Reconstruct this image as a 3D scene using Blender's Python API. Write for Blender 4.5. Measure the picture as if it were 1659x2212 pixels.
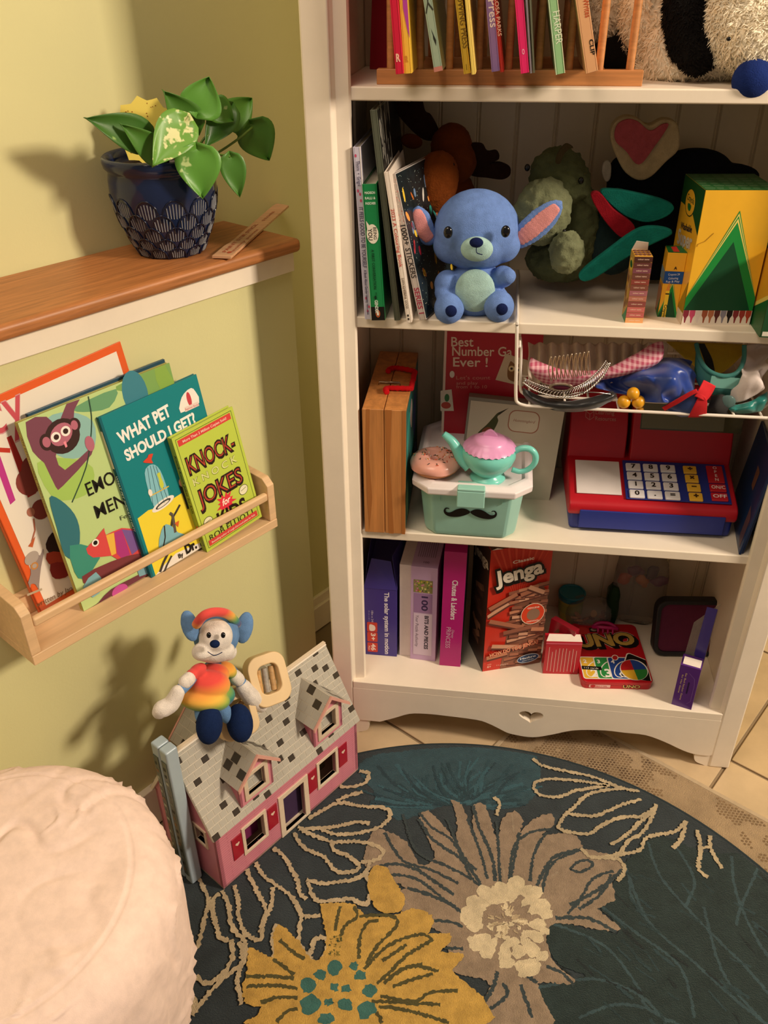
import bpy, bmesh, math, random
from math import sin, cos, pi, radians, atan2, hypot
from mathutils import Vector, Matrix, noise
for o in list(bpy.data.objects): bpy.data.objects.remove(o)
S = bpy.context.scene; C = S.collection
V = Vector
random.seed(7)

# ------------------------------------------------------------------ camera
CAM = V((0.21657, -1.12134, 1.21440)); YAW, PIT, ROL, FPX = -0.139346, -0.566507, -0.009263, 1861.85
_f = V((sin(YAW)*cos(PIT), cos(YAW)*cos(PIT), sin(PIT))); _r = V((cos(YAW), -sin(YAW), 0)); _u = _r.cross(_f)
CR = cos(ROL)*_r + sin(ROL)*_u; CU = -sin(ROL)*_r + cos(ROL)*_u; CF = _f
cam = bpy.data.cameras.new('camera'); camo = bpy.data.objects.new('camera', cam); C.objects.link(camo)
cam.sensor_fit = 'VERTICAL'; cam.sensor_height = 36; cam.sensor_width = 27; cam.lens = 36*FPX/2212
cam.clip_start = 0.01
m = Matrix.Identity(4)
for i in range(3):
    m[i][0] = CR[i]; m[i][1] = CU[i]; m[i][2] = -CF[i]; m[i][3] = CAM[i]
camo.matrix_world = m; S.camera = camo

# ------------------------------------------------------------------ light
def srgb(h):
    h = h.lstrip('#'); c = [int(h[i:i+2], 16)/255 for i in (0, 2, 4)]
    return [x/12.92 if x <= 0.04045 else ((x+0.055)/1.055)**2.4 for x in c]
W = bpy.data.worlds.new('room_ambience'); S.world = W; W.use_nodes = True
W.node_tree.nodes['Background'].inputs[0].default_value = (1.0, 0.84, 0.70, 1)
W.node_tree.nodes['Background'].inputs[1].default_value = 0.18
def area(name, loc, target, size, power, col, size_y=None):
    l = bpy.data.lights.new(name, 'AREA'); l.size = size; l.energy = power; l.color = col
    if size_y: l.shape = 'RECTANGLE'; l.size_y = size_y
    o = bpy.data.objects.new(name, l); C.objects.link(o); o.location = loc
    o.rotation_euler = (V(target)-V(loc)).to_track_quat('-Z', 'Y').to_euler(); return o
area('lamp_light', (2.25, -0.66, 1.95), (-0.1, 0.0, 0.75), 0.34, 62, (1.0, 0.83, 0.65))
area('ceiling_light', (-.35, -1.05, 2.55), (-.1, -.3, 0.3), 0.9, 17, (1.0, 0.81, 0.62))
S.view_settings.view_transform = 'Standard'; S.view_settings.look = 'None'
S.view_settings.exposure = 0.0; S.view_settings.gamma = 1; S.view_settings.use_curve_mapping = False

# ------------------------------------------------------------------ geometry of the room (metres)
TH = radians(33.1)                      # direction of the left wall
T = V((sin(TH), cos(TH), 0)); N = V((-cos(TH), sin(TH), 0))
def tn(t, n, z=0): return T*t + N*n + V((0, 0, z))
WALLROT = pi/2 - TH                     # local x along T
ZA, ZB, ZC, ZD, ST = 1.0898, 0.8014, 0.4461, 0.1297, 0.0161
BW, RC, BK = 0.64, 0.0178, 0.262        # opening width, shelf recess, back
def ray(x, y): return (CF + CR*((x-829.5)/FPX) - CU*((y-1106)/FPX)).normalized()
def onp(x, y, n, d): v = ray(x, y); return CAM + v*((d - n.dot(CAM))/n.dot(v))
def onZ(x, y, z): return onp(x, y, V((0, 0, 1)), z)
def onY(x, y, Y): return onp(x, y, V((0, 1, 0)), Y)
def onN(x, y, d): return onp(x, y, N, d)

# ------------------------------------------------------------------ materials
_mc = {}
def mt(col, kind='paper', **k):
    key = (str(col), kind, tuple(sorted(k.items())))
    if key in _mc: return _mc[key]
    m = bpy.data.materials.new(kind); m.use_nodes = True; nt = m.node_tree; b = nt.nodes['Principled BSDF']
    c = srgb(col) if isinstance(col, str) else list(col)
    def nd(t, **kw):
        n = nt.nodes.new(t)
        for a, v in kw.items(): setattr(n, a, v)
        return n
    def noise_(scale, detail=3, sc=None, rough=.6):
        tc = nd('ShaderNodeTexCoord'); mp = nd('ShaderNodeMapping'); n = nd('ShaderNodeTexNoise')
        nt.links.new(tc.outputs['Object'], mp.inputs[0]); nt.links.new(mp.outputs[0], n.inputs['Vector'])
        if sc: mp.inputs['Scale'].default_value = sc
        n.inputs['Scale'].default_value = scale; n.inputs['Detail'].default_value = detail; n.inputs['Roughness'].default_value = rough
        return n
    def ramp(src, c1, c2, p1=.3, p2=.7):
        r = nd('ShaderNodeValToRGB'); e = r.color_ramp.elements
        e[0].position = p1; e[1].position = p2; e[0].color = (*c1, 1); e[1].color = (*c2, 1)
        nt.links.new(src, r.inputs[0]); return r
    def bump(src, st, dist):
        bp = nd('ShaderNodeBump'); bp.inputs['Strength'].default_value = st; bp.inputs['Distance'].default_value = dist
        nt.links.new(src, bp.inputs['Height']); nt.links.new(bp.outputs[0], b.inputs['Normal']); return bp
    def vary(scale, amt, sc=None, det=3):
        n = noise_(scale, det, sc); r = ramp(n.outputs['Fac'], [x*(1-amt) for x in c], [min(1, x*(1+amt)) for x in c])
        nt.links.new(r.outputs[0], b.inputs['Base Color']); return n
    b.inputs['Base Color'].default_value = (*c, 1)
    R = lambda v: b.inputs['Roughness'].__setattr__('default_value', v)
    if kind == 'paper': R(.55); vary(60, .04)
    elif kind == 'print': R(k.get('r', .42)); b.inputs['Specular IOR Level'].default_value = .3
    elif kind == 'gloss': R(.28); vary(40, .03)
    elif kind == 'plastic': R(k.get('r', .33)); n = vary(30, .03)
    elif kind == 'clear':
        R(.18); b.inputs['Transmission Weight'].default_value = k.get('t', .85); b.inputs['IOR'].default_value = 1.15; vary(20, .05)
    elif kind == 'plush':
        R(.95); n = vary(90, .13, det=4); n2 = noise_(k.get('s', 520), 3); bump(n2.outputs['Fac'], .7, .0016)
        b.inputs['Sheen Weight'].default_value = k.get('sh', .35); b.inputs['Sheen Roughness'].default_value = .5
        b.inputs['Sheen Tint'].default_value = (*[min(1, x*1.3+.05) for x in c], 1); b.inputs['Specular IOR Level'].default_value = .1
    elif kind == 'satin': R(.36); n = vary(25, .1); b.inputs['Sheen Weight'].default_value = .3; b.inputs['Anisotropic'].default_value = .3
    elif kind == 'cloth': R(.85); n = vary(70, .07); n2 = noise_(900, 2); bump(n2.outputs['Fac'], .3, .0005)
    elif kind == 'metal': R(k.get('r', .22)); b.inputs['Metallic'].default_value = 1
    elif kind == 'paint':
        R(.5); n = vary(9, .05, det=6); n2 = noise_(35, 5, (1, 1, .25)); bump(n2.outputs['Fac'], .22, .0012)
    elif kind == 'wall':
        R(.75); n = vary(2.5, .035); n2 = noise_(260, 4); bump(n2.outputs['Fac'], .18, .0008)
    elif kind == 'wood':
        R(k.get('r', .45)); ax = k.get('ax', 'x'); st = {'x': (.06, 1, 1), 'y': (1, .06, 1), 'z': (1, 1, .06)}[ax]
        n = noise_(k.get('s', 130), 5, st, .65); r = ramp(n.outputs['Fac'], [x*(1-k.get('a', .22)) for x in c], [min(1, x*(1+k.get('a', .22)*.6)) for x in c], .32, .66)
        n3 = noise_(9, 2, st); mx = nd('ShaderNodeMixRGB'); mx.blend_type = 'MULTIPLY'; mx.inputs[0].default_value = .5
        r2 = ramp(n3.outputs['Fac'], (.72, .66, .6), (1, 1, 1)); nt.links.new(r.outputs[0], mx.inputs[1]); nt.links.new(r2.outputs[0], mx.inputs[2])
        nt.links.new(mx.outputs[0], b.inputs['Base Color']); bump(n.outputs['Fac'], .12, .0006)
    elif kind == 'tile':
        R(.32); n = vary(7, .16, det=7); n2 = noise_(60, 4); bump(n2.outputs['Fac'], .15, .001)
    elif kind == 'pile':
        R(1.0); b.inputs['Specular IOR Level'].default_value = .05; n = vary(k.get('s', 34), .2, det=5)
        n2 = noise_(k.get('s2', 650), 3); bump(n2.outputs['Fac'], .9, .003); b.inputs['Sheen Weight'].default_value = .15
    elif kind == 'vinyl': R(.25); vary(120, .25)
    elif kind == 'leaf':
        R(.45); n = noise_(k.get('s', 26), 3, rough=.7); r = ramp(n.outputs['Fac'], c, srgb(k.get('c2', '#c9d38a')), k.get('p', .66), k.get('p', .66)+.05)
        nt.links.new(r.outputs[0], b.inputs['Base Color']); b.inputs['Subsurface Weight'].default_value = 0.0
        b.inputs['Coat Weight'].default_value = .08; b.inputs['Coat Roughness'].default_value = .2
    m.name = kind; _mc[key] = m; return m

# ------------------------------------------------------------------ objects
def tag(o, label=None, cat=None, group=None, kind=None):
    if label: o['label'] = label
    if cat: o['category'] = cat
    if group: o['group'] = group
    if kind: o['kind'] = kind
    return o
def thing(name, label, cat, loc=(0, 0, 0), rot=(0, 0, 0), group=None):
    o = bpy.data.objects.new(name, None); C.objects.link(o); o.empty_display_size = .02
    o.location = loc; o.rotation_euler = rot if hasattr(rot, '__len__') else (0, 0, rot)
    return tag(o, label, cat, group)
def obj(name, bm, mats, parent=None, smooth=False, bevel=0, label=None, seg=2, auto=False):
    me = bpy.data.meshes.new(name)
    if isinstance(bm, bmesh.types.BMesh):
        bmesh.ops.recalc_face_normals(bm, faces=bm.faces); bm.to_mesh(me); bm.free()
    else: me = bm
    if not isinstance(mats, (list, tuple)): mats = [mats]
    for x in mats: me.materials.append(x)
    o = bpy.data.objects.new(name, me); C.objects.link(o)
    if parent: o.parent = parent
    if smooth or bevel:
        me.polygons.foreach_set('use_smooth', [True]*len(me.polygons))
    if bevel:
        bv = o.modifiers.new('bevel', 'BEVEL'); bv.width = bevel; bv.segments = seg; bv.limit_method = 'ANGLE'; bv.angle_limit = .6
        bv.harden_normals = True
    elif auto and smooth:
        me.set_sharp_from_angle(angle=radians(38))
    if label: o['label'] = label
    return o
def struct(name, bm, mats, parent=None, **k):
    o = obj(name, bm, mats, parent, **k)
    if not parent: o['kind'] = 'structure'
    return o
def B(): return bmesh.new()
def box(bm, x0, x1, y0, y1, z0, z1, mi=0, M=None):
    vs = [bm.verts.new(V((x, y, z)) if M is None else M @ V((x, y, z))) for z in (z0, z1) for y in (y0, y1) for x in (x0, x1)]
    for f in ((0, 2, 3, 1), (4, 5, 7, 6), (0, 1, 5, 4), (1, 3, 7, 5), (3, 2, 6, 7), (2, 0, 4, 6)):
        fa = bm.faces.new([vs[i] for i in f]); fa.material_index = mi
    return bm
def frm(o, x, y):                       # frame from origin and two directions
    x = V(x).normalized(); z = x.cross(V(y)).normalized(); y = z.cross(x); M = Matrix.Identity(4)
    for i in range(3): M[i][0] = x[i]; M[i][1] = y[i]; M[i][2] = z[i]; M[i][3] = o[i]
    return M
def prism(bm, pts, z0, z1, M=None, mi=0, holes=()):
    """extrude a polygon (x,y) from z0 to z1"""
    M = M or Matrix.Identity(4)
    a = [bm.verts.new(M @ V((x, y, z0))) for x, y in pts]; b = [bm.verts.new(M @ V((x, y, z1))) for x, y in pts]
    n = len(pts)
    fs = [bm.faces.new(a[::-1]), bm.faces.new(b)]
    for i in range(n): fs.append(bm.faces.new((a[i], a[(i+1) % n], b[(i+1) % n], b[i])))
    for f in fs: f.material_index = mi
    return bm
def ringprism(bm, out, inn, z0, z1, M=None, mi=0):
    """frame between two loops with the same number of points"""
    M = M or Matrix.Identity(4); n = len(out)
    L = [[bm.verts.new(M @ V((x, y, z))) for x, y in p] for z in (z0, z1) for p in (out, inn)]
    for i in range(n):
        j = (i+1) % n
        for a, b in ((0, 1), (1, 3), (3, 2), (2, 0)):
            f = bm.faces.new((L[a][i], L[a][j], L[b][j], L[b][i])); f.material_index = mi
    return bm
def rrect(x0, x1, y0, y1, r, n=5):
    p = []
    for cx, cy, a in ((x1-r, y1-r, 0), (x0+r, y1-r, 90), (x0+r, y0+r, 180), (x1-r, y0+r, 270)):
        for i in range(n+1): t = radians(a+90*i/n); p.append((cx+r*cos(t), cy+r*sin(t)))
    return p
def circ(cx, cy, rx, ry=None, n=24, a0=0, a1=360):
    ry = ry or rx; m_ = n if a1-a0 == 360 else n+1
    return [(cx+rx*cos(radians(a0+(a1-a0)*i/n)), cy+ry*sin(radians(a0+(a1-a0)*i/n))) for i in range(m_)]
def lathe(bm, prof, n=32, M=None, cap=True, mi=0):
    M = M or Matrix.Identity(4); rings = []
    for r, z in prof: rings.append([bm.verts.new(M @ V((r*cos(2*pi*i/n), r*sin(2*pi*i/n), z))) for i in range(n)])
    for a, b in zip(rings, rings[1:]):
        for i in range(n): bm.faces.new((a[i], a[(i+1) % n], b[(i+1) % n], b[i])).material_index = mi
    if cap:
        for r_ in (rings[0], rings[-1]):
            try: bm.faces.new(r_).material_index = mi
            except Exception: pass
    return bm
def tube(bm, pts, r, n=8, closed=False, mi=0, cap=True):
    pts = [V(p) for p in pts]; rs = r if hasattr(r, '__len__') else [r]*len(pts); rings = []; prev = None; N_ = len(pts)
    for i, p in enumerate(pts):
        if closed: d = (pts[(i+1) % N_]-pts[i-1])
        else: d = pts[min(i+1, N_-1)]-pts[max(i-1, 0)]
        d.normalize()
        if prev is None: s = d.cross(V((0, 0, 1)) if abs(d.z) < .9 else V((1, 0, 0)))
        else: s = prev - d*prev.dot(d)
        s.normalize(); prev = s; t = d.cross(s)
        rings.append([bm.verts.new(p + (s*cos(2*pi*k/n)+t*sin(2*pi*k/n))*rs[i]) for k in range(n)])
    pr = list(zip(rings, rings[1:]))
    if closed: pr.append((rings[-1], rings[0]))
    for a, b in pr:
        for k in range(n): bm.faces.new((a[k], a[(k+1) % n], b[(k+1) % n], b[k])).material_index = mi
    if cap and not closed: bm.faces.new(rings[0][::-1]).material_index = mi; bm.faces.new(rings[-1]).material_index = mi
    return bm
def smoothpts(pts, n=6, closed=False):
    P = [V(p) for p in pts]; out = []; L = len(P)
    for i in range(L if closed else L-1):
        p0, p1, p2, p3 = (P[i-1] if (closed or i > 0) else P[i]), P[i], P[(i+1) % L], (P[(i+2) % L] if (closed or i+2 < L) else P[(i+1) % L])
        for k in range(n):
            t = k/n; out.append(.5*((2*p1)+(-p0+p2)*t+(2*p0-5*p1+4*p2-p3)*t*t+(-p0+3*p1-3*p2+p3)*t**3))
    if not closed: out.append(P[-1])
    return out
def sm2(pts, n=5, closed=True): return [(p.x, p.y) for p in smoothpts([(a, b, 0) for a, b in pts], n, closed)]
def ball(bm, c, r, rot=None, n=16, mi=0):
    """ellipsoid"""
    r = r if hasattr(r, '__len__') else (r, r, r)
    M = Matrix.Translation(V(c)) @ ((rot or Matrix.Identity(3)).to_4x4()) @ Matrix.Diagonal((*r, 1))
    f0 = len(bm.faces); bmesh.ops.create_uvsphere(bm, u_segments=n, v_segments=max(6, n*2//3), radius=1, matrix=M)
    if mi:
        bm.faces.ensure_lookup_table()
        for f in bm.faces[f0:]: f.material_index = mi
    return bm
def eu(x=0, y=0, z=0): return (Matrix.Rotation(radians(z), 3, 'Z') @ Matrix.Rotation(radians(y), 3, 'Y') @ Matrix.Rotation(radians(x), 3, 'X'))
def evalmesh(o):
    dg = bpy.context.evaluated_depsgraph_get(); dg.update(); me = bpy.data.meshes.new_from_object(o.evaluated_get(dg)); return me
def blob(name, bm, mat, parent, vox=.003, sm=6, label=None, disp=0, dscale=60):
    """one continuous skin over overlapping volumes"""
    me = bpy.data.meshes.new(name); bmesh.ops.recalc_face_normals(bm, faces=bm.faces); bm.to_mesh(me); bm.free()
    t = bpy.data.objects.new(name, me); C.objects.link(t)
    r = t.modifiers.new('r', 'REMESH'); r.mode = 'VOXEL'; r.voxel_size = vox
    s = t.modifiers.new('s', 'SMOOTH'); s.iterations = sm; s.factor = .5
    m2 = evalmesh(t); bpy.data.objects.remove(t)
    if disp:
        nn = [v.normal.copy() for v in m2.vertices]
        for v, q in zip(m2.vertices, nn): v.co += q*disp*(noise.noise(v.co*dscale)+.5*noise.noise(v.co*dscale*2.3))
    m2.materials.clear(); m2.name = name
    return obj(name, m2, mat, parent, smooth=True, label=label)

# ------------------------------------------------------------------ flat print on real faces
_tc = {}
def textmesh(s, bold, res=3):
    k = (s, bold)
    if k not in _tc:
        cu = bpy.data.curves.new('t', 'FONT'); cu.body = s; cu.size = 1; cu.resolution_u = res; cu.offset = bold; cu.fill_mode = 'BOTH'
        o = bpy.data.objects.new('t', cu); C.objects.link(o); me = evalmesh(o)
        vs = [(v.co.x, v.co.y) for v in me.vertices]; fs = [tuple(p.vertices) for p in me.polygons]
        bpy.data.objects.remove(o); bpy.data.curves.remove(cu); bpy.data.meshes.remove(me)
        x0 = min([v[0] for v in vs] or [0]); x1 = max([v[0] for v in vs] or [1])
        _tc[k] = (vs, fs, x0, x1)
    return _tc[k]
class Print:
    """ink on one face: O origin, u and v directions, in the frame of the thing"""
    def __init__(s, O, u, v, eps=None):
        s.O = V(O); s.u = V(u).normalized(); s.v = V(v).normalized(); s.n = s.u.cross(s.v); s.e = .00003; s.b = .00025; s.k = 1
        s.vs = []; s.fs = []; s.mi = []; s.ms = []
    def mat(s, c):
        m = mt(c, 'print') if isinstance(c, (str, tuple)) else c
        if m not in s.ms: s.ms.append(m)
        return s.ms.index(m)
    cw = ch = None
    def at(s, x, y):
        if s.cw: x = min(s.cw, max(0, x)); y = min(s.ch, max(0, y))
        return s.O + s.u*x + s.v*y + s.n*(s.b+s.e*s.k)
    def poly(s, pts, c, step=True):
        b = len(s.vs); s.vs += [s.at(x, y) for x, y in pts]; s.fs.append(tuple(range(b, b+len(pts)))); s.mi.append(s.mat(c))
        if step: s.k += 1
        return s
    def rect(s, x, y, w, h, c, a=0):
        ca, sa = cos(radians(a)), sin(radians(a))
        return s.poly([(x+i*ca-j*sa, y+i*sa+j*ca) for i, j in ((0, 0), (w, 0), (w, h), (0, h))], c)
    def rr(s, x, y, w, h, r, c): return s.poly(rrect(x, x+w, y, y+h, r), c)
    def ell(s, x, y, rx, ry, c, n=20, a=0):
        ca, sa = cos(radians(a)), sin(radians(a))
        return s.poly([(x+i*ca-j*sa, y+i*sa+j*ca) for i, j in circ(0, 0, rx, ry, n)], c)
    def line(s, pts, w, c):
        for (x0, y0), (x1, y1) in zip(pts, pts[1:]):
            d = hypot(x1-x0, y1-y0) or 1; nx, ny = -(y1-y0)/d*w/2, (x1-x0)/d*w/2
            s.poly([(x0+nx, y0+ny), (x1+nx, y1+ny), (x1-nx, y1-ny), (x0-nx, y0-ny)], c, False)
        s.k += 1; return s
    def text(s, t, x, y, size, c, a=0, w=None, al='L', bold=.0, sx=1, shear=0):
        vs, fs, x0, x1 = textmesh(t, bold); L = (x1-x0) or 1
        if w: sx = w/(L*size)
        off = {'L': -x0, 'C': -(x0+x1)/2, 'R': -x1}[al]; ca, sa = cos(radians(a)), sin(radians(a)); b = len(s.vs); q = s.mat(c)
        for i, j in vs:
            i, j = (i+off+shear*j)*size*sx, j*size; s.vs.append(s.at(x+i*ca-j*sa, y+i*sa+j*ca))
        for f in fs: s.fs.append(tuple(b+i for i in f)); s.mi.append(q)
        s.k += 1; return s
    def build(s, parent, name='printed_face', label=None):
        me = bpy.data.meshes.new(name); me.from_pydata([tuple(v) for v in s.vs], [], s.fs)
        for m in s.ms: me.materials.append(m)
        me.polygons.foreach_set('material_index', s.mi); me.update()
        o = bpy.data.objects.new(name, me); C.objects.link(o); o.parent = parent
        if label: o['label'] = label
        return o
def fprint(w, d, h, side):
    X, Y_, Z_ = V((1, 0, 0)), V((0, 1, 0)), V((0, 0, 1))
    return {'front': lambda: Print((0, 0, 0), X, Z_), 'left': lambda: Print((0, d, 0), -Y_, Z_), 'right': lambda: Print((w, 0, 0), Y_, Z_), 'top': lambda: Print((0, 0, h), X, Y_)}[side]()

def place(BL, BR, TL, z, yaw0=None):
    """stand a box: where its front bottom edge and its height are -> loc, yaw, lean, w, h"""
    a = onZ(*BL, z); b = onZ(*BR, z)
    if yaw0 is not None: u_ = V((cos(radians(yaw0)), sin(radians(yaw0)), 0)); n_ = V((u_.y, -u_.x, 0)); b = onp(*BR, n_, n_.dot(a)); b.z = z; b = a + u_*(b-a).dot(u_)
    d = (b-a); w = d.length; d.normalize(); nrm = V((d.y, -d.x, 0))
    p = onp(*TL, nrm, nrm.dot(a)); q = p-a; i = q.dot(d); j = q.z
    lean = atan2(i, j); h = hypot(i, j)
    return a, atan2(d.y, d.x), lean, w, h
def stand(name, label, cat, BL, BR, TL, z, straight=False, group=None, yaw0=None):
    a, yaw, lean, w, h = place(BL, BR, TL, z, yaw0)
    if yaw0 is not None: yaw = radians(yaw0)
    if straight: h = h*cos(lean); lean = 0
    Rz = Matrix.Rotation(yaw, 4, 'Z'); Ry = Matrix.Rotation(lean, 4, 'Y')
    pv = V((w, 0, 0)) if lean > 0 else V((0, 0, 0))
    M = Matrix.Translation(a) @ Rz @ Matrix.Translation(pv) @ Ry @ Matrix.Translation(-pv)
    o = thing(name, label, cat, group=group); o.matrix_world = M
    return o, w, h
# ================================================================== THE SETTING
WALLC = '#d7d29b'
paint = mt('#f3e6d2', 'paint'); wallm = mt(WALLC, 'wall')
fl = struct('floor', box(B(), -2.2, 2.6, -2.4, 2.0, -.02, -.004), mt('#8f7a5e', 'wall')); tag(fl, 'tiled beige floor with recessed grout joints')
tm = [mt('#c7ae8b', 'tile'), mt('#bfa681', 'tile'), mt('#ccb491', 'tile')]
tl = {}
for i in range(-3, 5):
    for j in range(-4, 2):
        t0, n0 = .061+.329*i, -.558+.329*j
        c_ = tn(t0+.1645, n0+.1645)
        if not (-.75 < c_.x < 1.35 and -1.1 < c_.y < 1.0): continue
        k = (i*7+j*3) % 3
        if k not in tl:
            bm = B(); box(bm, -.1615, .1615, -.1615, .1615, -.004, 0)
            o = obj('floor_tile', bm, tm[k], fl, bevel=.0015); tl[k] = o
        else:
            o = tl[k].copy(); C.objects.link(o); o.parent = fl
        o.location = c_; o.rotation_euler = (0, 0, WALLROT)
Mw = frm(V((0, 0, 0)), T, N)             # x along the wall, y into it, z up
def wbox(t0, t1, n0, n1, z0, z1): return box(B(), t0, t1, n0, n1, z0, z1, M=Mw)
struct('wall_left', wbox(-2.0, 1.05, .271, .37, 0, 2.4), wallm)
struct('wall_back', wbox(.95, 1.05, -2.2, .271, 0, 2.4), wallm)
o = struct('wall_lower', wbox(-2.0, .033, .125, .271, 0, .8705), wallm); o['label'] = 'lower half wall standing proud of the upper wall'
o = struct('trim_1', wbox(-2.0, .036, .099, .271, .8705, .8885), mt('#b5703a', 'wood', s=150, a=.25), bevel=.007, seg=3); o['label'] = 'oak ledge cap on top of the half wall'
# oak grain runs along the wall: rebuild in the wall's own frame
bpy.data.objects.remove(o)
o = struct('trim_1', box(B(), -2.0, .036, .103, .271, .8695, .8885), mt('#b0713f', 'wood', s=210, a=.3, r=.45), bevel=.007, seg=3); o.rotation_euler = (0, 0, WALLROT); o['label'] = 'oak ledge cap on top of the half wall'
o = struct('trim_2', wbox(-2.0, .032, .117, .127, .840, .8697), paint, bevel=.0015); o['label'] = 'white trim strip under the oak ledge'
bm = wbox(.03, .95, .258, .272, 0, .062); box(bm, .03, .95, .264, .272, .062, .083, M=Mw); struct('baseboard_left', bm, paint, bevel=.002)
struct('baseboard_back', wbox(.937, .952, -2.2, .26, 0, .083), paint, bevel=.002)
struct('baseboard_lower', wbox(-2.0, .033, .113, .127, 0, .083), paint, bevel=.002)

# ================================================================== BOOKCASE
bc = thing('bookcase', 'white painted wooden bookcase with scalloped heart cutout base rail', 'bookcase')
TOPZ = 1.62
for sx, nm in ((0, 'left'), (1, 'right')):
    s = (lambda a: a) if not sx else (lambda a: BW-a)
    def bx(a, b, *r, bm): q = sorted((s(a), s(b))); return box(bm, q[0], q[1], *r)
    obj('side_panel', bx(-.022, 0, .02, BK+.01, .03, TOPZ, bm=B()), paint, bc, bevel=.0012)
    obj('stile', bx(-.035, 0, 0, .02, .0, TOPZ, bm=B()), paint, bc, bevel=.003)
    bm = B(); q = [(0, .0035), (.0035, .0095), (.019, .0125), (.021, .0165), (.021, .0205), (0, .0205)]
    prism(bm, [(s(a), b) for a, b in q], ZD, TOPZ); obj('inner_molding', bm, paint, bc)
for z, nm in ((ZA, 0), (ZB, 0), (ZC, 0), (1.45, 0)):
    bm = B(); box(bm, .0005, BW-.0005, RC, BK, z-ST, z)
    obj('shelf', bm, paint, bc, bevel=.0022)
bm = B(); box(bm, 0, BW, .0, BK, ZD-ST, ZD); obj('bottom_shelf', bm, paint, bc, bevel=.0015)
bm = B(); box(bm, -.045, BW+.045, -.01, BK+.01, TOPZ, TOPZ+.02); obj('top_board', bm, paint, bc, bevel=.003)
# beadboard back, plank by plank
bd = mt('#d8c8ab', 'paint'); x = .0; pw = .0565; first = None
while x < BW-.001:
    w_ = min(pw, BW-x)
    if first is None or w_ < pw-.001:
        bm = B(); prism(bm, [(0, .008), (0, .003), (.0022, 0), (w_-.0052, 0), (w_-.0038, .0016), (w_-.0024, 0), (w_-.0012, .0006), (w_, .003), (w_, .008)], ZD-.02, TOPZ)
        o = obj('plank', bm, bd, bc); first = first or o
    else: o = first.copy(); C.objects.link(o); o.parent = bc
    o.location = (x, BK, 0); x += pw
# scalloped rail with heart cut out
pr = [(700, 1551), (821, 1559), (852, 1551), (885, 1542), (920, 1542), (960, 1546), (1029, 1555), (1055, 1563), (1076, 1573), (1096, 1583), (1116, 1588), (1140, 1592), (1162, 1592), (1197, 1586), (1225, 1580), (1255, 1577), (1307, 1578), (1350, 1583), (1394, 1588), (1434, 1602), (1475, 1621), (1500, 1629), (1529, 1633), (1562, 1634)]
low = [(p.x, p.z) for p in (onY(a, b, 0) for a, b in pr)]
low[0] = (0, low[1][1]); low[-1] = (BW, low[-1][1])
low = [low[0]] + [(p.x, p.y) for p in smoothpts([(a, b, 0) for a, b in low[1:-1]], 3)] + [low[-1]]
hc = onY(1147, 1548, 0); hx, hz = hc.x, hc.z
heart = []
for i in range(28):
    t = 2*pi*i/28; heart.append((hx+.0215*sin(t)**3*1.0, hz+.0012*(13*cos(t)-5*cos(2*t)-2*cos(3*t)-cos(4*t))*.82))
ztop = ZD-ST+.0005
me_ = B()
# build the rail as a triangulated plate with a hole, then give it thickness
def plate_with_hole(outer, hole, y0, y1):
    bm = B(); eds = []
    for loop in (outer, hole):
        vs = [bm.verts.new((a, y0, b)) for a, b in loop]
        for i in range(len(vs)): eds.append(bm.edges.new((vs[i], vs[(i+1) % len(vs)])))
    bmesh.ops.triangle_fill(bm, use_beauty=True, edges=eds)
    r = bmesh.ops.extrude_face_region(bm, geom=bm.faces[:])
    for v in r['geom']:
        if isinstance(v, bmesh.types.BMVert): v.co.y = y1
    return bm
me_.free()
outer = low + [(BW, ztop), (0, ztop)]
obj('scalloped_rail', plate_with_hole(outer, heart, .0, .018), paint, bc, bevel=.0022, seg=2)
for sx in (0, 1):
    s = (lambda a: a) if not sx else (lambda a: BW-a)
    bm = B(); prism(bm, sm2([(s(-.004), .036), (s(.020), .036), (s(.028), .024), (s(.024), .009), (s(.010), .002), (s(-.004), .0)], 3), -.0195, -.002, M=frm(V((0, 0, 0)), V((1, 0, 0)), V((0, 0, 1))))
    obj('foot', bm, paint, bc, smooth=True, auto=True)
    obj('rear_foot', box(B(), *(sorted((s(-.022), s(.02)))), BK-.02, BK+.008, 0, .115), paint, bc, bevel=.002)
# ================================================================== SHELF A: plate-rack with picture books
woodR = mt('#c98a52', 'wood', s=160)
def spine_book(name, label, cat, BL, BR, TL, z, col, depth=.19, h=None, group=None, pages='#e9dcc4', yaw=0, kind='gloss'):
    o, w, hh = stand(name, label, cat, BL, BR, TL, z, group=group, yaw0=yaw); h = h or hh
    bm = B(); t = min(.0016, w*.2)
    box(bm, 0, t, 0, depth, 0, h); box(bm, w-t, w, 0, depth, 0, h); box(bm, t, w-t, 0, t, 0, h)
    obj('cover', bm, mt(col, kind), o, bevel=.0004, seg=1)
    obj('pages', box(B(), t, w-t, t, depth-.003, .002, h-.003), mt(pages, 'paper'), o)
    return o, w, h, depth
rk = thing('book_rack', 'slatted wooden book rack holding picture books on the top shelf', 'rack', (.05, .036, ZA))
bm = B(); RL = .316
obj('front_rail', box(bm, 0, RL, 0, .016, 0, .017), woodR, rk, bevel=.001)
obj('back_rail', box(B(), 0, RL, .16, .176, 0, .017), woodR, rk, bevel=.001)
for i, a in enumerate((.008, .264)):
    obj('side_rail', box(B(), a, a+.014, .016, .16, 0, .012), woodR, rk, bevel=.001)
dm = None
for k in range(9):
    x0 = .0165+.0355*k
    for yy in (.008, .168):
        if dm is None:
            bm = B(); tube(bm, [(0, 0, .015), (0, 0, .27)], .0048, 10); dw = obj('dowel', bm, woodR, rk, smooth=True, auto=True); dm = dw
        else: dw = dm.copy(); C.objects.link(dw); dw.parent = rk
        dw.location = (x0, yy, 0)
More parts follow.
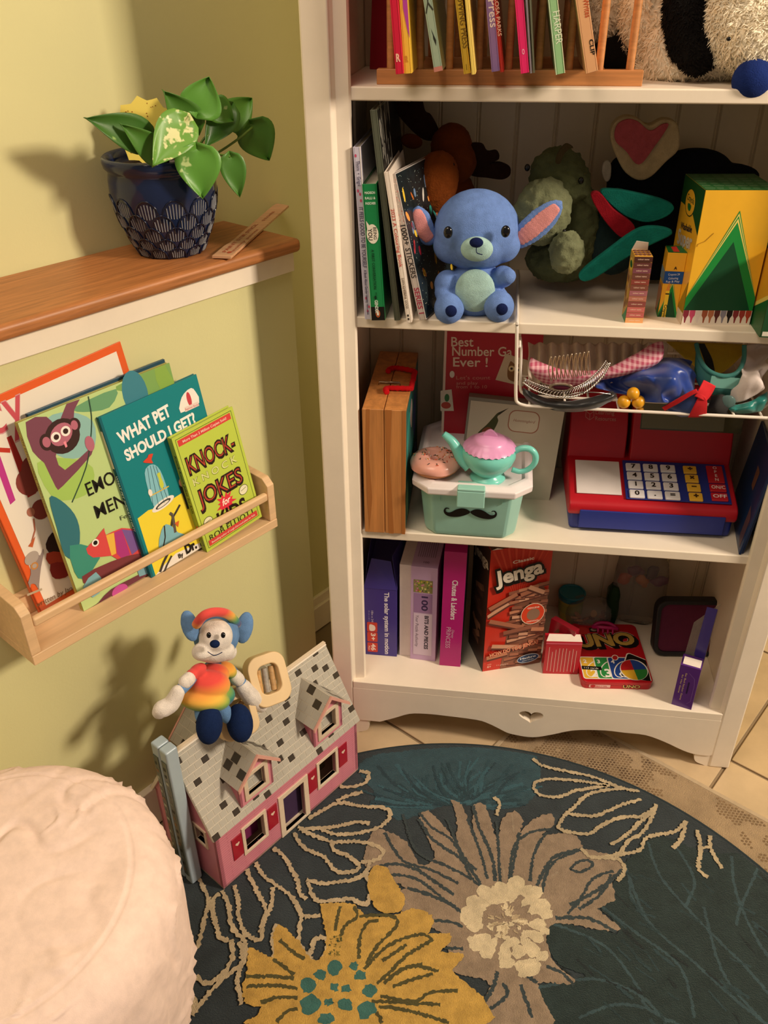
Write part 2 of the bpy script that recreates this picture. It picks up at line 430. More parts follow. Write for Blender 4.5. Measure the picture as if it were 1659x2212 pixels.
ra = [
 ('red picture book with a pale R on its spine foot', (855, 161), (872, 161), (842, 0), '#cf1c3d', '#cf1c3d'),
 ('yellow picture book with a magenta swoosh beside the red one', (873, 160), (890, 160), (862, 0), '#efc142', None),
 ('mint green book with a bare branch drawn on its spine', (938, 156), (957, 157), (914, 0), '#b7d3bf', None),
 ('mustard yellow book with dark lettering down its spine', (1002, 161), (1017, 162), (983, 0), '#d9b236', None),
 ('thin pale yellow book leaning on the mustard one', (1019, 162), (1027, 163), (1004, 0), '#f3d56c', None),
 ('lilac book with white lettering down its spine', (1062, 156), (1080, 157), (1049, 0), '#967bbd', None),
 ('thin red book with a cream top beside the lilac one', (1081, 157), (1089, 158), (1066, 0), '#c1342b', None),
 ('hot pink book with a tiny pale mark at its foot', (1125, 160), (1143, 161), (1112, 0), '#e62a6c', None),
 ('thin pale grey book right of the hot pink one', (1145, 159), (1150, 159), (1135, 0), '#cbc7d2', None),
 ('thin olive grey booklet second from the hot pink book', (1151, 158), (1156, 158), (1143, 0), '#a9a78c', None),
 ('sage green book with a pale word at its spine foot', (1201, 162), (1221, 162), (1184, 0), '#98c78e', None),
 ('thick peach coloured book at the right end of the rack', (1266, 160), (1292, 163), (1243, 0), '#e4ab7b', None)]
rb = []
for lab, BL, BR, TL, col, _x in ra:
    o, w, h, d = spine_book('picture_book', lab, 'book', BL, BR, TL, ZA+.0178, col, .165, .262, 'picture books in the slatted rack')
    rb.append((o, w, h, d))
def sp(i): o, w, h, d = rb[i]; return o, w, h, d, fprint(w, d, h, 'front')
o, w, h, d, p = sp(0); p.text('R', w*.2, .013, .011, '#f3b9a0', w=w*.55, bold=.04).build(o)
o, w, h, d, p = sp(1); p.poly([(w*.3, .095), (w, .092), (w, .035), (w*.75, .045), (w*.42, .065), (w*.45, .08)], '#b0449c'); p.text('R', w*.3, .012, .009, '#c98a30', w=w*.35, bold=.03).build(o)
o, w, h, d, p = sp(2); p.rect(0, 0, w, .005, '#e39a8f'); p.line([(w*.1, .06), (w*.45, .07), (w*.75, .1), (w*.95, .125)], .0014, '#4b4f45'); p.line([(w*.45, .07), (w*.9, .062)], .0018, '#4b4f45'); p.poly([(w*.35, .045), (w*.55, .038), (w*.75, .032), (w*.65, .026), (w*.45, .034), (w*.5, .04)], '#3e423a').build(o)
o, w, h, d, p = sp(3); p.ell(w*.5, .098, w*.26, .004, '#6c5316'); p.ell(w*.5, .098, w*.14, .002, '#d9b236'); p.text('GROWING PRESS', w*.32, .088, .0088, '#7d611c', a=-90, w=.062, bold=.01); p.rect(w*.45, .004, .0006, .006, '#7d611c').build(o)
o, w, h, d, p = sp(4); p.line([(w*.85, .16), (w*.7, .13), (w*.95, .11), (w*.75, .09)], .0012, '#3b3620').build(o)
o, w, h, d, p = sp(5); p.text('Blood Orange Press', w*.28, .151, .0125, '#efe9f2', a=-90, w=.106, bold=.01).build(o)
o, w, h, d, p = sp(6); p.rect(0, .118, w, .15, '#e9c187'); p.text('ROSA PARKS', w*.3, .075, .006, '#f2cdb6', a=-90, w=.038, bold=.01).build(o)
o, w, h, d, p = sp(7); p.ell(w*.5, .022, w*.16, .0028, '#f0a9c0'); p.rect(w*.42, .0205, w*.16, .003, '#e62a6c').build(o)
o, w, h, d, p = sp(10); p.text('HARPER', w*.35, .062, .0105, '#dfeccf', a=-90, w=.032, bold=.01); p.rect(w*.93, 0, w*.07, h, '#e8ddbd'); p.rect(0, 0, w*.1, h, '#c7dab8').build(o)
o, w, h, d, p = sp(11); p.text('Corduroy Writes', w*.58, .1, .0085, '#c4532c', a=-90, w=.045, bold=.01); p.text('CLIP', w*.62, .033, .006, '#2c2118', a=-90, w=.016, bold=.03).build(o)
# the large dark red book leaning behind the rack on the left
e = thing('large_book', 'large dark red book with a navy shape, behind the rack at the left', 'book', (.0145, .215, ZA), (0, radians(3), radians(-4)))
obj('cover', box(B(), 0, .055, 0, .006, .0, .25), mt('#a3132c', 'gloss'), e, bevel=.0008)
Print((0, 0, 0), (1, 0, 0), (0, 0, 1)).poly(sm2([(.02, .2), (.045, .235), (.054, .2), (.054, .12), (.036, .11), (.024, .14)], 3), '#1d2338').build(e)

# ================================================================== SHELF B: books, crayon boxes
G = 'thin books standing left of the blue plush'
o, w, h, d = spine_book('paperback', 'pale lilac and white paperback with pink hearts on its spine', 'book', (788, 690), (803, 692), (762, 318), ZB, '#cdc9dd', .17, group=G)
p = fprint(w, d, h, 'front'); p.rect(w*.86, 0, w*.14, h, '#efe9e6')
for yy, xx in ((h-.010, .3), (h-.052, .3), (h-.056, .55), (h-.064, .6), (.03, .4), (.012, .5), (.018, .75)): p.ell(w*xx, yy, .0013, .0020, '#cf5377', 10)
p.text('Thorn  •  Grigni', w*.32, h-.016, .0062, '#5a5470', a=-90, w=.030, bold=.01)
p.text('IT FEELS GOOD TO BE YOURSELF', w*.28, h-.072, .0072, '#3f3a58', a=-90, w=.078, bold=.005)
p.text('A Book About Gender Identity', w*.36, h-.153, .005, '#4c4766', a=-90, w=.045, bold=.01)
p.text('Henry Holt', w*.4, .022, .004, '#4c4766', a=-90, w=.015, bold=.01).build(o)
o, w, h, d = spine_book('board_book', 'green book with a speech bubble and black foot on its spine', 'book', (803, 692), (832, 693), (782, 398), ZB, '#178247', .15, group=G)
p = fprint(w, d, h, 'front'); p.rect(0, 0, w, .019, '#15120f'); p.ell(w*.5, .0095, .0030, .0052, '#e26b2e'); p.ell(w*.5, .0095, .0022, .0042, '#15120f', n=14); p.ell(w*.5, .0095, .0016, .003, '#f0e0cc', n=14)
for t_, yy in (('MADISON', .012), ('RALLI &', .0185), ('PASSCHIER', .025)): p.text(t_, w/2, h-yy, .0043, '#dfeedd', w=w*.72, al='C', bold=.02)
p.ell(w*.5, h-.062, w*.42, .0125, '#ece4d2'); p.poly([(w*.1, h-.045), (w*.35, h-.052), (w*.15, h-.058)], '#ece4d2')
p.text('BEING', w*.57, h-.0535, .0060, '#1d1a17', a=-90, w=.0155, bold=.01); p.text('YOU', w*.2, h-.055, .0075, '#1d1a17', a=-90, w=.015, bold=.02)
p.text('A FIRST CONVERSATION', w*.34, h-.082, .0048, '#0e3f25', a=-90, w=.053, bold=.02); p.text('ABOUT', w*.42, h-.139, .003, '#0e3f25', a=-90, w=.009); p.text('GENDER', w*.33, h-.150, .006, '#e8f2e4', a=-90, w=.018, bold=.02); p.ell(w*.4, .032, .0015, .0028, '#0d2f1c', 10).build(o)
o, w, h, d = spine_book('binder', 'tall dark olive folder with white brush strokes on its cover', 'folder', (852, 693), (865, 694), (799, 238), ZB, '#55594a', .2, group=G)
p = fprint(w, d, h, 'right'); p.rect(.003, .002, d-.006, h-.004, '#1d1c1a')
random.seed(3)
for k in range(26):
    x_ = random.uniform(.005, .10); y_ = random.uniform(h-.125, h-.012); L = random.uniform(.01, .04); p.poly([(x_, y_), (x_+.003, y_+L), (x_+.0055, y_+L*.9), (x_+.002, y_-.004)], '#b9b5a8', False)
p.k += 1; p.build(o)
e = thing('paper_sheet', 'small white card poking up beside the tall olive folder', 'card', (.0235, .045, ZB)); obj('sheet', box(B(), 0, .0085, 0, .09, 0, .262), mt('#e6dccd', 'paper'), e)
bpy.data.objects.remove(e.children[0]); obj('sheet', box(B(), 0, .004, 0, .09, 0, .262), mt('#e6dccd', 'paper'), e, bevel=.0005)
e.location = (.0085, .10, ZB)
o, w, h, d = spine_book('colouring_book', 'white spined colouring book with red lettering', 'book', (879, 698), (890, 698), (829, 372), ZB, '#f1e4d6', .15, group=G, pages='#cfc3b4')
p = fprint(w, d, h, 'front'); p.text('2023 A Colouring Book', w*.25, h-.045, .0062, '#cf5a4e', a=-90, w=.075, bold=.01); p.text('by Cheer', w*.32, h-.145, .0034, '#9c7a68', a=-90, w=.018); p.text('EARN CHEERFUL GOOD', w*.3, .062, .0042, '#7a6a5c', a=-90, w=.042, bold=.01); p.rect(w*.3, .004, w*.3, .003, '#2a241f'); p.rect(w*.3, .009, w*.3, .003, '#2a241f').build(o)
o, w, h, d = spine_book('sticker_book', 'sticker book with silvery spine and dark glitter cover', 'book', (906, 692), (921, 692), (838, 378), ZB, '#bdb3ab', .15, yaw=-15, group=G, pages='#d9cbbd', kind='satin')
p = fprint(w, d, h, 'front')
random.seed(5)
for k in range(60): p.ell(random.uniform(.0008, w-.0008), random.uniform(.11, h-.004), .0006, .0010, random.choice(['#f6e9de', '#d98f88', '#e9c9bd', '#b98478']), 6); p.k = 2
p.k = 4; p.text('1000+', w*.2, .128, .0105, '#241f1e', a=-90, w=.026, bold=.02); p.text('STICKERS', w*.2, .098, .0105, '#3b3532', a=-90, w=.040, bold=.02); p.text('SERIES 1', w*.2, .045, .0105, '#a3344f', a=-90, w=.036, bold=.02).build(o)
p = fprint(w, d, h, 'right'); p.rect(.001, .001, d-.002, h-.002, mt('#1c2528', 'vinyl'))
cs = ['#e5484f', '#2f9a8a', '#e8c23c', '#e7ded2', '#c46a2c', '#b1283d', '#6b86a8', '#f0a04c']
for k in range(34):
    x_, y_ = random.uniform(.01, d-.02), random.uniform(.01, h-.02); p.ell(x_, y_, random.uniform(.002, .005), random.uniform(.004, .010), random.choice(cs), 8, random.uniform(-40, 40)); p.k = 3
for k in range(260): x_, y_ = random.uniform(.003, d-.004), random.uniform(.003, h-.004); p.poly([(x_, y_), (x_+.0009, y_), (x_+.0009, y_+.0009), (x_, y_+.0009)], random.choice(['#9fb5ad', '#dcd9c0', '#6f8d86']), False)
p.build(o)

def carton(name, label, BL, BR, TL, z, depth, col, cat='box', kind='gloss', part='carton', group=None, bev=.0006, h=None, straight=False, yaw=None):
    o, w, hh = stand(name, label, cat, BL, BR, TL, z, straight=straight, group=group, yaw0=yaw); h = h or hh
    obj(part, box(B(), 0, w, 0, depth, 0, h), mt(col, kind), o, bevel=bev)
    return o, w, h, depth
YEL, GRN, DGR = '#eeb52e', '#1f8a3c', '#14492c'
def crayon_face(p, w, h, y0=0, top=.88, band=True):
    ap = (w*.52, h*top)
    def tri(f, c): p.poly([(max(0, ap[0]-w*.80*f), y0), (min(w, ap[0]+w*.62*f), y0), (min(w, ap[0]+w*.62*f), y0+(h*.1 if f > .8 else 0)), (ap[0], y0+(ap[1]-y0)*f), (max(0, ap[0]-w*.80*f), y0+(h*.1 if f > .8 else 0))], c)
    for f, c in ((1.0, GRN), (.975, '#e9cf6a'), (.95, GRN), (.925, '#e9cf6a'), (.89, GRN), (.70, DGR)): tri(f, c)
# small flesh-tone box (standing open)
o, w, h, d = carton('crayon_box', 'small open crayon box with brown and pink skin tone bands', (1350, 697), (1388, 698), (1366, 553), ZB, .030, '#d9a03a', straight=True)
p = fprint(w, d, h, 'front'); n_ = 12; bc_ = ['#e2a46b', '#b8605a', '#c46a63', '#8c4a44', '#b4725f', '#a3646a', '#7f4a3c', '#8a4238', '#6e4136', '#7a4650', '#5f3430', '#4b2a22']
for i in range(n_):
    p.rect(.0, h*i/n_, w, h/n_-.0005, bc_[i]); p.text('colour name', w*.5, h*(i+.38)/n_, .0026, '#eccdb4', al='C', w=w*.62, bold=.01)
p.build(o)
p = fprint(w, d, h, 'left'); p.rect(0, 0, d, h, '#c69a45'); p.ell(d*.5, h*.84, d*.4, h*.09, '#e5bf4e'); p.ell(d*.5, h*.84, d*.3, h*.05, '#1d5b30'); p.poly([(0, 0), (d*.9, 0), (d, h*.1), (d, h*.25), (d*.4, h*.08)], '#2e8a5a')
for k in range(14): p.ell(random.uniform(.004, d-.004), h*random.uniform(.15, .68), .004, .0055, random.choice(['#9c6a44', '#7b4a34', '#c79c74', '#a0745a']), 10); p.k = 4
p.build(o)
bm = B(); random.seed(2)
for i in range(4):
    for j in range(3): tube(bm, [(w*(.15+.23*i), d*(.2+.3*j), h-.004), (w*(.15+.23*i), d*(.2+.3*j), h+.001)], .0026, 8)
k_ = obj('crayon_tips', bm, mt('#6f4334', 'plastic'), o); k_['kind'] = 'stuff'
bm = B(); prism(bm, [(0, 0), (w*.9, 0), (w*.85, .012), (.004, .014)], 0, .0006, M=frm(V((0, d, h)), (1, 0, 0), (0, -.35, .9))); obj('open_flap', bm, mt('#e8ddd0', 'paper'), o)
# 24 box
o, w, h, d = carton('crayon_box', 'small yellow and green crayon box with a blue band', (1420, 684), (1460, 686), (1434, 545), ZB, .034, YEL, straight=True)
p = fprint(w, d, h, 'front'); crayon_face(p, w, h*.62, 0, .95)
p.rect(0, h*.53, w, h*.19, '#1d4f9a'); p.text('Crayons 24', w/2, h*.66, .004, '#dfe6f2', al='C', w=w*.6, a=4); p.text('Colouring', w/2, h*.60, .004, '#dfe6f2', al='C', w=w*.5, a=4); p.text('Fun & Play', w/2, h*.55, .004, '#dfe6f2', al='C', w=w*.7, a=4)
p.text('A', w*.52, h*.75, .0055, '#1b1b1b', al='C', bold=.03)
p.poly([(w*.22, 0), (w*.42, 0), (w*.42, h*.42), (w*.33, h*.56), (w*.22, h*.42)], '#f0cf3a'); p.poly([(w*.22, h*.42), (w*.42, h*.42), (w*.33, h*.56)], '#e0913a'); p.rect(w*.22, h*.36, w*.2, h*.02, '#26261c'); p.text('Crayola', w*.27, h*.20, .0055, '#26261c', a=-90, w=.018, bold=.02).build(o)
p = fprint(w, d, h, 'left'); p.rect(0, 0, d, h*.45, '#b98a6a'); p.rect(0, h*.53, d, h*.19, '#7d97a8'); p.poly([(d*.4, 0), (d, 0), (d, h*.35)], GRN).build(o)
p = fprint(w, d, h, 'top'); p.rect(0, 0, w, d, '#1c6b35'); p.poly([(w*.3, d*.1), (w*.62, d*.12), (w*.55, d*.9), (w*.25, d*.8)], '#d8342f'); p.build(o)
# big marker box
o, w, h, d = carton('marker_box', 'big yellow marker box with a green triangle and a row of nibs', (1471, 701), (1618, 702), (1529, 411), ZB, .098, YEL, straight=True)
p = fprint(w, d, h, 'front'); crayon_face(p, w, h, h*.115, .86); p.rect(0, 0, w, h*.115, '#efe2d4')
nc = ['#8c3040', '#d24f74', '#e9d9cf', '#a5573a', '#b9714c', '#5f2a26', '#8d8795', '#1f1514', '#8a2f34', '#a33a30', '#b9432e']
for i, c_ in enumerate(nc):
    x_ = w*(i+.02)/len(nc); ww = w/len(nc)*.9; p.poly([(x_, h*.115), (x_+ww, h*.115), (x_+ww, h*.075), (x_+ww*.72, h*.055), (x_+ww*.6, h*.015), (x_+ww*.4, h*.015), (x_+ww*.28, h*.055), (x_, h*.075)], c_, False)
p.k += 1; p.line([(w*.02, h*.60), (w*.03, h*.62), (w*.12, h*.64), (w*.22, h*.70)], .0008, '#a97a20'); p.build(o)
p = fprint(w, d, h, 'left'); p.rect(0, h*.8, d, h*.2, '#1d4a22'); p.poly([(0, h*.8), (d, h*.8), (d, h*.68), (d*.6, h*.8)], '#1d4a22')
p.ell(d*.45, h*.845, d*.24, h*.10, '#1d3f1f'); p.ell(d*.45, h*.845, d*.22, h*.092, '#eab02c'); p.text('Crayola', d*.45, h*.85, .011, '#174a24', al='C', w=d*.34, bold=.02); p.poly(sm2([(d*.36, h*.83), (d*.52, h*.83), (d*.5, h*.79), (d*.4, h*.79)], 3), '#1f6a30')
p.text('Super', d*.16, h*.50, .027, '#c9c6bd', w=d*.7, bold=.03, a=8); p.text('Washable', d*.2, h*.62, .012, '#2a2f3a', w=d*.55, bold=.02, a=8)
p.poly([(0, 0), (d, 0), (d, h*.09), (0, h*.09)], '#d8c9bc'); p.poly([(d*.7, h*.09), (d, h*.09), (d, h*.34)], '#9a7c22'); p.build(o)
p = fprint(w, d, h, 'top'); p.rect(0, 0, w, d, '#22582a'); random.seed(9)
for r_ in range(13):
    for q_ in range(6): p.rect(w*(.02+.165*q_), d*(.03+.074*r_), w*random.uniform(.09, .15), .0016, '#7f9a74' if r_ % 2 else '#4f7a50'); p.k = 3
p.build(o)
o, w, h, d = carton('marker_box', 'yellow and dark green box cut by the right edge of the shelf', (1641, 729), (1760, 733), (1690, 560), ZB, .10, '#1a4a2a', straight=True)
p = fprint(w, d, h, 'left'); p.rect(0, 0, d, h, '#d79c26'); p.poly([(0, 0), (d, 0), (d, h*.5), (d*.45, h*.22)], '#1c5f30'); p.poly([(0, 0), (d*.45, h*.22), (d, h*.5), (d, h*.56), (d*.3, h*.2)], '#e3cc6b'); p.build(o)
p = fprint(w, d, h, 'front'); p.rect(.002, .002, .012, .006, '#d8d2c2').build(o)
# ================================================================== SHELF C
o, w, h = stand('wooden_puzzle_case', 'tall hinged light wood puzzle case standing on end', 'case', (788, 1149), (875, 1154), (781, 883), ZC, straight=True)
d = .225; wd = mt('#cd8b4d', 'wood', s=90, ax='z', a=.28)
for a, b in ((0, w*.5-.0004), (w*.5+.0004, w)): obj('case_half', box(B(), a, b, 0, d, 0, h), wd, o, bevel=.0012)
p = fprint(w, d, h, 'right'); p.rect(.006, .006, d-.012, h-.012, '#2b6f68')
for x_, y_, a_, b_, c_ in ((.05, .15, .03, .05, '#2f9a8c'), (.1, .06, .035, .04, '#6c8f5f'), (.15, .14, .03, .05, '#3a4e86'), (.03, .05, .015, .04, '#8db58a'), (.09, .17, .02, .03, '#d9c9c0'), (.17, .05, .03, .03, '#9aa0c8')): p.poly(sm2([(x_-a_, y_), (x_, y_+b_*.8), (x_+a_, y_+b_*.2), (x_+a_*.5, y_-b_)], 3), c_)
p.build(o)
p = fprint(w, d, h, 'front'); dk = '#a96a35'
p.poly([(w*.10, h), (w*.18, h), (w*.14, h*.66), (w*.2, h*.3), (w*.12, h*.02), (w*.08, h*.3), (w*.07, h*.7)], dk); p.poly([(w*.53, h), (w*.68, h), (w*.63, h*.6), (w*.72, 0), (w*.6, 0), (w*.56, h*.5)], dk); p.rect(w*.92, 0, w*.08, h, dk); p.build(o, 'grain_figure')
bm = B(); tube(bm, [(w*.22, .088, h), (w*.24, .088, h+.005), (w*.72, .088, h+.005), (w*.74, .088, h)], .0012, 6); tube(bm, [(w*.25, .094, h+.001), (w*.7, .094, h+.001)], .0016, 6); obj('clasp', bm, mt('#b0a493', 'metal'), o, smooth=True)
e = thing('pipe_cleaner', 'bent red pipe cleaner lying on top of the wooden case', 'pipe cleaner'); e.parent = None
M_ = o.matrix_world.copy(); e.matrix_world = M_
bm = B(); pts = smoothpts([(w*.48, .052, h+.004), (w*.44, .062, h+.0045), (w*.55, .067, h+.0045), (w*.98, .068, h+.0045), (w*1.02, .075, h+.0045), (w*1.03, .12, h+.0045), (w*.98, .135, h+.0045), (w*.55, .145, h+.0045), (w*.4, .138, h+.0045), (w*.38, .13, h+.0045)], 8)
pts = [q + V((random.uniform(-.0004, .0004), random.uniform(-.0004, .0004), 0)) for q in pts]
tube(bm, pts, [.0036+.0009*(i % 2) for i in range(len(pts))], 9); obj('chenille', bm, mt('#d81820', 'plush', s=1400), e, smooth=True)
# red game box standing at the back
e = thing('board_game_box', 'red game box titled with best number game, behind the bin', 'box', (onY(957, 800, .175).x, .175, ZC), (radians(-2), 0, 0)); w, h, d = .195, .33, .035
w = onY(1168, 800, .175).x - e.location.x
obj('carton', box(B(), 0, w, 0, d, 0, h), mt('#b51228', 'gloss'), e, bevel=.0008)
p = fprint(w, d, h, 'front'); p.rect(0, 0, .004, h, '#e6cfc0')
zt = lambda x, y: onY(x, y, .175)
def q2(x, y): v = onY(x, y, .175); return (v.x-e.location.x, v.z-ZC)
for t_, px, wd_ in (('Best', (974, 752), 48), ('Number Ga', (976, 772), 130), ('Ever !', (978, 795), 75)):
    a_ = q2(*px); b_ = q2(px[0]+wd_, px[1]-wd_*.07); p.text(t_, a_[0], a_[1], .022, '#e8d3be', w=hypot(b_[0]-a_[0], b_[1]-a_[1]), a=2, bold=.012)
p.text("Let's count", *q2(985, 823), .009, '#d68a7c', w=.055, a=3); p.text('and play', *q2(985, 834), .008, '#d68a7c', w=.035, a=3); p.text('from 1 to 10', *q2(985, 842), .008, '#d68a7c', w=.05, a=3)
def qp(*l): return [q2(*a) for a in l]
p.poly(qp((1092, 768), (1150, 785), (1130, 838), (1070, 824)), '#d9c6a8'); p.poly(sm2(qp((1100, 790), (1104, 784), (1115, 792), (1128, 788), (1128, 812), (1116, 828), (1098, 822), (1096, 804)), 3), '#8a5f33'); 
for c_ in ((1105, 800), (1120, 803)): p.ell(*q2(*c_), .005, .005, '#e5cf9a'); p.ell(*q2(*c_), .002, .002, '#2a1b10')
p.ell(*q2(976, 812), .004, .006, '#e8dcd0'); p.poly(qp((951, 847), (975, 844), (980, 890), (951, 890)), '#e3d6c4'); p.ell(*q2(965, 862), .004, .007, '#3f7a4a'); p.ell(*q2(963, 878), .008, .006, '#c25043'); p.build(e)
e = thing('card_box', 'grey card box with a hummingbird print, behind the bin', 'box', (onY(1000, 800, .145).x, .145, ZC), (radians(-5), radians(3.5), 0)); w, h, d = .155, .178, .02
obj('carton', box(B(), 0, w, 0, d, 0, h), mt('#8c8478', 'paper'), e, bevel=.0008)
p = fprint(w, d, h, 'front'); p.rect(.004, 0, w-.004, h-.006, '#cfc2ae'); p.poly(sm2([(.062, h-.016), (.05, h-.022), (.044, h-.03), (.034, h-.045), (.022, h-.06), (.018, h-.075), (.04, h-.066), (.048, h-.05), (.052, h-.036), (.05, h-.028)], 3), '#4a4a2c'); p.poly([(.05, h-.022), (.066, h-.012), (.052, h-.026)], '#3a3426'); p.ell(.037, h-.058, .01, .009, '#8a4a34', 12, 40)
p.poly(rrect(.068, .118, h-.052, h-.014, .012), '#a86a54'); p.poly(rrect(.0695, .1165, h-.0505, h-.0155, .011), '#d9cbb6'); p.text('Hummingbird', .093, h-.034, .007, '#a86a54', al='C', w=.034, shear=.25); p.build(e)
# mint bin with white lid
bn = thing('storage_bin', 'mint plastic bin with white lid and black moustache decal', 'bin', (.1925, .012, ZC)); mint = mt('#9ed3c6', 'plastic'); lidm = mt('#ece3e4', 'plastic')
def ringed(bm, loops, mi=0, captop=True, capbot=True):
    R_ = [[bm.verts.new(V(q)) for q in L] for L in loops]
    for a, b in zip(R_, R_[1:]):
        for i in range(len(a)): bm.faces.new((a[i], a[(i+1) % len(a)], b[(i+1) % len(b)], b[i]))
    if capbot: bm.faces.new(R_[0][::-1])
    if captop: bm.faces.new(R_[-1])
    return bm
def oct_(x0, x1, y0, y1, c, z): return [(x0+c, y0, z), (x1-c, y0, z), (x1, y0+c, z), (x1, y1-c, z), (x1-c, y1, z), (x0+c, y1, z), (x0, y1-c, z), (x0, y0+c, z)]
ringed(bm := B(), [oct_(-.070, .070, .008, .195, .016, 0), oct_(-.0725, .0725, .004, .198, .017, .01), oct_(-.081, .081, -.003, .205, .019, .092)])
obj('tub', bm, mint, bn, bevel=.004, seg=3)
bm = ringed(B(), [oct_(-.087, .087, -.010, .213, .024, .084), oct_(-.092, .092, -.014, .217, .026, .087), oct_(-.0925, .0925, -.0145, .2175, .026, .097), oct_(-.085, .085, -.006, .209, .026, .1035), oct_(-.079, .079, -.000, .203, .024, .1035), oct_(-.077, .077, .002, .201, .023, .1000)])
obj('lid', bm, lidm, bn, bevel=.0022, seg=3)
box(bm := B(), -.021, .021, -.0195, -.0135, .070, .0985); box(bm, -.021, .021, -.0195, .006, .0985, .103); obj('latch', bm, mint, bn, bevel=.0016)
obj('latch', box(B(), -.021, .021, .2175, .2225, .070, .0985), mint, bn, bevel=.0016)
for sx in (-1, 1): obj('rib', box(B(), sx*.048-.0007, sx*.048+.0007, -.0035, .0, .07, .084), mint, bn)
p = Print((0, -.0004, .045), (1, 0, 0), (0, -.07, 1), .0004)
half = [(0, .002), (.006, .0075), (.014, .0085), (.022, .0055), (.028, .0010), (.033, -.0012), (.0375, .0005), (.038, .0045), (.035, .0062), (.0325, .005), (.0335, .0075), (.0385, .0075), (.0412, .002), (.039, -.0045), (.032, -.0085), (.020, -.0085), (.008, -.0045)]
for s_ in (-1, 1): p.poly(sm2([(a*s_, b+.004) for a, b in half], 3), '#14110f')
p.build(bn, 'moustache_decal')
# donut
e = thing('toy_donut', 'toy donut with pink icing and sprinkles on the white lid', 'donut', (.1335, .046, ZC+.1025), (radians(0), 0, 0))
def torus(bm, R_, r_, z, sq=.75, n=36, m_=14, a0=0, a1=360, grow=0):
    V_ = []; full = a1-a0 == 360
    for i in range(n): 
        t = 2*pi*i/n; row = []
        for j in range(m_ if full else m_+1):
            a = radians(a0+(a1-a0)*j/m_); rr_ = r_+grow+(0 if full else .0012*sin(5*t+1)*(1 if j in (0, m_) else 0)); row.append(bm.verts.new(((R_+rr_*cos(a))*cos(t), (R_+rr_*cos(a))*sin(t), z+rr_*sq*sin(a))))
        V_.append(row)
    for i in range(n):
        a, b = V_[i], V_[(i+1) % n]
        for j in range(len(a)-(0 if full else 1)): bm.faces.new((a[j], b[j], b[(j+1) % len(a)], a[(j+1) % len(a)]))
    return bm
obj('dough', torus(B(), .0215, .0165, .0125, .76), mt('#c9824e', 'plastic', r=.5), e, smooth=True)
obj('icing', torus(B(), .0215, .0165, .0125, .80, a0=-8, a1=188, grow=.0012), mt('#e2a394', 'plastic', r=.25), e, smooth=True)
random.seed(11); bms = {c_: B() for c_ in ('#3c3a33', '#c9542f', '#f0e3d6', '#2e6b52', '#d88a3a')}
for k in range(70):
    c_ = random.choice(list(bms)); t = random.uniform(0, 2*pi); a = random.uniform(25, 150); a = radians(a); R_ = .0215+.0178*cos(a); ct = V((R_*cos(t), R_*sin(t), .0125+.0146*sin(a))); dd = random.uniform(0, pi); dv = V((cos(dd), sin(dd), 0)) * .0021; nrm = V((cos(a)*cos(t), cos(a)*sin(t), sin(a))); dv -= nrm*dv.dot(nrm); tube(bms[c_], [ct-dv, ct+dv], .0006, 5)
bm = B(); keys = list(bms)
for i, c_ in enumerate(keys):
    me = bpy.data.meshes.new('x'); bms[c_].to_mesh(me); n0 = len(bm.faces); bm.from_mesh(me); bm.faces.ensure_lookup_table()
    for f in bm.faces[n0:]: f.material_index = i
obj('sprinkles', bm, [mt(c_, 'print') for c_ in keys], e)['kind'] = 'stuff'
# teapot
e = thing('toy_teapot', 'toy teapot, mint green with a scalloped pink lid', 'teapot', (.2155, .036, ZC+.1002), (0, 0, radians(-6))); teal = mt('#7fd8cb', 'plastic', r=.25)
bm = B(); lathe(bm, [(.0001, .0008), (.026, .0), (.0275, .002), (.0255, .0055), (.0185, .0085), (.0185, .010), (.027, .017), (.0365, .029), (.0405, .039), (.0405, .046), (.038, .053), (.033, .058)], 40); obj('body', bm, teal, e, smooth=True)
bm = B(); pts = smoothpts([(-.028, 0, .020), (-.040, 0, .029), (-.049, 0, .044), (-.057, 0, .056), (-.066, 0, .064), (-.0705, 0, .0675)], 5); tube(bm, pts, [.0135-.0088*min(1, (i/len(pts))**.7*1.05) for i in range(len(pts))], 16); obj('spout', bm, teal, e, smooth=True, auto=True)
bm = B(); hp = smoothpts([(.035, 0, .047), (.046, 0, .056), (.060, 0, .057), (.069, 0, .048), (.069, 0, .034), (.060, 0, .022), (.048, 0, .017), (.036, 0, .019)], 6); tube(bm, hp, [.0045+.0004*sin(i*.13) for i in range(len(hp))], 12); obj('handle', bm, teal, e, smooth=True)
bm = B(); n_ = 96; prof = [(.0001, .073), (.012, .0722), (.021, .069), (.026, .0655), (.0265, .0640), (.0345, .0605), (.0392, .054)]; rings = []
for r_, z_ in prof:
    rings.append([bm.verts.new(((r_+(.0006 if r_ > .039 else 0))*cos(2*pi*i/n_), (r_+(.0006 if r_ > .039 else 0))*sin(2*pi*i/n_), z_+(.0011*cos(26*2*pi*i/n_) if r_ > .039 else 0))) for i in range(n_)])
for a, b in zip(rings, rings[1:]):
    for i in range(n_): bm.faces.new((a[i], a[(i+1) % n_], b[(i+1) % n_], b[i]))
obj('lid', bm, mt('#e3a0cf', 'plastic', r=.3), e, smooth=True)
bm = B(); prism(bm, sm2([(-.010, 0), (-.0085, .006), (0, .0115), (.0085, .006), (.010, 0)], 4), -.0022, .0022, M=frm(V((0, 0, .0715)), (1, 0, 0), (0, 0, 1))); obj('lid_knob', bm, mt('#e3a0cf', 'plastic', r=.3), e, bevel=.001)
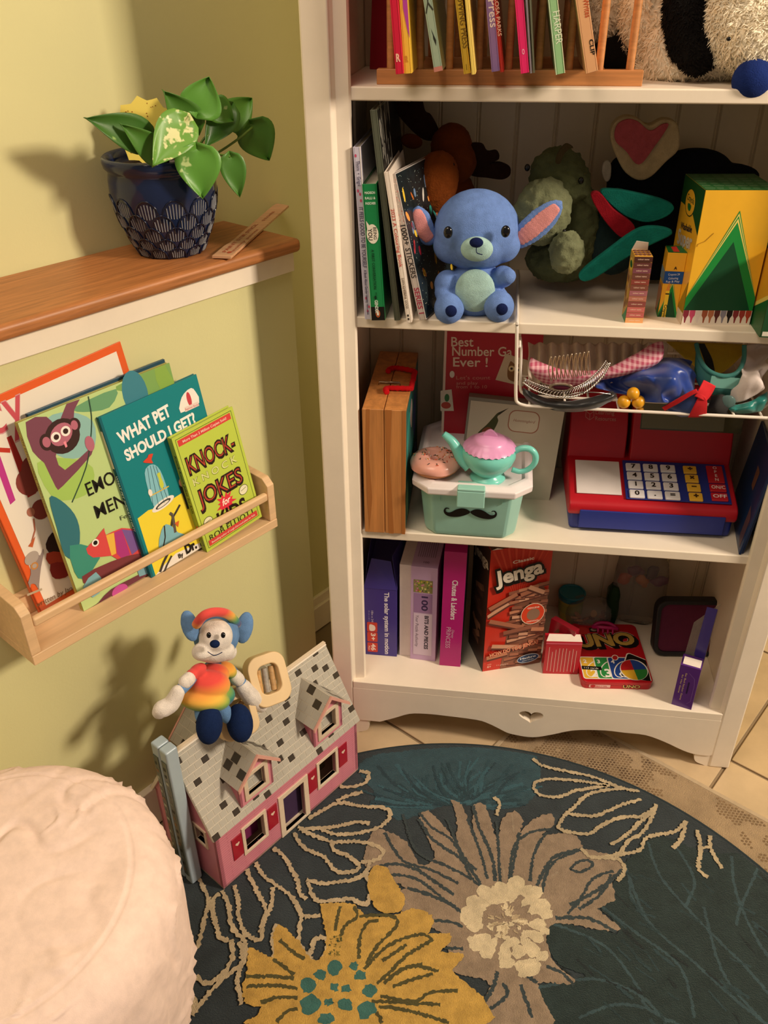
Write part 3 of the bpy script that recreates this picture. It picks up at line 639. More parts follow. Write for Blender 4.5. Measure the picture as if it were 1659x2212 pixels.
# ------------------------------------------------------------------ cash register
a = onZ(1222, 1145, ZC); b = onZ(1585, 1166, ZC)
rg = thing('toy_cash_register', 'red and blue toy cash register with number keys', 'cash register', a, (0, 0, atan2(b.y-a.y, b.x-a.x))); w = (b-a).length-.002; rg.scale = (1, 1, 1.2)
RED, BLU = mt('#b80f20', 'plastic', r=.4), mt('#1f2f86', 'plastic', r=.45)
def yz(bm, prof, x0, x1): return prism(bm, prof, x0, x1, M=frm(V((0, 0, 0)), (0, 1, 0), (0, 0, 1)))
box(bm := B(), .004, w-.004, .005, .190, .0, .045); obj('base', bm, BLU, rg, bevel=.006, seg=3)
yz(bm := B(), [(.002, .025), (-.001, .032), (.0, .0405), (.007, .0455), (.098, .068), (.190, .068), (.190, .02), (.03, .02)], 0, w); obj('housing', bm, RED, rg, bevel=.0035, seg=3)
obj('cash_drawer', box(B(), .018, w-.018, -.003, .1, .007, .034), BLU, rg, bevel=.0012)
yz(bm := B(), [(.098, .060), (.112, .105), (.150, .150), (.188, .150), (.188, .06)], 0, w*.36); yz(bm, [(.094, .060), (.100, .085), (.136, .165), (.19, .165), (.19, .06)], w*.385, w); obj('display_housing', bm, RED, rg, bevel=.003, seg=3)
KO = V((0, .0065, .0462)); KV = V((0, .091, .0225)).normalized(); KN = V((1, 0, 0)).cross(KV)
def kbox(x0, x1, v0, v1, hgt, bm=None, lo=0): return box(bm or B(), x0, x1, v0, v1, lo, hgt, M=frm(KO, (1, 0, 0), KV))
obj('keypad', kbox(.0875, w-.010, .004, .088, .0022), BLU, rg, bevel=.0014)
obj('coin_tray_card', kbox(.012, .082, .012, .084, .0016), mt('#e9e0dc', 'plastic', r=.5), rg, bevel=.0006)
rows = ['789', '456', '123', '0.=']; key = mt('#e9e4e6', 'plastic'); yk = mt('#f0b93a', 'plastic'); rk_ = mt('#c01a28', 'plastic')
kw, kh = .0234, .0165
for r_ in range(4):
    v0 = .088-.0065-(r_+1)*.0192
    for c_ in range(3):
        x0 = .0915+c_*.0272+r_*.0005
        k = obj('number_key', kbox(x0, x0+kw, v0, v0+kh, .0052, lo=.0015), key, rg, bevel=.0018)
        P_ = Print(KO+KN*.0053+V((x0, 0, 0))+KV*v0, (1, 0, 0), KV, .0002); P_.text(rows[r_][c_], kw/2, .0045, .0125, '#2a2018', al='C', bold=.03, sx=1.15); P_.build(rg, 'key_number')
    x0 = .1815+r_*.0008
    obj('operator_key', kbox(x0, x0+kw*.9, v0, v0+kh, .0052, lo=.0015), yk, rg, bevel=.0018)
    P_ = Print(KO+KN*.0053+V((x0, 0, 0))+KV*v0, (1, 0, 0), KV, .0002); P_.text('÷×−+'[r_], kw*.45, .0045, .0135, '#4a2c10', al='C', bold=.05); P_.build(rg, 'key_symbol')
for v0, v1, t_ in ((.045, .082, None), (.0262, .0425, 'ON/C'), (.0075, .024, 'OFF')):
    x0 = w-.0405; obj('function_key', kbox(x0, x0+.0255, v0, v1, .0048, lo=.0015), rk_, rg, bevel=.0016)
    P_ = Print(KO+KN*.0049+V((x0, 0, 0))+KV*v0, (1, 0, 0), KV, .0002)
    if t_: P_.text(t_, .013, .0052, .0095, '#f0d9d4', al='C', bold=.02, w=.021)
    else:
        for i, ch in enumerate('OPEN'): P_.text(ch, .013, .0285-i*.0085, .008, '#f0d9d4', al='C', bold=.02)
    P_.build(rg, 'key_lettering')
DO = V((w*.345, .100, .085)); DV = V((0, .036, .080)).normalized()
P_ = Print(DO, (1, 0, 0), DV, .0006); P_.rect(.022, .026, .158, .044, mt('#4c4a34', 'plastic', r=.12)); P_.rect(.024, .028, .128, .038, '#77735c'); P_.build(rg, 'display_window')
P_ = Print(V((0, .112, .105)), (1, 0, 0), V((0, .038, .045)), .0006); P_.text('Learning', .040, .022, .0085, '#c98078', w=.030, bold=.01); P_.text('Resources', .040, .013, .0085, '#c98078', w=.033, bold=.01)
for k in range(6): P_.line([(.031+.0075*cos(radians(60*k+30)), .0215+.0085*sin(radians(60*k+30))), (.031+.0075*cos(radians(60*k+90)), .0215+.0085*sin(radians(60*k+90)))], .0009, '#c98078')
P_.line([(.031, .0215), (.031, .013)], .0009, '#c98078'); P_.line([(.031, .0215), (.0375, .0258)], .0009, '#c98078'); P_.line([(.031, .0215), (.0245, .0258)], .0009, '#c98078'); P_.build(rg, 'maker_mark')
# blue folded game board beside the register
e = thing('folding_board', 'dark blue folding board wedged between the cash register and the bookcase side', 'board', (.6045, .0205, ZC), (0, radians(5.5), radians(-6.5))); nb = mt('#17305c', 'gloss')
box(bm := B(), 0, .0035, 0, .15, 0, .158); obj('front_leaf', bm, nb, e, bevel=.0006)
box(bm := B(), .0042, .0075, .004, .15, 0, .154); obj('rear_leaf', bm, nb, e, bevel=.0006)
P_ = Print(V((0, .15, 0)), (0, -1, 0), (0, 0, 1), .0003); P_.poly([(.075, .118), (.098, .118), (.098, .085), (.08, .085)], '#6d4a3a'); P_.poly([(.118, .015), (.141, .006), (.141, .06), (.118, .072)], '#57404a'); P_.rect(.145, .002, .0015, .15, '#3c5f9a'); P_.build(e, 'printed_panel')
# ================================================================== SHELF D
o, w, h, d = carton('puzzle_box', 'purple solar system puzzle box with its top flaps open', (789, 1413), (857, 1419), (787, 1270), ZD, .2, '#43368a', straight=True, yaw=0)
p = fprint(w, d, h, 'front')
p.text('The solar system in motion', w*.63, h-.006, .0118, '#e8e2ee', a=-90, w=h*.93, bold=.03)
p.text('18in x 24in', w*.22, h*.68, .0052, '#c9c0de', a=-90, w=h*.2, bold=.01); p.text('45 cm x 60 cm', w*.13, h*.68, .0035, '#a99fce', a=-90, w=h*.18)
for k, (t_, yy) in enumerate((('', .36), ('3+', .21), ('46', .05))): p.rr(w*.08, h*yy, w*.32, h*.145, .002, '#cf4335'); p.text(t_, w*.20, h*(yy+.13), .0115, '#f2e3dc', a=-90, w=h*.11, bold=.03) if t_ else None
p.poly(sm2([(w*.16, h*.47), (w*.3, h*.46), (w*.34, h*.42), (w*.3, h*.38), (w*.16, h*.38)], 3), '#f2e3dc'); p.text('PCS', w*.11, h*.14, .004, '#f2e3dc', a=-90, w=h*.06, bold=.02); p.build(o)
pm = mt('#3c3080', 'gloss')
def flap(parent, pts, name='open_flap', mat=pm, th=.0008): # pts: 4 corners, local
    a, b, c, dd = [V(q) for q in pts]; n = (b-a).cross(dd-a).normalized()*th; bm = B(); vs = [bm.verts.new(q) for q in (a, b, c, dd)] + [bm.verts.new(q+n) for q in (a, b, c, dd)]
    for f in ((0, 1, 2, 3), (7, 6, 5, 4), (0, 4, 5, 1), (1, 5, 6, 2), (2, 6, 7, 3), (3, 7, 4, 0)): bm.faces.new([vs[i] for i in f])
    return obj(name, bm, mat, parent)
flap(o, [(0, 0, h), (w, 0, h), (w*.78, .022, h+.046), (w*.2, .022, h+.050)]); flap(o, [(w, 0, h), (w, .12, h), (w+.004, .12, h+.05), (w-.012, .03, h+.052)]); flap(o, [(0, .01, h), (0, .15, h), (-.001, .14, h+.05), (.004, .04, h+.05)])
# white base and lilac lid
o, w, h = stand('puzzle_box', 'white and lilac hundred piece puzzle box standing on its side', 'box', (862, 1418), (940, 1436), (857, 1218), ZD, straight=True, yaw0=-3); d = .2
w2 = w*.38
obj('box_base', box(B(), 0, w*.62, .004, d, 0, h*.985), mt('#e0d2cf', 'paper'), o, bevel=.0006)
obj('box_lid', box(B(), w2*.82, w, -.002, d+.004, -.0, h), mt('#c3a3c9', 'gloss'), o, bevel=.0006)
p = Print((w2*.82, -.002, 0), (1, 0, 0), (0, 0, 1)); W_ = w-w2*.82
p.rect(W_*.1, h*.74, W_*.72, h*.13, '#8a8550'); random.seed(4)
for k in range(40): p.ell(W_*random.uniform(.14, .78), h*random.uniform(.75, .86), .0018, .0022, random.choice(['#c9b83e', '#6f8f3e', '#d8c98a', '#b0563a', '#4f6b34', '#c97a9a']), 6); p.k = 2
p.k = 3; p.rect(W_*.12, h*.53, W_*.7, h*.2, '#9d7aa6'); p.text('100', W_*.42, h*.705, .0155, '#3f2c54', a=-90, w=h*.155, bold=.03)
p.rect(W_*.12, h*.06, W_*.72, h*.46, '#d6c3d8'); p.text('BITS AND PIECES', W_*.55, h*.50, .0095, '#2f2436', a=-90, w=h*.37, bold=.04); p.text('Your Puzzle Authority', W_*.2, h*.50, .0078, '#4d3d55', a=-90, w=h*.35, shear=.15); p.build(o)
p = Print((0, -.002, h), (1, 0, 0), (0, 1, 0))
for k in range(9): p.rect(w*(.42+.055*k), .03, .0009, .06, '#6d5a74')
p.text('100', w*.6, .012, .008, '#55435c', w=.01); p.build(o)
# magenta long box
o, w, h, d = carton('board_game_box', 'magenta board game box with white curly lettering on its side', (949, 1437), (994, 1445), (960, 1191), ZD, .225, '#b01573', yaw=0)
p = fprint(w, d, h, 'front'); p.text('Chutes & Ladders', w*.42, h*.77, .0135, '#e6d6dc', a=-90, w=h*.34, bold=.025); p.text('Disney', w*.50, h*.34, .0065, '#d7a9c4', a=-90, w=h*.075, shear=.2); p.text('PRINCESS', w*.25, h*.36, .0115, '#d7a9c4', a=-90, w=h*.19, bold=.0)
p.build(o)
fprint(w, d, h, 'right').rect(.001, .001, d-.002, h-.002, '#2c3a40').rect(.0, h*.1, d*.3, h*.6, '#39565c').build(o)
# tall red tumbling-block game box
o, w, h, d = carton('block_game_box', 'tall red tumbling block game box with open torn top', (1042, 1451), (1166, 1431), (1064, 1189), ZD, .085, '#c8301f', straight=True)
p = fprint(w, d, h, 'front'); p.cw, p.ch = w, h; WD = ['#c08060', '#a86a50', '#8f5743', '#cf9a7c', '#6f3c30']
for k in range(14):
    a0 = 200+k*14; p.poly([(w*.5, h*.6), (w*.5+.2*cos(radians(a0)), h*.6+.2*sin(radians(a0))), (w*.5+.2*cos(radians(a0+5)), h*.6+.2*sin(radians(a0+5)))], '#d43c28', False) if False else None
for k in range(9): p.poly([(w*.5, h*.55), (w*(.02+.12*k), h*.995), (w*(.06+.12*k), h*.995)], '#d84a35', False)
p.k += 1; random.seed(12); p.poly([(w*.3, 0), (w*.998, 0), (w*.998, h*.60), (w*.86, h*.70), (w*.62, h*.66), (w*.40, h*.5), (w*.36, h*.25)], '#8a5a46')
def blk(x, y, L, H, a, c): p.rect(x, y, L, H, c, a); p.rect(x, y, L, H*.3, '#5d3329', a)
for r_ in range(16):
    y_ = h*(.015+.041*r_); x_ = w*(.40+.02*(r_ % 3)); 
    for q_ in range(4):
        if random.random() < .97: blk(x_+w*.16*q_-w*.06*(r_ % 2), y_+w*.03*q_*(1 if r_ % 2 else .6), w*.17, h*.034, 8 if r_ % 2 else -4, random.choice(WD[:4]))
        elif random.random() < .5: blk(x_+w*.16*q_, y_, w*.12, h*.03, 8, WD[4])
for x_, y_, L_, a_ in ((.02, .46, .42, 32), (.06, .52, .5, 28), (.02, .42, .62, -22), (.55, .60, .3, 18), (.62, .66, .3, -30), (.1, .20, .5, -12), (.05, .10, .35, 8), (.3, .3, .6, 6), (.75, .3, .22, -10)): blk(w*x_, h*y_, w*L_, h*.045, a_, random.choice(WD[:4]))
p.text('Classic', w*.52, h*.895, .0085, '#eadfce', al='C', w=w*.34, bold=.02, a=6)
p.text('Jenga', w*.085, h*.715, .043, '#14100e', w=w*.84, a=10, bold=.09); p.text('Jenga', w*.06, h*.74, .043, '#14100e', w=w*.84, a=10, bold=.07); p.text('Jenga', w*.085, h*.728, .043, '#14100e', w=w*.84, a=10, bold=.07)
p.text('Jenga', w*.10, h*.735, .041, '#efe3d0', w=w*.78, a=10, bold=.035)
p.text('HOW DO YOU JENGA?', w*.09, h*.135, .0125, '#c2351f', w=w*.84, a=10, bold=.06); p.text('HOW DO YOU JENGA?', w*.10, h*.137, .0118, '#e8b48a', w=w*.82, a=10, bold=.01)
p.ell(w*.76, h*.46, w*.20, h*.088, '#e9cdb4', a=0); p.ell(w*.76, h*.46, w*.19, h*.082, '#d6401f'); p.ell(w*.77, h*.455, w*.11, h*.048, '#8d6b56'); p.text('GENUINE', w*.76, h*.505, .0048, '#efd6c2', al='C', w=w*.2, bold=.02); p.text('HARDWOOD', w*.77, h*.393, .0045, '#efd6c2', al='C', w=w*.2, bold=.02)
p.ell(w*.76, h*.075, w*.19, h*.038, '#bfc9d2', a=6); p.ell(w*.76, h*.075, w*.18, h*.033, '#1f3d66', a=6); p.text('Hasbro', w*.76, h*.075, .0062, '#e6e9ec', al='C', w=w*.27, bold=.02, a=6); p.text('GAMING', w*.76, h*.055, .0035, '#e6e9ec', al='C', w=w*.2, a=6)
p.text('AGES', w*.06, h*.07, .0032, '#eac6b4'); p.text('6+', w*.06, h*.045, .007, '#eac6b4', bold=.02); p.text('1+ players', w*.22, h*.05, .0045, '#eac6b4', w=w*.2); p.build(o)
p = fprint(w, d, h, 'left'); p.cw, p.ch = d, h; p.rect(0, 0, d, h, '#3a251e')
for k in range(12): p.rect(d*random.uniform(.05, .5), h*random.uniform(.03, .7), d*.4, h*.045, random.choice(['#6b4636', '#8a5c45', '#52342a']), random.uniform(-40, 40))
p.text('Jenga', d*.95, h*.84, .03, '#cdbfae', a=8, al='R', bold=.03, w=d*.9); p.build(o)
flap(o, [(0, d, h), (w, d, h), (w*.9, d+.01, h+.012), (w*.1, d+.01, h+.016)], mat=mt('#8a6b50', 'paper')); bm = B()
prism(bm, [(0, h-.001), (w*.1, h+.003), (w*.22, h-.001), (w*.4, h+.002), (w*.6, h+.003), (w, h+.005), (w, h+.0), (0, h-.004)], -.0006, -.0002, M=frm(V((0, 0, 0)), (1, 0, 0), (0, 0, 1))); obj('torn_edge', bm, mt('#e6dacb', 'paper'), o)
obj('box_opening', box(B(), .001, w-.001, .001, d-.001, h, h+.0004), mt('#5a4030', 'paper'), o)
# red card carton with white flap, and the tall red one behind it
o, w, h, d = carton('card_carton', 'small red card carton with a white slanted top flap', (1172, 1455), (1248, 1457), (1180, 1386), ZD, .024, '#b81c2c', straight=True)
p = fprint(w, d, h, 'front'); random.seed(6)
for k in range(9): p.rect(w*(.1+.095*k)+.0, h*(.06+.05*random.random()), .0011, h*random.uniform(.55, .78), '#e0a59c')
p.rect(0, h*.93, w, h*.05, '#d4566a'); p.build(o); flap(o, [(.0, .001, h), (w, .001, h), (w-.003, .014, h+.006), (.006, .014, h+.006)], mat=mt('#eee0d2', 'paper'))
e = thing('card_carton', 'red carton with yellow letters leaning behind the small red carton', 'box', (onY(1177, 1380, .10).x, .10, ZD), (radians(-8), 0, radians(-38)))
obj('carton', box(B(), 0, .052, 0, .014, 0, .092), mt('#97182a', 'gloss'), e, bevel=.0006); fprint(.052, .014, .092, 'front').text('UNO', .03, .014, .02, '#c9a24a', a=75, w=.05, bold=.05).ell(.012, .05, .006, .03, '#6d4a30', a=-15).build(e)
# modelling dough tub
c = onZ(1226, 1345, ZD); e = thing('dough_tub', 'small yellow tub of modelling dough with a teal lid', 'tub', (c.x+.004, c.y+.022, ZD))
lathe(B_ := B(), [(.020, 0), (.021, .001), (.0245, .050)], 32); obj('tub', B_, mt('#a9a63e', 'plastic'), e, smooth=True, auto=True)
lathe(B_ := B(), [(.0255, .047), (.0262, .048), (.0262, .058), (.0245, .0595), (.0225, .0590), (.0215, .0575), (.0001, .0570)], 32); obj('lid', B_, mt('#0f6f7c', 'plastic'), e, smooth=True, auto=True); obj('label', lathe(B(), [(.0232, .02), (.0243, .04)], 32, cap=False), mt('#8fa04a', 'paper'), e, smooth=True)
# card game tin
a = onZ(1256, 1487, ZD); b = onZ(1409, 1492, ZD); w = (b-a).length; d = .158; h = .017
e = thing('card_game_tin', 'red card game tin with gold lettering lying flat at the shelf front', 'tin', a, (0, 0, atan2(b.y-a.y, b.x-a.x)+radians(1)))
tn_ = mt('#b8141f', 'plastic', r=.3)
prism(bm := B(), rrect(0, w, 0, d, .010), 0, h*.55); obj('tin', bm, tn_, e, bevel=.0012); prism(bm := B(), rrect(-.0008, w+.0008, -.0008, d+.0008, .011), h*.5, h); obj('lid', bm, tn_, e, bevel=.0018, seg=3)
p = Print((0, 0, h), (1, 0, 0), (0, 1, 0), .0002)
for b_, c_, dx, dy in ((.12, '#e8dcc2', .0, 0), (.10, '#15110e', 0, 0), (.085, '#15110e', .003, -.003), (.085, '#15110e', .005, -.005), (.045, '#c5a04c', -.001, .001)): p.text('UNO', w*.5+dx, d*.60+dy, .046, c_, al='C', w=w*(.86+b_*.6), bold=b_, a=6)
cards = [(.0, .035, '#e3b73a', '2', 4), (.2, .038, '#2f8a43', '3', 2), (.4, .04, '#24438c', '4', -3)]
for x_, y_, c_, t_, a_ in cards:
    p.poly([(w*x_+.003+i, .006+j) for i, j in rrect(0, .046, 0, .058, .005)], '#ece4d8'); p.poly([(w*x_+.005+i, .008+j) for i, j in rrect(0, .042, 0, .054, .004)], c_); p.ell(w*x_+.026, .032, .013, .024, '#ece4d8', a=-30); p.ell(w*x_+.026, .032, .011, .022, c_, a=-30)
    p.text(t_, w*x_+.009, .047, .013, '#f2ece2', bold=.03); p.text(t_, w*x_+.018, .012, .028, '#f2ece2', bold=.03)
ca, sa = cos(radians(-22)), sin(radians(-22))
cr = lambda L: [(w*.52+i*ca-j*sa, .020+i*sa+j*ca) for i, j in L]
cr2 = lambda L: [(min(w-.0015, max(.002, x_)), min(d-.01, max(.0035, y_))) for x_, y_ in ((w*.54+i*ca+j*sa*-1, .014+i*sa+j*ca) for i, j in L)]
p.poly(cr2(rrect(0, .056, 0, .068, .006)), '#ece4d8'); p.poly(cr2(rrect(.002, .054, .002, .066, .005)), '#15120f')
cx, cy = w*.775, .031
p.ell(cx, cy, .0245, .0275, '#ece4d8', 28, -20)
for k, c_ in enumerate(('#24438c', '#b81f22', '#e0ad2e', '#2f8038')):
    p.poly([(cx, cy)] + [(cx+.023*cos(radians(t)), cy+.026*sin(radians(t))) for t in range(k*90+5, k*90+96, 10)], c_, False)
p.k += 1; p.ell(w*.55, .062, .006, .008, '#ece4d8', a=-22); p.ell(w*.55, .062, .0045, .0062, '#b81f22', a=-22); p.rect(.004, .030, w*.28, .009, '#15120f', -3); p.text('112 cards', .008, .032, .006, '#e6dcc8', w=w*.2, a=-3)
p.ell(w*.18, d*.86, .011, .011, '#c9332f'); p.rect(w*.28, d*.84, .016, .012, '#2a2018'); p.ell(w*.28+.008, d*.84+.006, .006, .004, '#b9a88a'); p.build(e, 'printed_lid')
p = Print((0, -.0008, 0), (1, 0, 0), (0, 0, 1), .0003); p.rect(w*.1, .004, w*.3, .0065, '#e3b6ae'); p.ell(w*.155, .0072, .005, .003, '#b8141f'); p.text('MATTEL', w*.2, .0055, .004, '#b8141f', w=w*.16, bold=.02)
for b_, c_, dx in ((.07, '#15110e', .0006), (.02, '#d8b466', 0)): p.text('UNO', w*.7+dx, .0042, .0095, c_, al='C', w=w*.24, bold=b_)
p.build(e)
# magenta hair claw
e = thing('hair_claw', 'magenta plastic hair claw lying on the back of the tin', 'hair clip', (.452, .175, ZD+.0175)); mg = mt('#b3155e', 'plastic')
for s_ in (-1, 1):
    bm = B(); tube(bm, smoothpts([(-.022, 0, .008), (-.01, s_*.006, .014), (.01, s_*.006, .014), (.024, 0, .008)], 5), .0035, 8)
    for k in range(4): tube(bm, smoothpts([(-.013+.009*k, s_*.006, .013), (-.013+.009*k, s_*.014, .009), (-.013+.009*k, s_*.010, .0015)], 4), [.0022, .002, .0019, .0018, .0016, .0014, .0012, .001, .0008], 6)
    obj('claw_half', bm, mg, e, smooth=True)
# clear bag of wooden pieces
clr = mt('#d9d2c8', 'clear')
def bag(name, label, c, r, seed, mat=clr):
    e = thing(name, label, 'bag', c); random.seed(seed); bm = B(); bmesh.ops.create_icosphere(bm, subdivisions=4, radius=1)
    for v in bm.verts:
        q = v.co.copy(); n_ = .10*noise.noise(q*2.2+V((seed, 0, 0)))+.05*noise.noise(q*6+V((0, seed, 0)))
        sq = lambda a_, e_: math.copysign(abs(a_)**e_, a_)
        v.co = V((sq(q.x, .6)*r[0], sq(q.y, .6)*r[1], sq(q.z, .6)*r[2]))*(1+n_)
        v.co.z = max(v.co.z, -r[2]*.97)+r[2]*.97
    obj('film', bm, mat, e, smooth=True); return e
bag('clear_bag', 'clear plastic bag with pale wooden pieces behind the card tin', (.425, .214, ZD), (.042, .026, .030), 3)
ws = [mt(c_, 'wood', s=200) for c_ in ('#c98e55', '#a96c40', '#d9b07c', '#8a5636')]; random.seed(21); wp = {}
for k in range(16):
    i = k % 4
    if i not in wp:
        bm = B(); prism(bm, [rrect(-.007, .007, -.005, .005, .002, 2), sm2([(-.008, -.003), (0, -.006), (.008, -.002), (.003, .006), (-.006, .004)], 2), circ(0, 0, .0065, n=10), [(-.008, -.003), (.008, -.003), (.008, .003), (0, .003), (0, .007), (-.008, .007)]][i], 0, .004); o = obj('wooden_piece', bm, ws[i], bevel=.0006, seg=1); wp[i] = o
    else: o = wp[i].copy(); C.objects.link(o)
    o.location = (.425+random.uniform(-.028, .028), .214+random.uniform(-.014, .012), ZD+.002+(.006 if k < 8 else .022)*random.uniform(.3, 1.1)); o.rotation_euler = (random.uniform(-.7, .7), random.uniform(-.7, .7), random.uniform(0, 6))
    tag(o, ['pale rectangular wooden puzzle piece', 'brown curvy wooden puzzle piece', 'light round wooden puzzle piece', 'dark notched wooden puzzle piece'][i]+' heaped inside the clear bag', 'puzzle piece', 'wooden pieces in the clear bag')
bag('clear_bag', 'empty looking clear plastic bag against the back left of the tin', (.30, .232, ZD), (.035, .022, .075), 8)
b2 = bag('clear_bag', 'clear plastic bag with orange and purple toys at the back', (.515, .236, ZD+.0), (.05, .019, .082), 5)
random.seed(31); 
for k in range(5):
    col = ['#c2542b', '#6a2f5e', '#d07a3a', '#3d2a52', '#7d3a6a'][k]; bm = B(); ball(bm, (0, 0, 0), (.011, .008, .014), n=12); ball(bm, (.008, 0, .01), (.006, .006, .006), n=10); ball(bm, (-.008, 0, -.006), (.005, .005, .006), n=10)
    o = blob('toy_figure', bm, mt(col, 'plastic'), None, vox=.0018, sm=2); o.location = (.485+.016*k, .237, ZD+.10+.02*(k % 2)); o.rotation_euler = (0, k, 0); tag(o, ['burnt orange', 'plum', 'light orange', 'dark violet', 'mauve'][k]+' toy lump inside the clear bag at the back', 'toy')
# maroon mesh pouch in a black frame
e = thing('mesh_case', 'dark maroon mesh case with a rounded black frame', 'case', (onY(1482, 1395, .15).x, .15, ZD), (radians(-14), 0, radians(6)))
ringprism(bm := B(), rrect(-.062, .062, 0, .112, .02), rrect(-.053, .053, .009, .103, .014), -.012, .012, M=frm(V((0, 0, 0)), (1, 0, 0), (0, 0, 1))); obj('frame', bm, mt('#17171a', 'plastic', r=.5), e, bevel=.003)
prism(bm := B(), rrect(-.053, .053, .009, .103, .014), -.006, .008, M=frm(V((0, 0, 0)), (1, 0, 0), (0, 0, 1))); obj('mesh_panel', bm, mt('#5a1034', 'cloth'), e)
# purple hanging carton
o, w, h, d = carton('hanging_carton', 'purple hanging carton with tiny gold lettering and raised back card', (1450, 1521), (1493, 1534), (1464, 1433), ZD, .03, '#5a2a86', straight=True)
p = fprint(w, d, h, 'front'); p.text('Ear Bud Sticker Gems', w*.33, h*.83, .0038, '#d9c08a', a=-90, w=h*.66, bold=.01); p.text('for Her Game', w*.18, h*.78, .0036, '#d9c08a', a=-90, w=h*.45, bold=.01); p.line([(w*.5, h*.85), (w*.8, h*.75), (w*.86, h*.6), (w*.86, h*.2), (w*.7, h*.12)], .0007, '#8a63b0'); p.rect(w*.55, h*.36, w*.07, h*.28, '#2c1446'); p.build(o)
flap(o, [(.003, .003, h), (w-.002, .003, h), (w-.002, .018, h+.004), (.003, .018, h+.004)], mat=mt('#efe4d8', 'paper')); flap(o, [(w*.45, d, h*.5), (w*1.0, d*.9, h*.55), (w*1.05, d+.01, h+.10), (w*.55, d+.012, h+.098)], 'back_card'); flap(o, [(.0, d*.9, h*.3), (w*.98, d*.8, h*.3), (w*1.12, d+.014, h+.11), (.004, d+.012, h+.06)], 'clear_shell', clr, .0006)
bag('clear_bag', 'clear bag with dark green filling left of the maroon case', (.468, .226, ZD), (.012, .02, .045), 12, mt('#2e4a2c', 'clear', t=.4))

# ================================================================== WIRE BASKET UNDER SHELF B
wm = mt('#e9dfd3', 'plastic', r=.4); bs = thing('wire_basket', 'white wire basket hooked under the middle shelf', 'basket')
bX0, bX1, bz = .2475, .606, .6845
def loop(Y, top, x0, x1, name, z=bz, r=.0021):
    bm = B(); tube(bm, smoothpts([(x0-.006, Y, top), (x0-.003, Y, z+.07), (x0, Y, z+.016), (x0+.004, Y, z+.004), (x0+.016, Y, z)], 5)+smoothpts([(x0+.03, Y, z), (x1-.03, Y, z), (x1-.016, Y, z), (x1-.004, Y, z+.004), (x1, Y, z+.016), (x1+.003, Y, z+.07), (x1+.006, Y, top)], 5), r, 8); return obj(name, bm, wm, bs, smooth=True)
loop(.006, ZB+.001, bX0, bX1, 'front_frame', r=.0024); loop(.036, .775, bX0+.006, bX1-.006, 'inner_frame', z=bz+.002); loop(.225, .775, bX0+.006, bX1-.006, 'back_frame', z=bz+.002)
for sx in (bX0-.006, bX1+.006):
    tube(bm := B(), smoothpts([(sx, .006, ZB-.002), (sx, .009, ZB+.003), (sx, .02, ZB+.004), (sx, .24, ZB+.004)], 4), .0024, 8); obj('shelf_hook', bm, wm, bs, smooth=True)
    tube(bm := B(), [(sx+(.006 if sx < .4 else -.006), .006, .772), (sx+(.006 if sx < .4 else -.006), .225, .772)], .002, 8); obj('side_wire', bm, wm, bs, smooth=True)
cw = None
for x_ in (.268, .318, .352, .392, .418, .462, .505, .548, .585):
    if cw is None: tube(bm := B(), [(0, .006, bz-.001), (0, .225, bz)], .0016, 8); cw = obj('cross_wire', bm, wm, bs, smooth=True); q_ = cw
    else: q_ = cw.copy(); C.objects.link(q_); q_.parent = bs
    q_.location.x = x_
tube(bm := B(), [(bX0+.008, .11, bz+.001), (bX1-.008, .11, bz+.001)], .0016, 8); obj('long_wire', bm, wm, bs, smooth=True)

def cloth(name, label, cat, rows, mat, fold=.002, fs=40, th=.0012, sub=5, seed=0, rot=None, parent=None, ridge=False):
    """a lying or hanging piece of fabric through a net of points (pixel x, pixel y, depth Y)"""
    G_ = [[onY(*q) for q in r_] for r_ in rows]
    G_ = [smoothpts(r_, sub) for r_ in G_]; cols = list(zip(*G_)); cols = [smoothpts(c_, sub) for c_ in cols]
    base = sum((q for c_ in cols for q in c_), V((0, 0, 0)))/sum(len(c_) for c_ in cols); base.z = min(q.z for c_ in cols for q in c_)
    bm = B(); vv = []
    for i, c_ in enumerate(cols):
        r_ = []
        for j, q in enumerate(c_):
            n_ = noise.noise(q*fs+V((seed, seed, 0)))+.5*noise.noise(q*fs*2.3+V((seed, 0, 3))); n_ = n_+(.45-abs(noise.noise(V((q.x*fs*.9+q.z*fs*.8, q.y*fs, seed+5)))*2))*(1.3 if ridge else 0); r_.append(bm.verts.new(q-base+V((n_*.4, -n_, n_*.5))*fold))
        vv.append(r_)
    for a, b in zip(vv, vv[1:]):
        for j in range(len(a)-1): bm.faces.new((a[j], a[j+1], b[j+1], b[j]))
    o = obj(name, bm, mat, parent, smooth=True); o.location = base if not parent else base-parent.location
    s_ = o.modifiers.new('s', 'SOLIDIFY'); s_.thickness = th; s_.offset = 0
    if label: tag(o, label, cat)
    return o
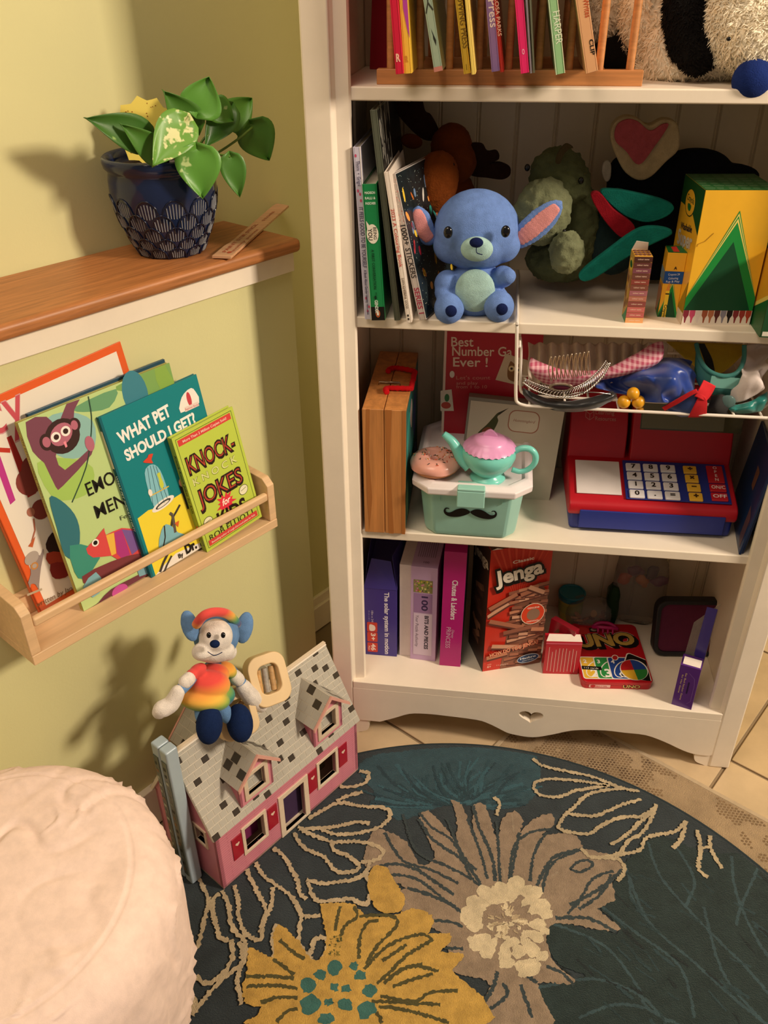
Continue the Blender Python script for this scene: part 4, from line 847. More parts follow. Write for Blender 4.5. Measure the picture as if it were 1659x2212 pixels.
def gingham():
    m = mt('#c25f78', 'cloth', g=1); nt = m.node_tree; b = nt.nodes['Principled BSDF']
    tc = nt.nodes.new('ShaderNodeTexCoord'); fs = []
    for d_ in ('X', 'Z'):
        wv = nt.nodes.new('ShaderNodeTexWave'); wv.bands_direction = d_; wv.inputs['Scale'].default_value = 48; nt.links.new(tc.outputs['Object'], wv.inputs[0])
        mm = nt.nodes.new('ShaderNodeMath'); mm.operation = 'GREATER_THAN'; mm.inputs[1].default_value = .5; nt.links.new(wv.outputs['Fac'], mm.inputs[0]); fs.append(mm)
    ad = nt.nodes.new('ShaderNodeMath'); ad.operation = 'ADD'; nt.links.new(fs[0].outputs[0], ad.inputs[0]); nt.links.new(fs[1].outputs[0], ad.inputs[1])
    dv = nt.nodes.new('ShaderNodeMath'); dv.operation = 'MULTIPLY'; dv.inputs[1].default_value = .5; nt.links.new(ad.outputs[0], dv.inputs[0])
    r = nt.nodes.new('ShaderNodeValToRGB'); e = r.color_ramp.elements; e[0].color = (*srgb('#b9506c'), 1); e[1].color = (*srgb('#e6b3bd'), 1); nt.links.new(dv.outputs[0], r.inputs[0]); nt.links.new(r.outputs[0], b.inputs['Base Color']); return m
wr = mt('#d9cab9', 'cloth')
# white ruffled fabric (folds are geometry)
rows = []
for k, yy in enumerate((742, 768, 800, 830)):
    rows.append([(1142+13*i, yy+(3 if i % 2 else -3), .095+.012*(i % 2)+.016*k*-1) for i in range(24)])
cloth('ruffled_fabric', 'off-white ruffled fabric filling the top of the wire basket', 'fabric', rows, wr, fold=.004, fs=30)
cloth('gingham_cap', 'pink gingham fabric band curving through the basket', 'fabric', [[(1146, 772, .05), (1200, 795, .045), (1290, 800, .045), (1360, 770, .045), (1410, 742, .05), (1432, 738, .05)], [(1142, 795, .035), (1200, 815, .03), (1290, 812, .03), (1370, 795, .03), (1420, 775, .035), (1434, 755, .04)], [(1160, 818, .04), (1205, 835, .04), (1290, 822, .04), (1370, 805, .04), (1410, 790, .04), (1430, 775, .045)]], gingham(), fold=.004, ridge=True, fs=25)
blu = mt('#173a8f', 'satin')
cloth('satin_cape', 'royal blue satin cloth bunched in the wire basket', 'fabric', [[(1280, 828, .05), (1320, 812, .05), (1370, 800, .05), (1420, 776, .06), (1460, 774, .07), (1490, 780, .08)], [(1288, 838, .03), (1330, 832, .045), (1375, 818, .02), (1425, 805, .015), (1465, 800, .02), (1502, 805, .05)], [(1320, 845, .03), (1360, 848, .05), (1395, 850, .04), (1430, 838, .0), (1465, 830, .008), (1503, 832, .04)], [(1340, 850, .045), (1380, 858, .05), (1400, 868, .02), (1430, 870, .004), (1470, 868, .01), (1500, 862, .03)]], blu, fold=.0085, fs=26, sub=10, seed=4, ridge=True)
redf = mt('#c8141f', 'cloth')
e = thing('doll_dress', 'blue dress end with bright red ribbon trim hanging in the basket', 'dress', onY(1480, 900, .012))
def part_cloth(n_, rows, m_, **k): return cloth(n_, None, None, rows, m_, parent=e, **k)
part_cloth('hem', [[(1432, 878, .012), (1460, 862, .005), (1490, 848, .0), (1515, 840, .004)], [(1450, 892, .012), (1475, 885, .004), (1500, 872, .0), (1520, 860, .006)], [(1472, 900, .014), (1490, 899, .008), (1508, 893, .006), (1518, 880, .01)]], mt('#1b3a7c', 'satin', k=2), fold=.001)
part_cloth('ribbon', [[(1430, 880, .008), (1462, 862, .0), (1490, 846, -.004), (1504, 840, -.004)], [(1436, 887, .008), (1466, 871, .0), (1494, 854, -.004), (1508, 848, -.004)]], redf, fold=.0006)
part_cloth('ribbon', [[(1520, 821, .006), (1531, 826, .006), (1546, 834, .008)], [(1510, 840, -.002), (1522, 845, .0), (1536, 853, .004)], [(1500, 856, -.004), (1514, 862, -.004), (1524, 868, .0)]], redf, fold=.0006)
part_cloth('ribbon', [[(1512, 850, -.003), (1524, 858, -.002), (1528, 870, 0)], [(1500, 876, -.001), (1514, 880, .0), (1526, 882, .002)], [(1486, 901, .006), (1508, 901, .006), (1526, 897, .008)]], redf, fold=.0008)
e = thing('bobble', 'cluster of three yellow plastic beads on the basket wires', 'hair bobble', onY(1366, 885, .012)); bm = B()
for px, py, r_ in ((1368, 850, .0088), (1348, 868, .0092), (1379, 868, .0092)):
    q = onY(px, py, .012)-e.location; ball(b__ := B(), q, r_, n=20); obj('bead', b__, mt('#e0a01c', 'plastic'), e, smooth=True)
ball(b__ := B(), onY(1384, 884, .012)-e.location, .0045, n=14); obj('knot', b__, mt('#e0a01c', 'plastic'), e, smooth=True)
# tiara
e = thing('tiara', 'silver toy tiara with comb teeth and a dark pink gem', 'tiara', onY(1215, 862, .012)); sil = mt('#cfc9c4', 'metal', r=.2); L_ = lambda x, y, Y: onY(x, y, Y)-e.location
arc = smoothpts([L_(1130, 826, .02), L_(1160, 845, .008), (L_(1215, 858, .0)), L_(1262, 848, .0), L_(1300, 815, .01), L_(1318, 783, .02)], 8)
arc2 = smoothpts([L_(1132, 818, .024), L_(1165, 832, .014), (L_(1215, 842, .006)), L_(1258, 830, .006), L_(1292, 802, .016), L_(1310, 778, .024)], 8)
bm = B(); tube(bm, arc, .0014, 6); tube(bm, arc2, .0012, 6); obj('band', bm, sil, e, smooth=True)
bm = B()
for i in range(0, len(arc)-2, 1):
    tube(bm, smoothpts([arc[i], (arc[i]+arc2[min(i+1, len(arc2)-1)])*.5+V((0, -.002, .001)), arc2[min(i+2, len(arc2)-1)]], 3), .0007, 5)
    ball(bm, arc[i]+V((0, -.0012, 0)), .0014, n=8); ball(bm, arc2[i]+V((0, -.001, .0012)), .0011, n=8)
obj('filigree', bm, sil, e, smooth=True)
for k in range(10):
    x_ = 1188+9.0*k; tube(bm := B(), smoothpts([L_(x_+2, 822-1.4*k, .014), L_(x_-3, 800-1.6*k, .012), L_(x_, 778-1.3*k, .010), L_(x_+3, 772-1.3*k, .010), L_(x_+5, 795-1.4*k, .012), L_(x_+5, 822-1.4*k, .014)], 4), .00085, 6); obj('comb_tooth', bm, mt('#dcc9b4', 'metal', r=.25), e, smooth=True)
c_ = L_(1212, 836, .0); ringprism(bm := B(), circ(0, 0, .017, .0075, 24), circ(0, 0, .0135, .005, 24), -.001, .001, M=frm(c_, (1, 0, 0), (0, -.4, .9))); obj('setting', bm, sil, e); ball(bm := B(), c_, (.0125, .002, .0048), n=18); obj('gem', bm, mt('#4a0f26', 'plastic', r=.1), e, smooth=True)
# black mask
bk = mt('#0c0b0d', 'satin', k=3)
cloth('eye_mask', 'glossy black satin mask under the tiara', 'mask', [[(1129, 838, .02), (1165, 856, .012), (1215, 868, .008), (1265, 862, .008), (1325, 846, .016)], [(1131, 850, .016), (1165, 868, .004), (1215, 878, .0), (1270, 876, .0), (1330, 855, .012)], [(1140, 862, .02), (1175, 880, .01), (1225, 888, .008), (1275, 884, .008), (1318, 866, .018)]], bk, fold=.0035, fs=45, th=.003, ridge=True)
tube(bm := B(), smoothpts([onY(1215, 858, .0), onY(1250, 848, -.002), onY(1290, 848, .002), onY(1322, 852, .01)], 5), .0008, 6); o = obj('mask_cord', bm, mt('#b9b4b0', 'metal'), None, smooth=True); tag(o, 'thin silver cord edging the black mask', 'cord')
# right half of the basket
cloth('yellow_felt', 'mustard yellow felt sheet at the back of the basket', 'felt', [[(1440, 738, .12), (1500, 740, .12), (1560, 742, .12), (1620, 745, .13)], [(1475, 770, .1), (1510, 775, .09), (1555, 775, .09), (1600, 770, .1)], [(1510, 800, .09), (1530, 803, .08), (1558, 806, .08), (1580, 790, .09)]], mt('#c2a528', 'cloth'), fold=.001)
cloth('black_strap', 'black strap lying across the yellow felt', 'strap', [[(1508, 742, .08), (1522, 742, .08)], [(1520, 775, .075), (1538, 775, .075)], [(1530, 806, .065), (1545, 806, .065)]], mt('#1c1a16', 'cloth'), fold=.0005)
# translucent teal visor cup
e = thing('visor_cup', 'translucent teal plastic cup with a thick rolled rim', 'cup', onY(1560, 868, .05)); L_ = lambda x, y, Y: onY(x, y, Y)-e.location; tc_ = mt('#5fa8a0', 'clear', t=.55)
rim = smoothpts([L_(1504, 742, .06), L_(1512, 775, .045), L_(1530, 800, .035), L_(1560, 812, .03), L_(1590, 806, .035), L_(1606, 780, .05), L_(1608, 745, .06)], 6)
tube(bm := B(), rim, .0032, 8); obj('rim', bm, tc_, e, smooth=True)
low_ = smoothpts([L_(1500, 800, .05), L_(1508, 830, .04), L_(1530, 848, .03), L_(1556, 858, .028), L_(1582, 850, .03), L_(1600, 830, .04), L_(1604, 800, .05)], 6)
bm = B(); rr = [[bm.verts.new(a.lerp(b, t)) for a, b in zip(rim, low_)] for t in (0, .5, 1)]
for a, b in zip(rr, rr[1:]):
    for j in range(len(a)-1): bm.faces.new((a[j], a[j+1], b[j+1], b[j]))
q = obj('bowl', bm, tc_, e, smooth=True); s_ = q.modifiers.new('s', 'SOLIDIFY'); s_.thickness = .0015
Print(L_(1532, 836, .029), V((1, 0, -.05)), (0, 0, 1)).rect(0, 0, .042, .017, '#78b3a8').build(e, 'sticker')
ball(bm := B(), onY(1570, 868, .02)-e.location, (.012, .004, .010), n=18); obj('clear_tab', bm, mt('#7a9a96', 'clear', t=.6), e, smooth=True)
cloth('lilac_cloth', 'pale lilac white crumpled cloth at the right end of the basket', 'fabric', [[(1612, 745, .1), (1635, 742, .1), (1668, 748, .09)], [(1605, 780, .05), (1630, 790, .06), (1664, 780, .05)], [(1590, 830, .03), (1620, 815, .025), (1662, 810, .03)], [(1565, 868, .025), (1605, 868, .015), (1650, 838, .025)]], mt('#d8cbc6', 'cloth'), fold=.008, fs=30, seed=2, sub=9, ridge=True)
cloth('teal_cloth', 'teal shiny cloth lying at the bottom right of the basket', 'fabric', [[(1570, 876, .03), (1605, 872, .02), (1640, 855, .03), (1655, 846, .04)], [(1574, 884, .02), (1608, 884, .008), (1645, 870, .02), (1656, 862, .03)], [(1585, 892, .025), (1610, 893, .02), (1640, 888, .025), (1652, 880, .03)]], mt('#137a72', 'satin'), fold=.005, ridge=True)
cloth('black_cloth', 'small black cloth lump beside the red trimmed dress', 'fabric', [[(1535, 856, .03), (1560, 852, .02), (1575, 858, .03)], [(1528, 880, .02), (1550, 876, .01), (1572, 876, .02)], [(1525, 898, .02), (1550, 899, .015), (1570, 896, .02)]], mt('#181412', 'cloth'), fold=.003)
# ================================================================== SOFT TOYS ON THE SHELVES
def soft(name, label, cat, px, py, Y, z=None):
    c = onY(px, py, Y); 
    if z is not None: c.z = z
    return thing(name, label, cat, c)
def mpp(P): return (P-CAM).dot(CF)/FPX
def EL(bm, o, px, py, Y, rx, ry, rd=None, a=0, n=20, rot=None):
    """ellipsoid seen at (px,py), half sizes rx, ry in pixels, rd deep"""
    P = onY(px, py, Y); s = mpp(P); rd = rd if rd is not None else (rx+ry)/2
    R_ = Matrix.Rotation(radians(a), 3, 'Y')
    return ball(bm, P-o.location, (rx*s, rd*s, ry*s*1.08), R_ if rot is None else rot, n)
blue = mt('#6f8fd0', 'plush', s=900, sh=.2); navy = mt('#17224f', 'plush', s=900, sh=.1); mintp = mt('#a9cdc9', 'plush', s=900, sh=.2); pinkp = mt('#e59a9a', 'plush', s=900, sh=.2); eyeb = mt('#0c0c10', 'plastic', r=.12)
e = soft('plush_toy', 'blue plush toy with wide pink lined ears and mint belly, sitting at the shelf front', 'plush toy', 1025, 690, .045, ZB)
bm = B(); EL(bm, e, 1027, 625, .058, 62, 58, 52); EL(bm, e, 965, 612, .045, 27, 27, 26, 20); EL(bm, e, 958, 632, .038, 20, 18, 20, 20); EL(bm, e, 1085, 598, .045, 27, 22, 24, -15); EL(bm, e, 1098, 597, .036, 17, 16, 17); EL(bm, e, 985, 650, .05, 35, 30, 30); EL(bm, e, 1066, 648, .05, 34, 30, 30)
for px, py in ((970, 666), (1078, 662)): EL(bm, e, px, py, .026, 33, 32, 30)
EL(bm, e, 1028, 575, .062, 40, 30, 35)
blob('body', bm, blue, e, vox=.0022, sm=5)
bm = B(); EL(bm, e, 1030, 498, .062, 93, 80, 72); EL(bm, e, 975, 530, .055, 40, 36, 36); EL(bm, e, 1085, 528, .055, 40, 36, 36); EL(bm, e, 1030, 528, .038, 55, 42, 40)
blob('head', bm, blue, e, vox=.0024, sm=6)
def ear(o, pts, wid, thick, Y, m1, m2, nm='ear', inset=.66):
    """flattened ear along pixel points, lining on the front"""
    P = smoothpts([onY(x, y, yy)-o.location for x, y, yy in pts], 5); bm = B(); n = len(P); bi = B(); sc = mpp(onY(pts[0][0], pts[0][1], pts[0][2]))
    for i, p_ in enumerate(P):
        t = i/(n-1); w_ = max(.0015, wid*sc*(sin(pi*min(1, max(0, .12+t*.86)))**.55)); d = (P[min(i+1, n-1)]-P[max(i-1, 0)]).normalized(); s_ = d.cross(V((0, 1, 0))).normalized(); M3 = Matrix((s_, V((0, 1, 0)), d)).transposed()
        ball(bm, p_, (w_, thick, .005), M3, 12)
        if .08 < t < .93: ball(bi, p_+V((0, -thick*.62, 0)), (w_*inset, thick*.55, .005), M3, 12)
    q = blob(nm, bm, m1, o, vox=.0018, sm=6); q2_ = blob('ear_lining', bi, m2, q, vox=.0016, sm=5); return q
ear(e, [(934, 520, .058), (915, 498, .052), (905, 468, .05), (903, 452, .052)], 27, .0055, .05, blue, pinkp)
ear(e, [(912, 560, .05), (905, 530, .046), (903, 495, .045), (905, 465, .048)], 27, .005, .05, blue, pinkp) if False else None
ear(e, [(1112, 524, .058), (1145, 498, .052), (1182, 465, .05), (1208, 440, .05)], 31, .0055, .05, blue, pinkp)
bm = B(); EL(bm, e, 1026, 628, .030, 44, 44, 18); blob('belly', bm, mintp, e, vox=.002, sm=4)
bm = B(); EL(bm, e, 1030, 538, .014, 36, 25, 20); blob('muzzle', bm, mintp, e, vox=.002, sm=4)
EL(bm := B(), e, 1029, 524, -.003, 15, 10, 9); obj('nose', bm, navy, e, smooth=True)
for px, py in ((968, 502), (1092, 500)):
    EL(bm := B(), e, px, py, .012 if px < 1000 else .012, 10, 12, 7); obj('eye', bm, eyeb, e, smooth=True)
for px, py in ((974, 672), (1084, 668)): EL(bm := B(), e, px, py, .0095, 13, 12, 7); obj('paw_pad', bm, navy, e, smooth=True)
tube(bm := B(), smoothpts([onY(1029, 534, -.0035)-e.location, onY(1030, 546, -.003)-e.location, onY(1042, 550, -.0)-e.location], 4), .0006, 6); obj('mouth', bm, navy, e)
# moose
brn = mt('#6a3212', 'plush', s=500); dkb = mt('#2e1a12', 'plush', s=700, sh=.1); rus = mt('#8a4518', 'plush', s=420)
e = soft('plush_moose', 'brown plush moose with dark felt antlers at the back of the shelf', 'plush toy', 960, 600, .17, ZB)
bm = B(); EL(bm, e, 975, 320, .18, 46, 48, 40); EL(bm, e, 985, 350, .165, 45, 40, 38); EL(bm, e, 930, 545, .19, 75, 90, 50); EL(bm, e, 960, 450, .19, 70, 90, 50); EL(bm, e, 1000, 520, .2, 70, 80, 40); EL(bm, e, 935, 640, .15, 50, 22, 60); blob('body', bm, brn, e, vox=.004, sm=5, disp=.0012, dscale=260)
bm = B(); EL(bm, e, 940, 395, .135, 50, 62, 45, 15); blob('muzzle', bm, rus, e, vox=.0035, sm=5, disp=.0014, dscale=260)
EL(bm := B(), e, 889, 305, .18, 24, 14, 6, 10); obj('ear', bm, brn, e, smooth=True); EL(bm := B(), e, 978, 356, .126, 4, 4, 4); obj('eye', bm, eyeb, e, smooth=True)
def slab_px(o, pts, Y, th, mat, nm): 
    P = [onY(x, y, Y)-o.location for x, y in pts]; b0 = [(p.x, p.z) for p in P]; Y0 = P[0].y
    prism(bm := B(), sm2(b0, 4), -th, th, M=frm(V((0, Y0, 0)), (1, 0, 0), (0, 0, 1))); return obj(nm, bm, mat, o, bevel=.003, seg=3, smooth=True)
slab_px(e, [(915, 300), (880, 270), (858, 240), (853, 205), (868, 185), (882, 222), (896, 208), (910, 212), (918, 240), (930, 248), (945, 275), (950, 300)], .19, .006, dkb, 'antler')
slab_px(e, [(1000, 335), (1010, 312), (1040, 310), (1052, 326), (1072, 325), (1078, 342), (1056, 352), (1078, 350), (1100, 360), (1102, 376), (1085, 386), (1050, 382), (1020, 378), (1000, 360)], .18, .006, dkb, 'antler')
# green dinosaur
grn = mt('#74795a', 'plush', s=380); grn2 = mt('#5c6242', 'plush', s=380)
e = soft('plush_dinosaur', 'mottled green plush dinosaur slumped behind the blue toy', 'plush toy', 1215, 600, .13, ZB)
bm = B(); EL(bm, e, 1205, 375, .16, 62, 50, 50); EL(bm, e, 1225, 400, .155, 52, 50, 45); EL(bm, e, 1240, 500, .165, 58, 90, 50); EL(bm, e, 1210, 560, .17, 75, 45, 50); EL(bm, e, 1270, 470, .16, 22, 60, 24, -12); blob('body', bm, grn2, e, vox=.0034, sm=3, disp=.0042, dscale=95)
bm = B(); EL(bm, e, 1172, 458, .12, 62, 66, 48, 10); blob('muzzle', bm, grn, e, vox=.0034, sm=3, disp=.0032, dscale=105)
bm = B(); EL(bm, e, 1224, 545, .095, 38, 44, 34); blob('foot', bm, grn, e, vox=.0032, sm=3, disp=.0032, dscale=120)
for px, py in ((1255, 390), (1139, 362)): EL(bm := B(), e, px, py, .13 if px > 1200 else .135, 6, 7, 5); obj('eye', bm, eyeb, e, smooth=True)
EL(bm := B(), e, 1219, 499, .095, 4, 4, 4); obj('nostril', bm, eyeb, e)
slab_px(e, [(1200, 350), (1206, 328), (1222, 310), (1238, 318), (1228, 322), (1216, 336), (1210, 352)], .125, .0035, mt('#4a3f28', 'plush'), 'horn')
# open-mouthed black plush
e = soft('plush_whale', 'black plush whale with a wide open pink mouth and cream lips', 'plush toy', 1400, 600, .19, ZB)
bkp = mt('#14171d', 'plush', s=600, sh=.1); crm = mt('#ad9a78', 'plush', s=600); pkm = mt('#a04850', 'plush', s=600)
bm = B(); EL(bm, e, 1400, 400, .20, 90, 45, 45); EL(bm, e, 1500, 365, .21, 80, 40, 40); EL(bm, e, 1570, 380, .215, 70, 25, 30); EL(bm, e, 1340, 380, .19, 30, 40, 30); EL(bm, e, 1430, 500, .21, 80, 100, 35); blob('body', bm, bkp, e, vox=.004, sm=5)
def heart3(pts, Y, th, mat, nm, parent=None): return slab_px(e, pts, Y, th, mat, nm)
heart3([(1318, 300), (1322, 268), (1345, 250), (1372, 252), (1400, 268), (1430, 255), (1458, 262), (1466, 290), (1462, 322), (1435, 348), (1405, 378), (1378, 386), (1350, 370), (1332, 340)], .16, .012, crm, 'lips')
heart3([(1327, 290), (1334, 268), (1355, 257), (1378, 262), (1404, 282), (1430, 268), (1444, 268), (1432, 290), (1412, 318), (1388, 350), (1372, 352), (1352, 326), (1332, 308)], .147, .003, pkm, 'mouth')
slab_px(e, [(1303, 352), (1312, 346), (1320, 356), (1318, 385), (1308, 392), (1300, 372)], .168, .003, mt('#b5aa98', 'plush'), 'eye_patch')
# teal bird plush
tl_ = mt('#157064', 'plush', s=700, sh=.15); rd_ = mt('#8c1420', 'plush', s=700)
e = soft('plush_parrot', 'teal winged plush bird with a red chest lying between dinosaur and crayon boxes', 'plush toy', 1360, 600, .13, ZB)
bm = B(); EL(bm, e, 1330, 520, .155, 55, 70, 32); EL(bm, e, 1330, 450, .16, 40, 40, 32); blob('body', bm, mt('#1f2f30', 'plush'), e, vox=.004)
slab_px(e, [(1296, 412), (1330, 408), (1385, 418), (1430, 430), (1455, 445), (1440, 465), (1400, 478), (1362, 470), (1330, 450)], .118, .006, tl_, 'wing')
slab_px(e, [(1276, 420), (1295, 415), (1325, 450), (1362, 478), (1370, 495), (1345, 512), (1318, 490), (1292, 455)], .112, .006, rd_, 'chest')
slab_px(e, [(1250, 596), (1262, 578), (1310, 540), (1365, 500), (1400, 488), (1440, 492), (1450, 505), (1400, 530), (1345, 560), (1290, 596), (1262, 606)], .088, .006, tl_, 'long_wing')
# black and white shaggy plush on the top shelf
wht = mt('#efe3ca', 'plush', s=260, sh=.5); blk_ = mt('#12100f', 'plush', s=400, sh=.1)
e = soft('plush_cow', 'shaggy black and white plush cow lying on the top shelf', 'plush toy', 1500, 150, .11, ZA)
def fur(o, parent, mat, L=.009, dens=5200, seed=1):
    me = o.data; random.seed(seed); tri = []; vs = []; fs = []; nv = len(me.vertices)
    for k in range(dens):
        v = me.vertices[random.randrange(nv)]; n_ = v.normal; p = v.co
        t = V((random.uniform(-1, 1), random.uniform(-1, 1), random.uniform(-1.4, .3))); t = (t-n_*t.dot(n_)).normalized(); s_ = n_.cross(t)*.0011; l_ = L*random.uniform(.5, 1.1)
        b = len(vs); vs += [tuple(p-s_), tuple(p+s_), tuple(p+(n_*.55+t*.8)*l_)]; fs.append((b, b+1, b+2))
    m2 = bpy.data.meshes.new('fur'); m2.from_pydata(vs, [], fs); m2.materials.append(mat); q = bpy.data.objects.new('fur', m2); C.objects.link(q); q.parent = parent; q['kind'] = 'stuff'; return q
bm = B(); EL(bm, e, 1420, 20, .15, 80, 110, 60); EL(bm, e, 1440, 110, .11, 50, 60, 50); EL(bm, e, 1560, 130, .1, 95, 36, 40); EL(bm, e, 1500, 130, .09, 70, 34, 30, -15); EL(bm, e, 1310, 30, .2, 50, 60, 40); EL(bm, e, 1400, 150, .12, 30, 22, 30)
o_ = blob('body', bm, wht, e, vox=.004, sm=4, disp=.002, dscale=120); fur(o_, o_, wht, .009, 5000)
bm = B(); EL(bm, e, 1600, 40, .07, 82, 92, 62); EL(bm, e, 1640, 90, .055, 80, 62, 60); o_ = blob('head', bm, wht, e, vox=.004, sm=4, disp=.002, dscale=120); fur(o_, o_, wht, .009, 6500, 2)
bm = B(); EL(bm, e, 1480, 30, .085, 48, 80, 42, -12); EL(bm, e, 1505, 110, .068, 45, 48, 32, -30); EL(bm, e, 1490, 70, .075, 50, 60, 36); o_ = blob('dark_patch', bm, blk_, e, vox=.004, sm=4, disp=.001, dscale=120); fur(o_, o_, blk_, .006, 2500, 3)
bm = B(); EL(bm, e, 1375, 95, .16, 48, 58, 40); EL(bm, e, 1330, 120, .17, 60, 34, 40); EL(bm, e, 1400, 150, .15, 26, 22, 26); o_ = blob('dark_leg', bm, blk_, e, vox=.004, sm=4)
EL(bm := B(), e, 1574, 84, .018, 5, 4, 4); obj('eye', bm, eyeb, e, smooth=True)
e = soft('plush_ball', 'round navy blue felt ball poking over the edge of the top shelf', 'ball', 1625, 172, .028)
bm = B(); EL(bm, e, 1626, 172, .028, 44, 38, 34); e_ = obj('ball', bm, mt('#1c2f6e', 'plush', s=700, sh=.1), e, smooth=True)
# ================================================================== LEFT SIDE
# ---- potted pothos on the ledge
LZ = .8885
pc = onZ(388, 545, LZ); t_, n_ = -.119, .1955
e = thing('potted_pothos', 'dark blue glazed pot with fish scale relief and a trailing green pothos', 'potted plant', tn(t_, n_, LZ)); PL = e.location
gl = mt('#1b2748', 'plastic', r=.12)
s_ = 1.0
prof = [(.036, 0), (.038, .001), (.0405, .008), (.046, .022), (.053, .042), (.0575, .062), (.0592, .078), (.0588, .092), (.0572, .100), (.0585, .103), (.0612, .106), (.0625, .112), (.0622, .117), (.060, .119), (.0555, .117), (.054, .110), (.053, .100)]
prof = [(a*1.165, b*1.04) for a, b in prof]; lathe(B_ := B(), prof, 56); obj('pot', B_, gl, e, smooth=True)
# fish scales: raised arcs and ribs following the pot
def pr_at(z):
    for (r0, z0), (r1, z1) in zip(prof, prof[1:]):
        if z0 <= z <= z1 and z1 > z0: return r0+(r1-r0)*(z-z0)/(z1-z0)
    return .067
arcm, ribm = mt('#0f1730', 'plastic', r=.15), mt('#8c8f94', 'plastic', r=.35)
ba, bb = B(), B()
rows_ = [(.052, .0245, 12, 0), (.0365, .0225, 12, .5), (.0225, .020, 12, 0), (.0105, .017, 12, .5), (.000, .0145, 12, 0)]
for z0, hh, cnt, off in rows_:
    for k in range(cnt):
        a0 = 2*pi*(k+off)/cnt; hw = pi/cnt*.95
        def on_(u, v, d=0): z = z0+v*hh*1.1; r = pr_at(max(0.0005, z))+d; a = a0+u*hw; return V((r*cos(a), r*sin(a), z))
        tube(ba, [on_(cos(radians(t)), sin(radians(t))*1.0, .0006) for t in range(0, 181, 20)], .0011, 5, cap=False)
        for q in (-.6, -.36, -.12, .12, .36, .6):
            top_ = sqrt_ = math.sqrt(1-q*q)*.84; tube(bb, [on_(q*.9, .12+abs(q)*.1, .0002), on_(q, top_, .0004)], .00075, 4, cap=False)
obj('scale_arcs', ba, arcm, e, smooth=True); q = obj('scale_ribs', bb, ribm, e, smooth=True)
for w_ in e.children: 
    if w_.name.startswith('scale'): w_['kind'] = 'stuff'
lathe(B_ := B(), [(.062, .108), (.03, .111), (.0001, .111)], 32, cap=False); so = obj('soil', B_, mt('#3a2a1c', 'pile', s=90, s2=300), e, smooth=True)
lg = [mt('#487a28', 'leaf', p=.66, c2='#a9c47a', s=40), mt('#5b9433', 'leaf', p=.64, c2='#b9cf86', s=36), mt('#3c6a22', 'leaf', p=.72, c2='#8fb060'), mt('#6a9c3c', 'leaf', p=.55, c2='#dcdca0', s=44)]
def leaf(base, tip, w, mi, cup=.12, bend=.15, nrm=None, o=e):
    """heart shaped leaf from stalk end to tip"""
    b = V(base); t = V(tip); L = (t-b).length; y = (t-b).normalized(); nr = V(nrm) if nrm else (CAM-PL).normalized(); x = y.cross(nr).normalized(); z = x.cross(y).normalized()
    bm = B(); N_ = 12; rws = []
    for i in range(N_+1):
        v = i/N_; hw = w*.5*(sin(pi*min(1, v**.62))**.85 if v < 1 else 0)*(1.12-.25*v); vv = v-.10*0
        r_ = []
        for j in range(-4, 5):
            u = j/4; lobe = -.09*L*(abs(u)**1.6)*(1-v)**3*1.6; zz = cup*w*(u*u)*(1 if True else 0) - bend*L*(v*v)+.012*w*sin(6*v+3*u)
            r_.append(bm.verts.new(b+x*(u*hw)+y*(v*L+lobe)+z*zz))
        rws.append(r_)
    for a_, b_ in zip(rws, rws[1:]):
        for j in range(8):
            try: bm.faces.new((a_[j], a_[j+1], b_[j+1], b_[j]))
            except Exception: pass
    bmesh.ops.remove_doubles(bm, verts=bm.verts, dist=.00005)
    q = obj('leaf', bm, lg[mi], o, smooth=True); sd = q.modifiers.new('s', 'SOLIDIFY'); sd.thickness = .0006; return q
def pn(x, y, n): return onN(x, y, n)-PL
LV = [ # base px, tip px, n, width px, mat
 ((300, 310), (196, 256), .150, 62, 2), ((345, 322), (262, 275), .140, 52, 2), ((400, 280), (334, 352), .125, 78, 3), ((412, 262), (358, 200), .165, 62, 0), ((462, 210), (430, 243), .150, 85, 1),
 ((478, 222), (545, 212), .170, 58, 1), ((497, 240), (450, 312), .155, 50, 2), ((545, 240), (488, 262), .165, 56, 0), ((555, 270), (583, 347), .150, 58, 0), ((588, 262), (606, 285), .155, 30, 3), ((442, 328), (438, 430), .105, 88, 1), ((505, 338), (517, 427), .115, 48, 3), ((520, 290), (560, 333), .17, 16, 1)]
LV = [((318, 300), (196, 256), .150, 66, 2), ((350, 340), (268, 272), .140, 52, 0), ((398, 262), (333, 353), .122, 74, 3), ((418, 278), (358, 200), .160, 64, 0), ((428, 245), (452, 165), .150, 76, 1), ((458, 225), (506, 262), .15, 50, 1),
 ((490, 268), (546, 210), .168, 62, 1), ((495, 235), (446, 312), .156, 56, 2), ((540, 268), (583, 348), .148, 74, 0), ((424, 322), (438, 430), .104, 84, 1), ((497, 338), (519, 427), .115, 48, 0), ((508, 272), (560, 333), .172, 18, 1), ((385, 243), (430, 275), .17, 40, 2)]
for (bx_, by_), (tx_, ty_), n_, wd_, mi in LV:
    b = pn(bx_, by_, n_+.004); t = pn(tx_, ty_, n_-.006); leaf(b, t, wd_*1.14*mpp(b+PL), mi)
stm = mt('#5d7a2e', 'plastic', r=.4); org = pn(420, 345, .17)
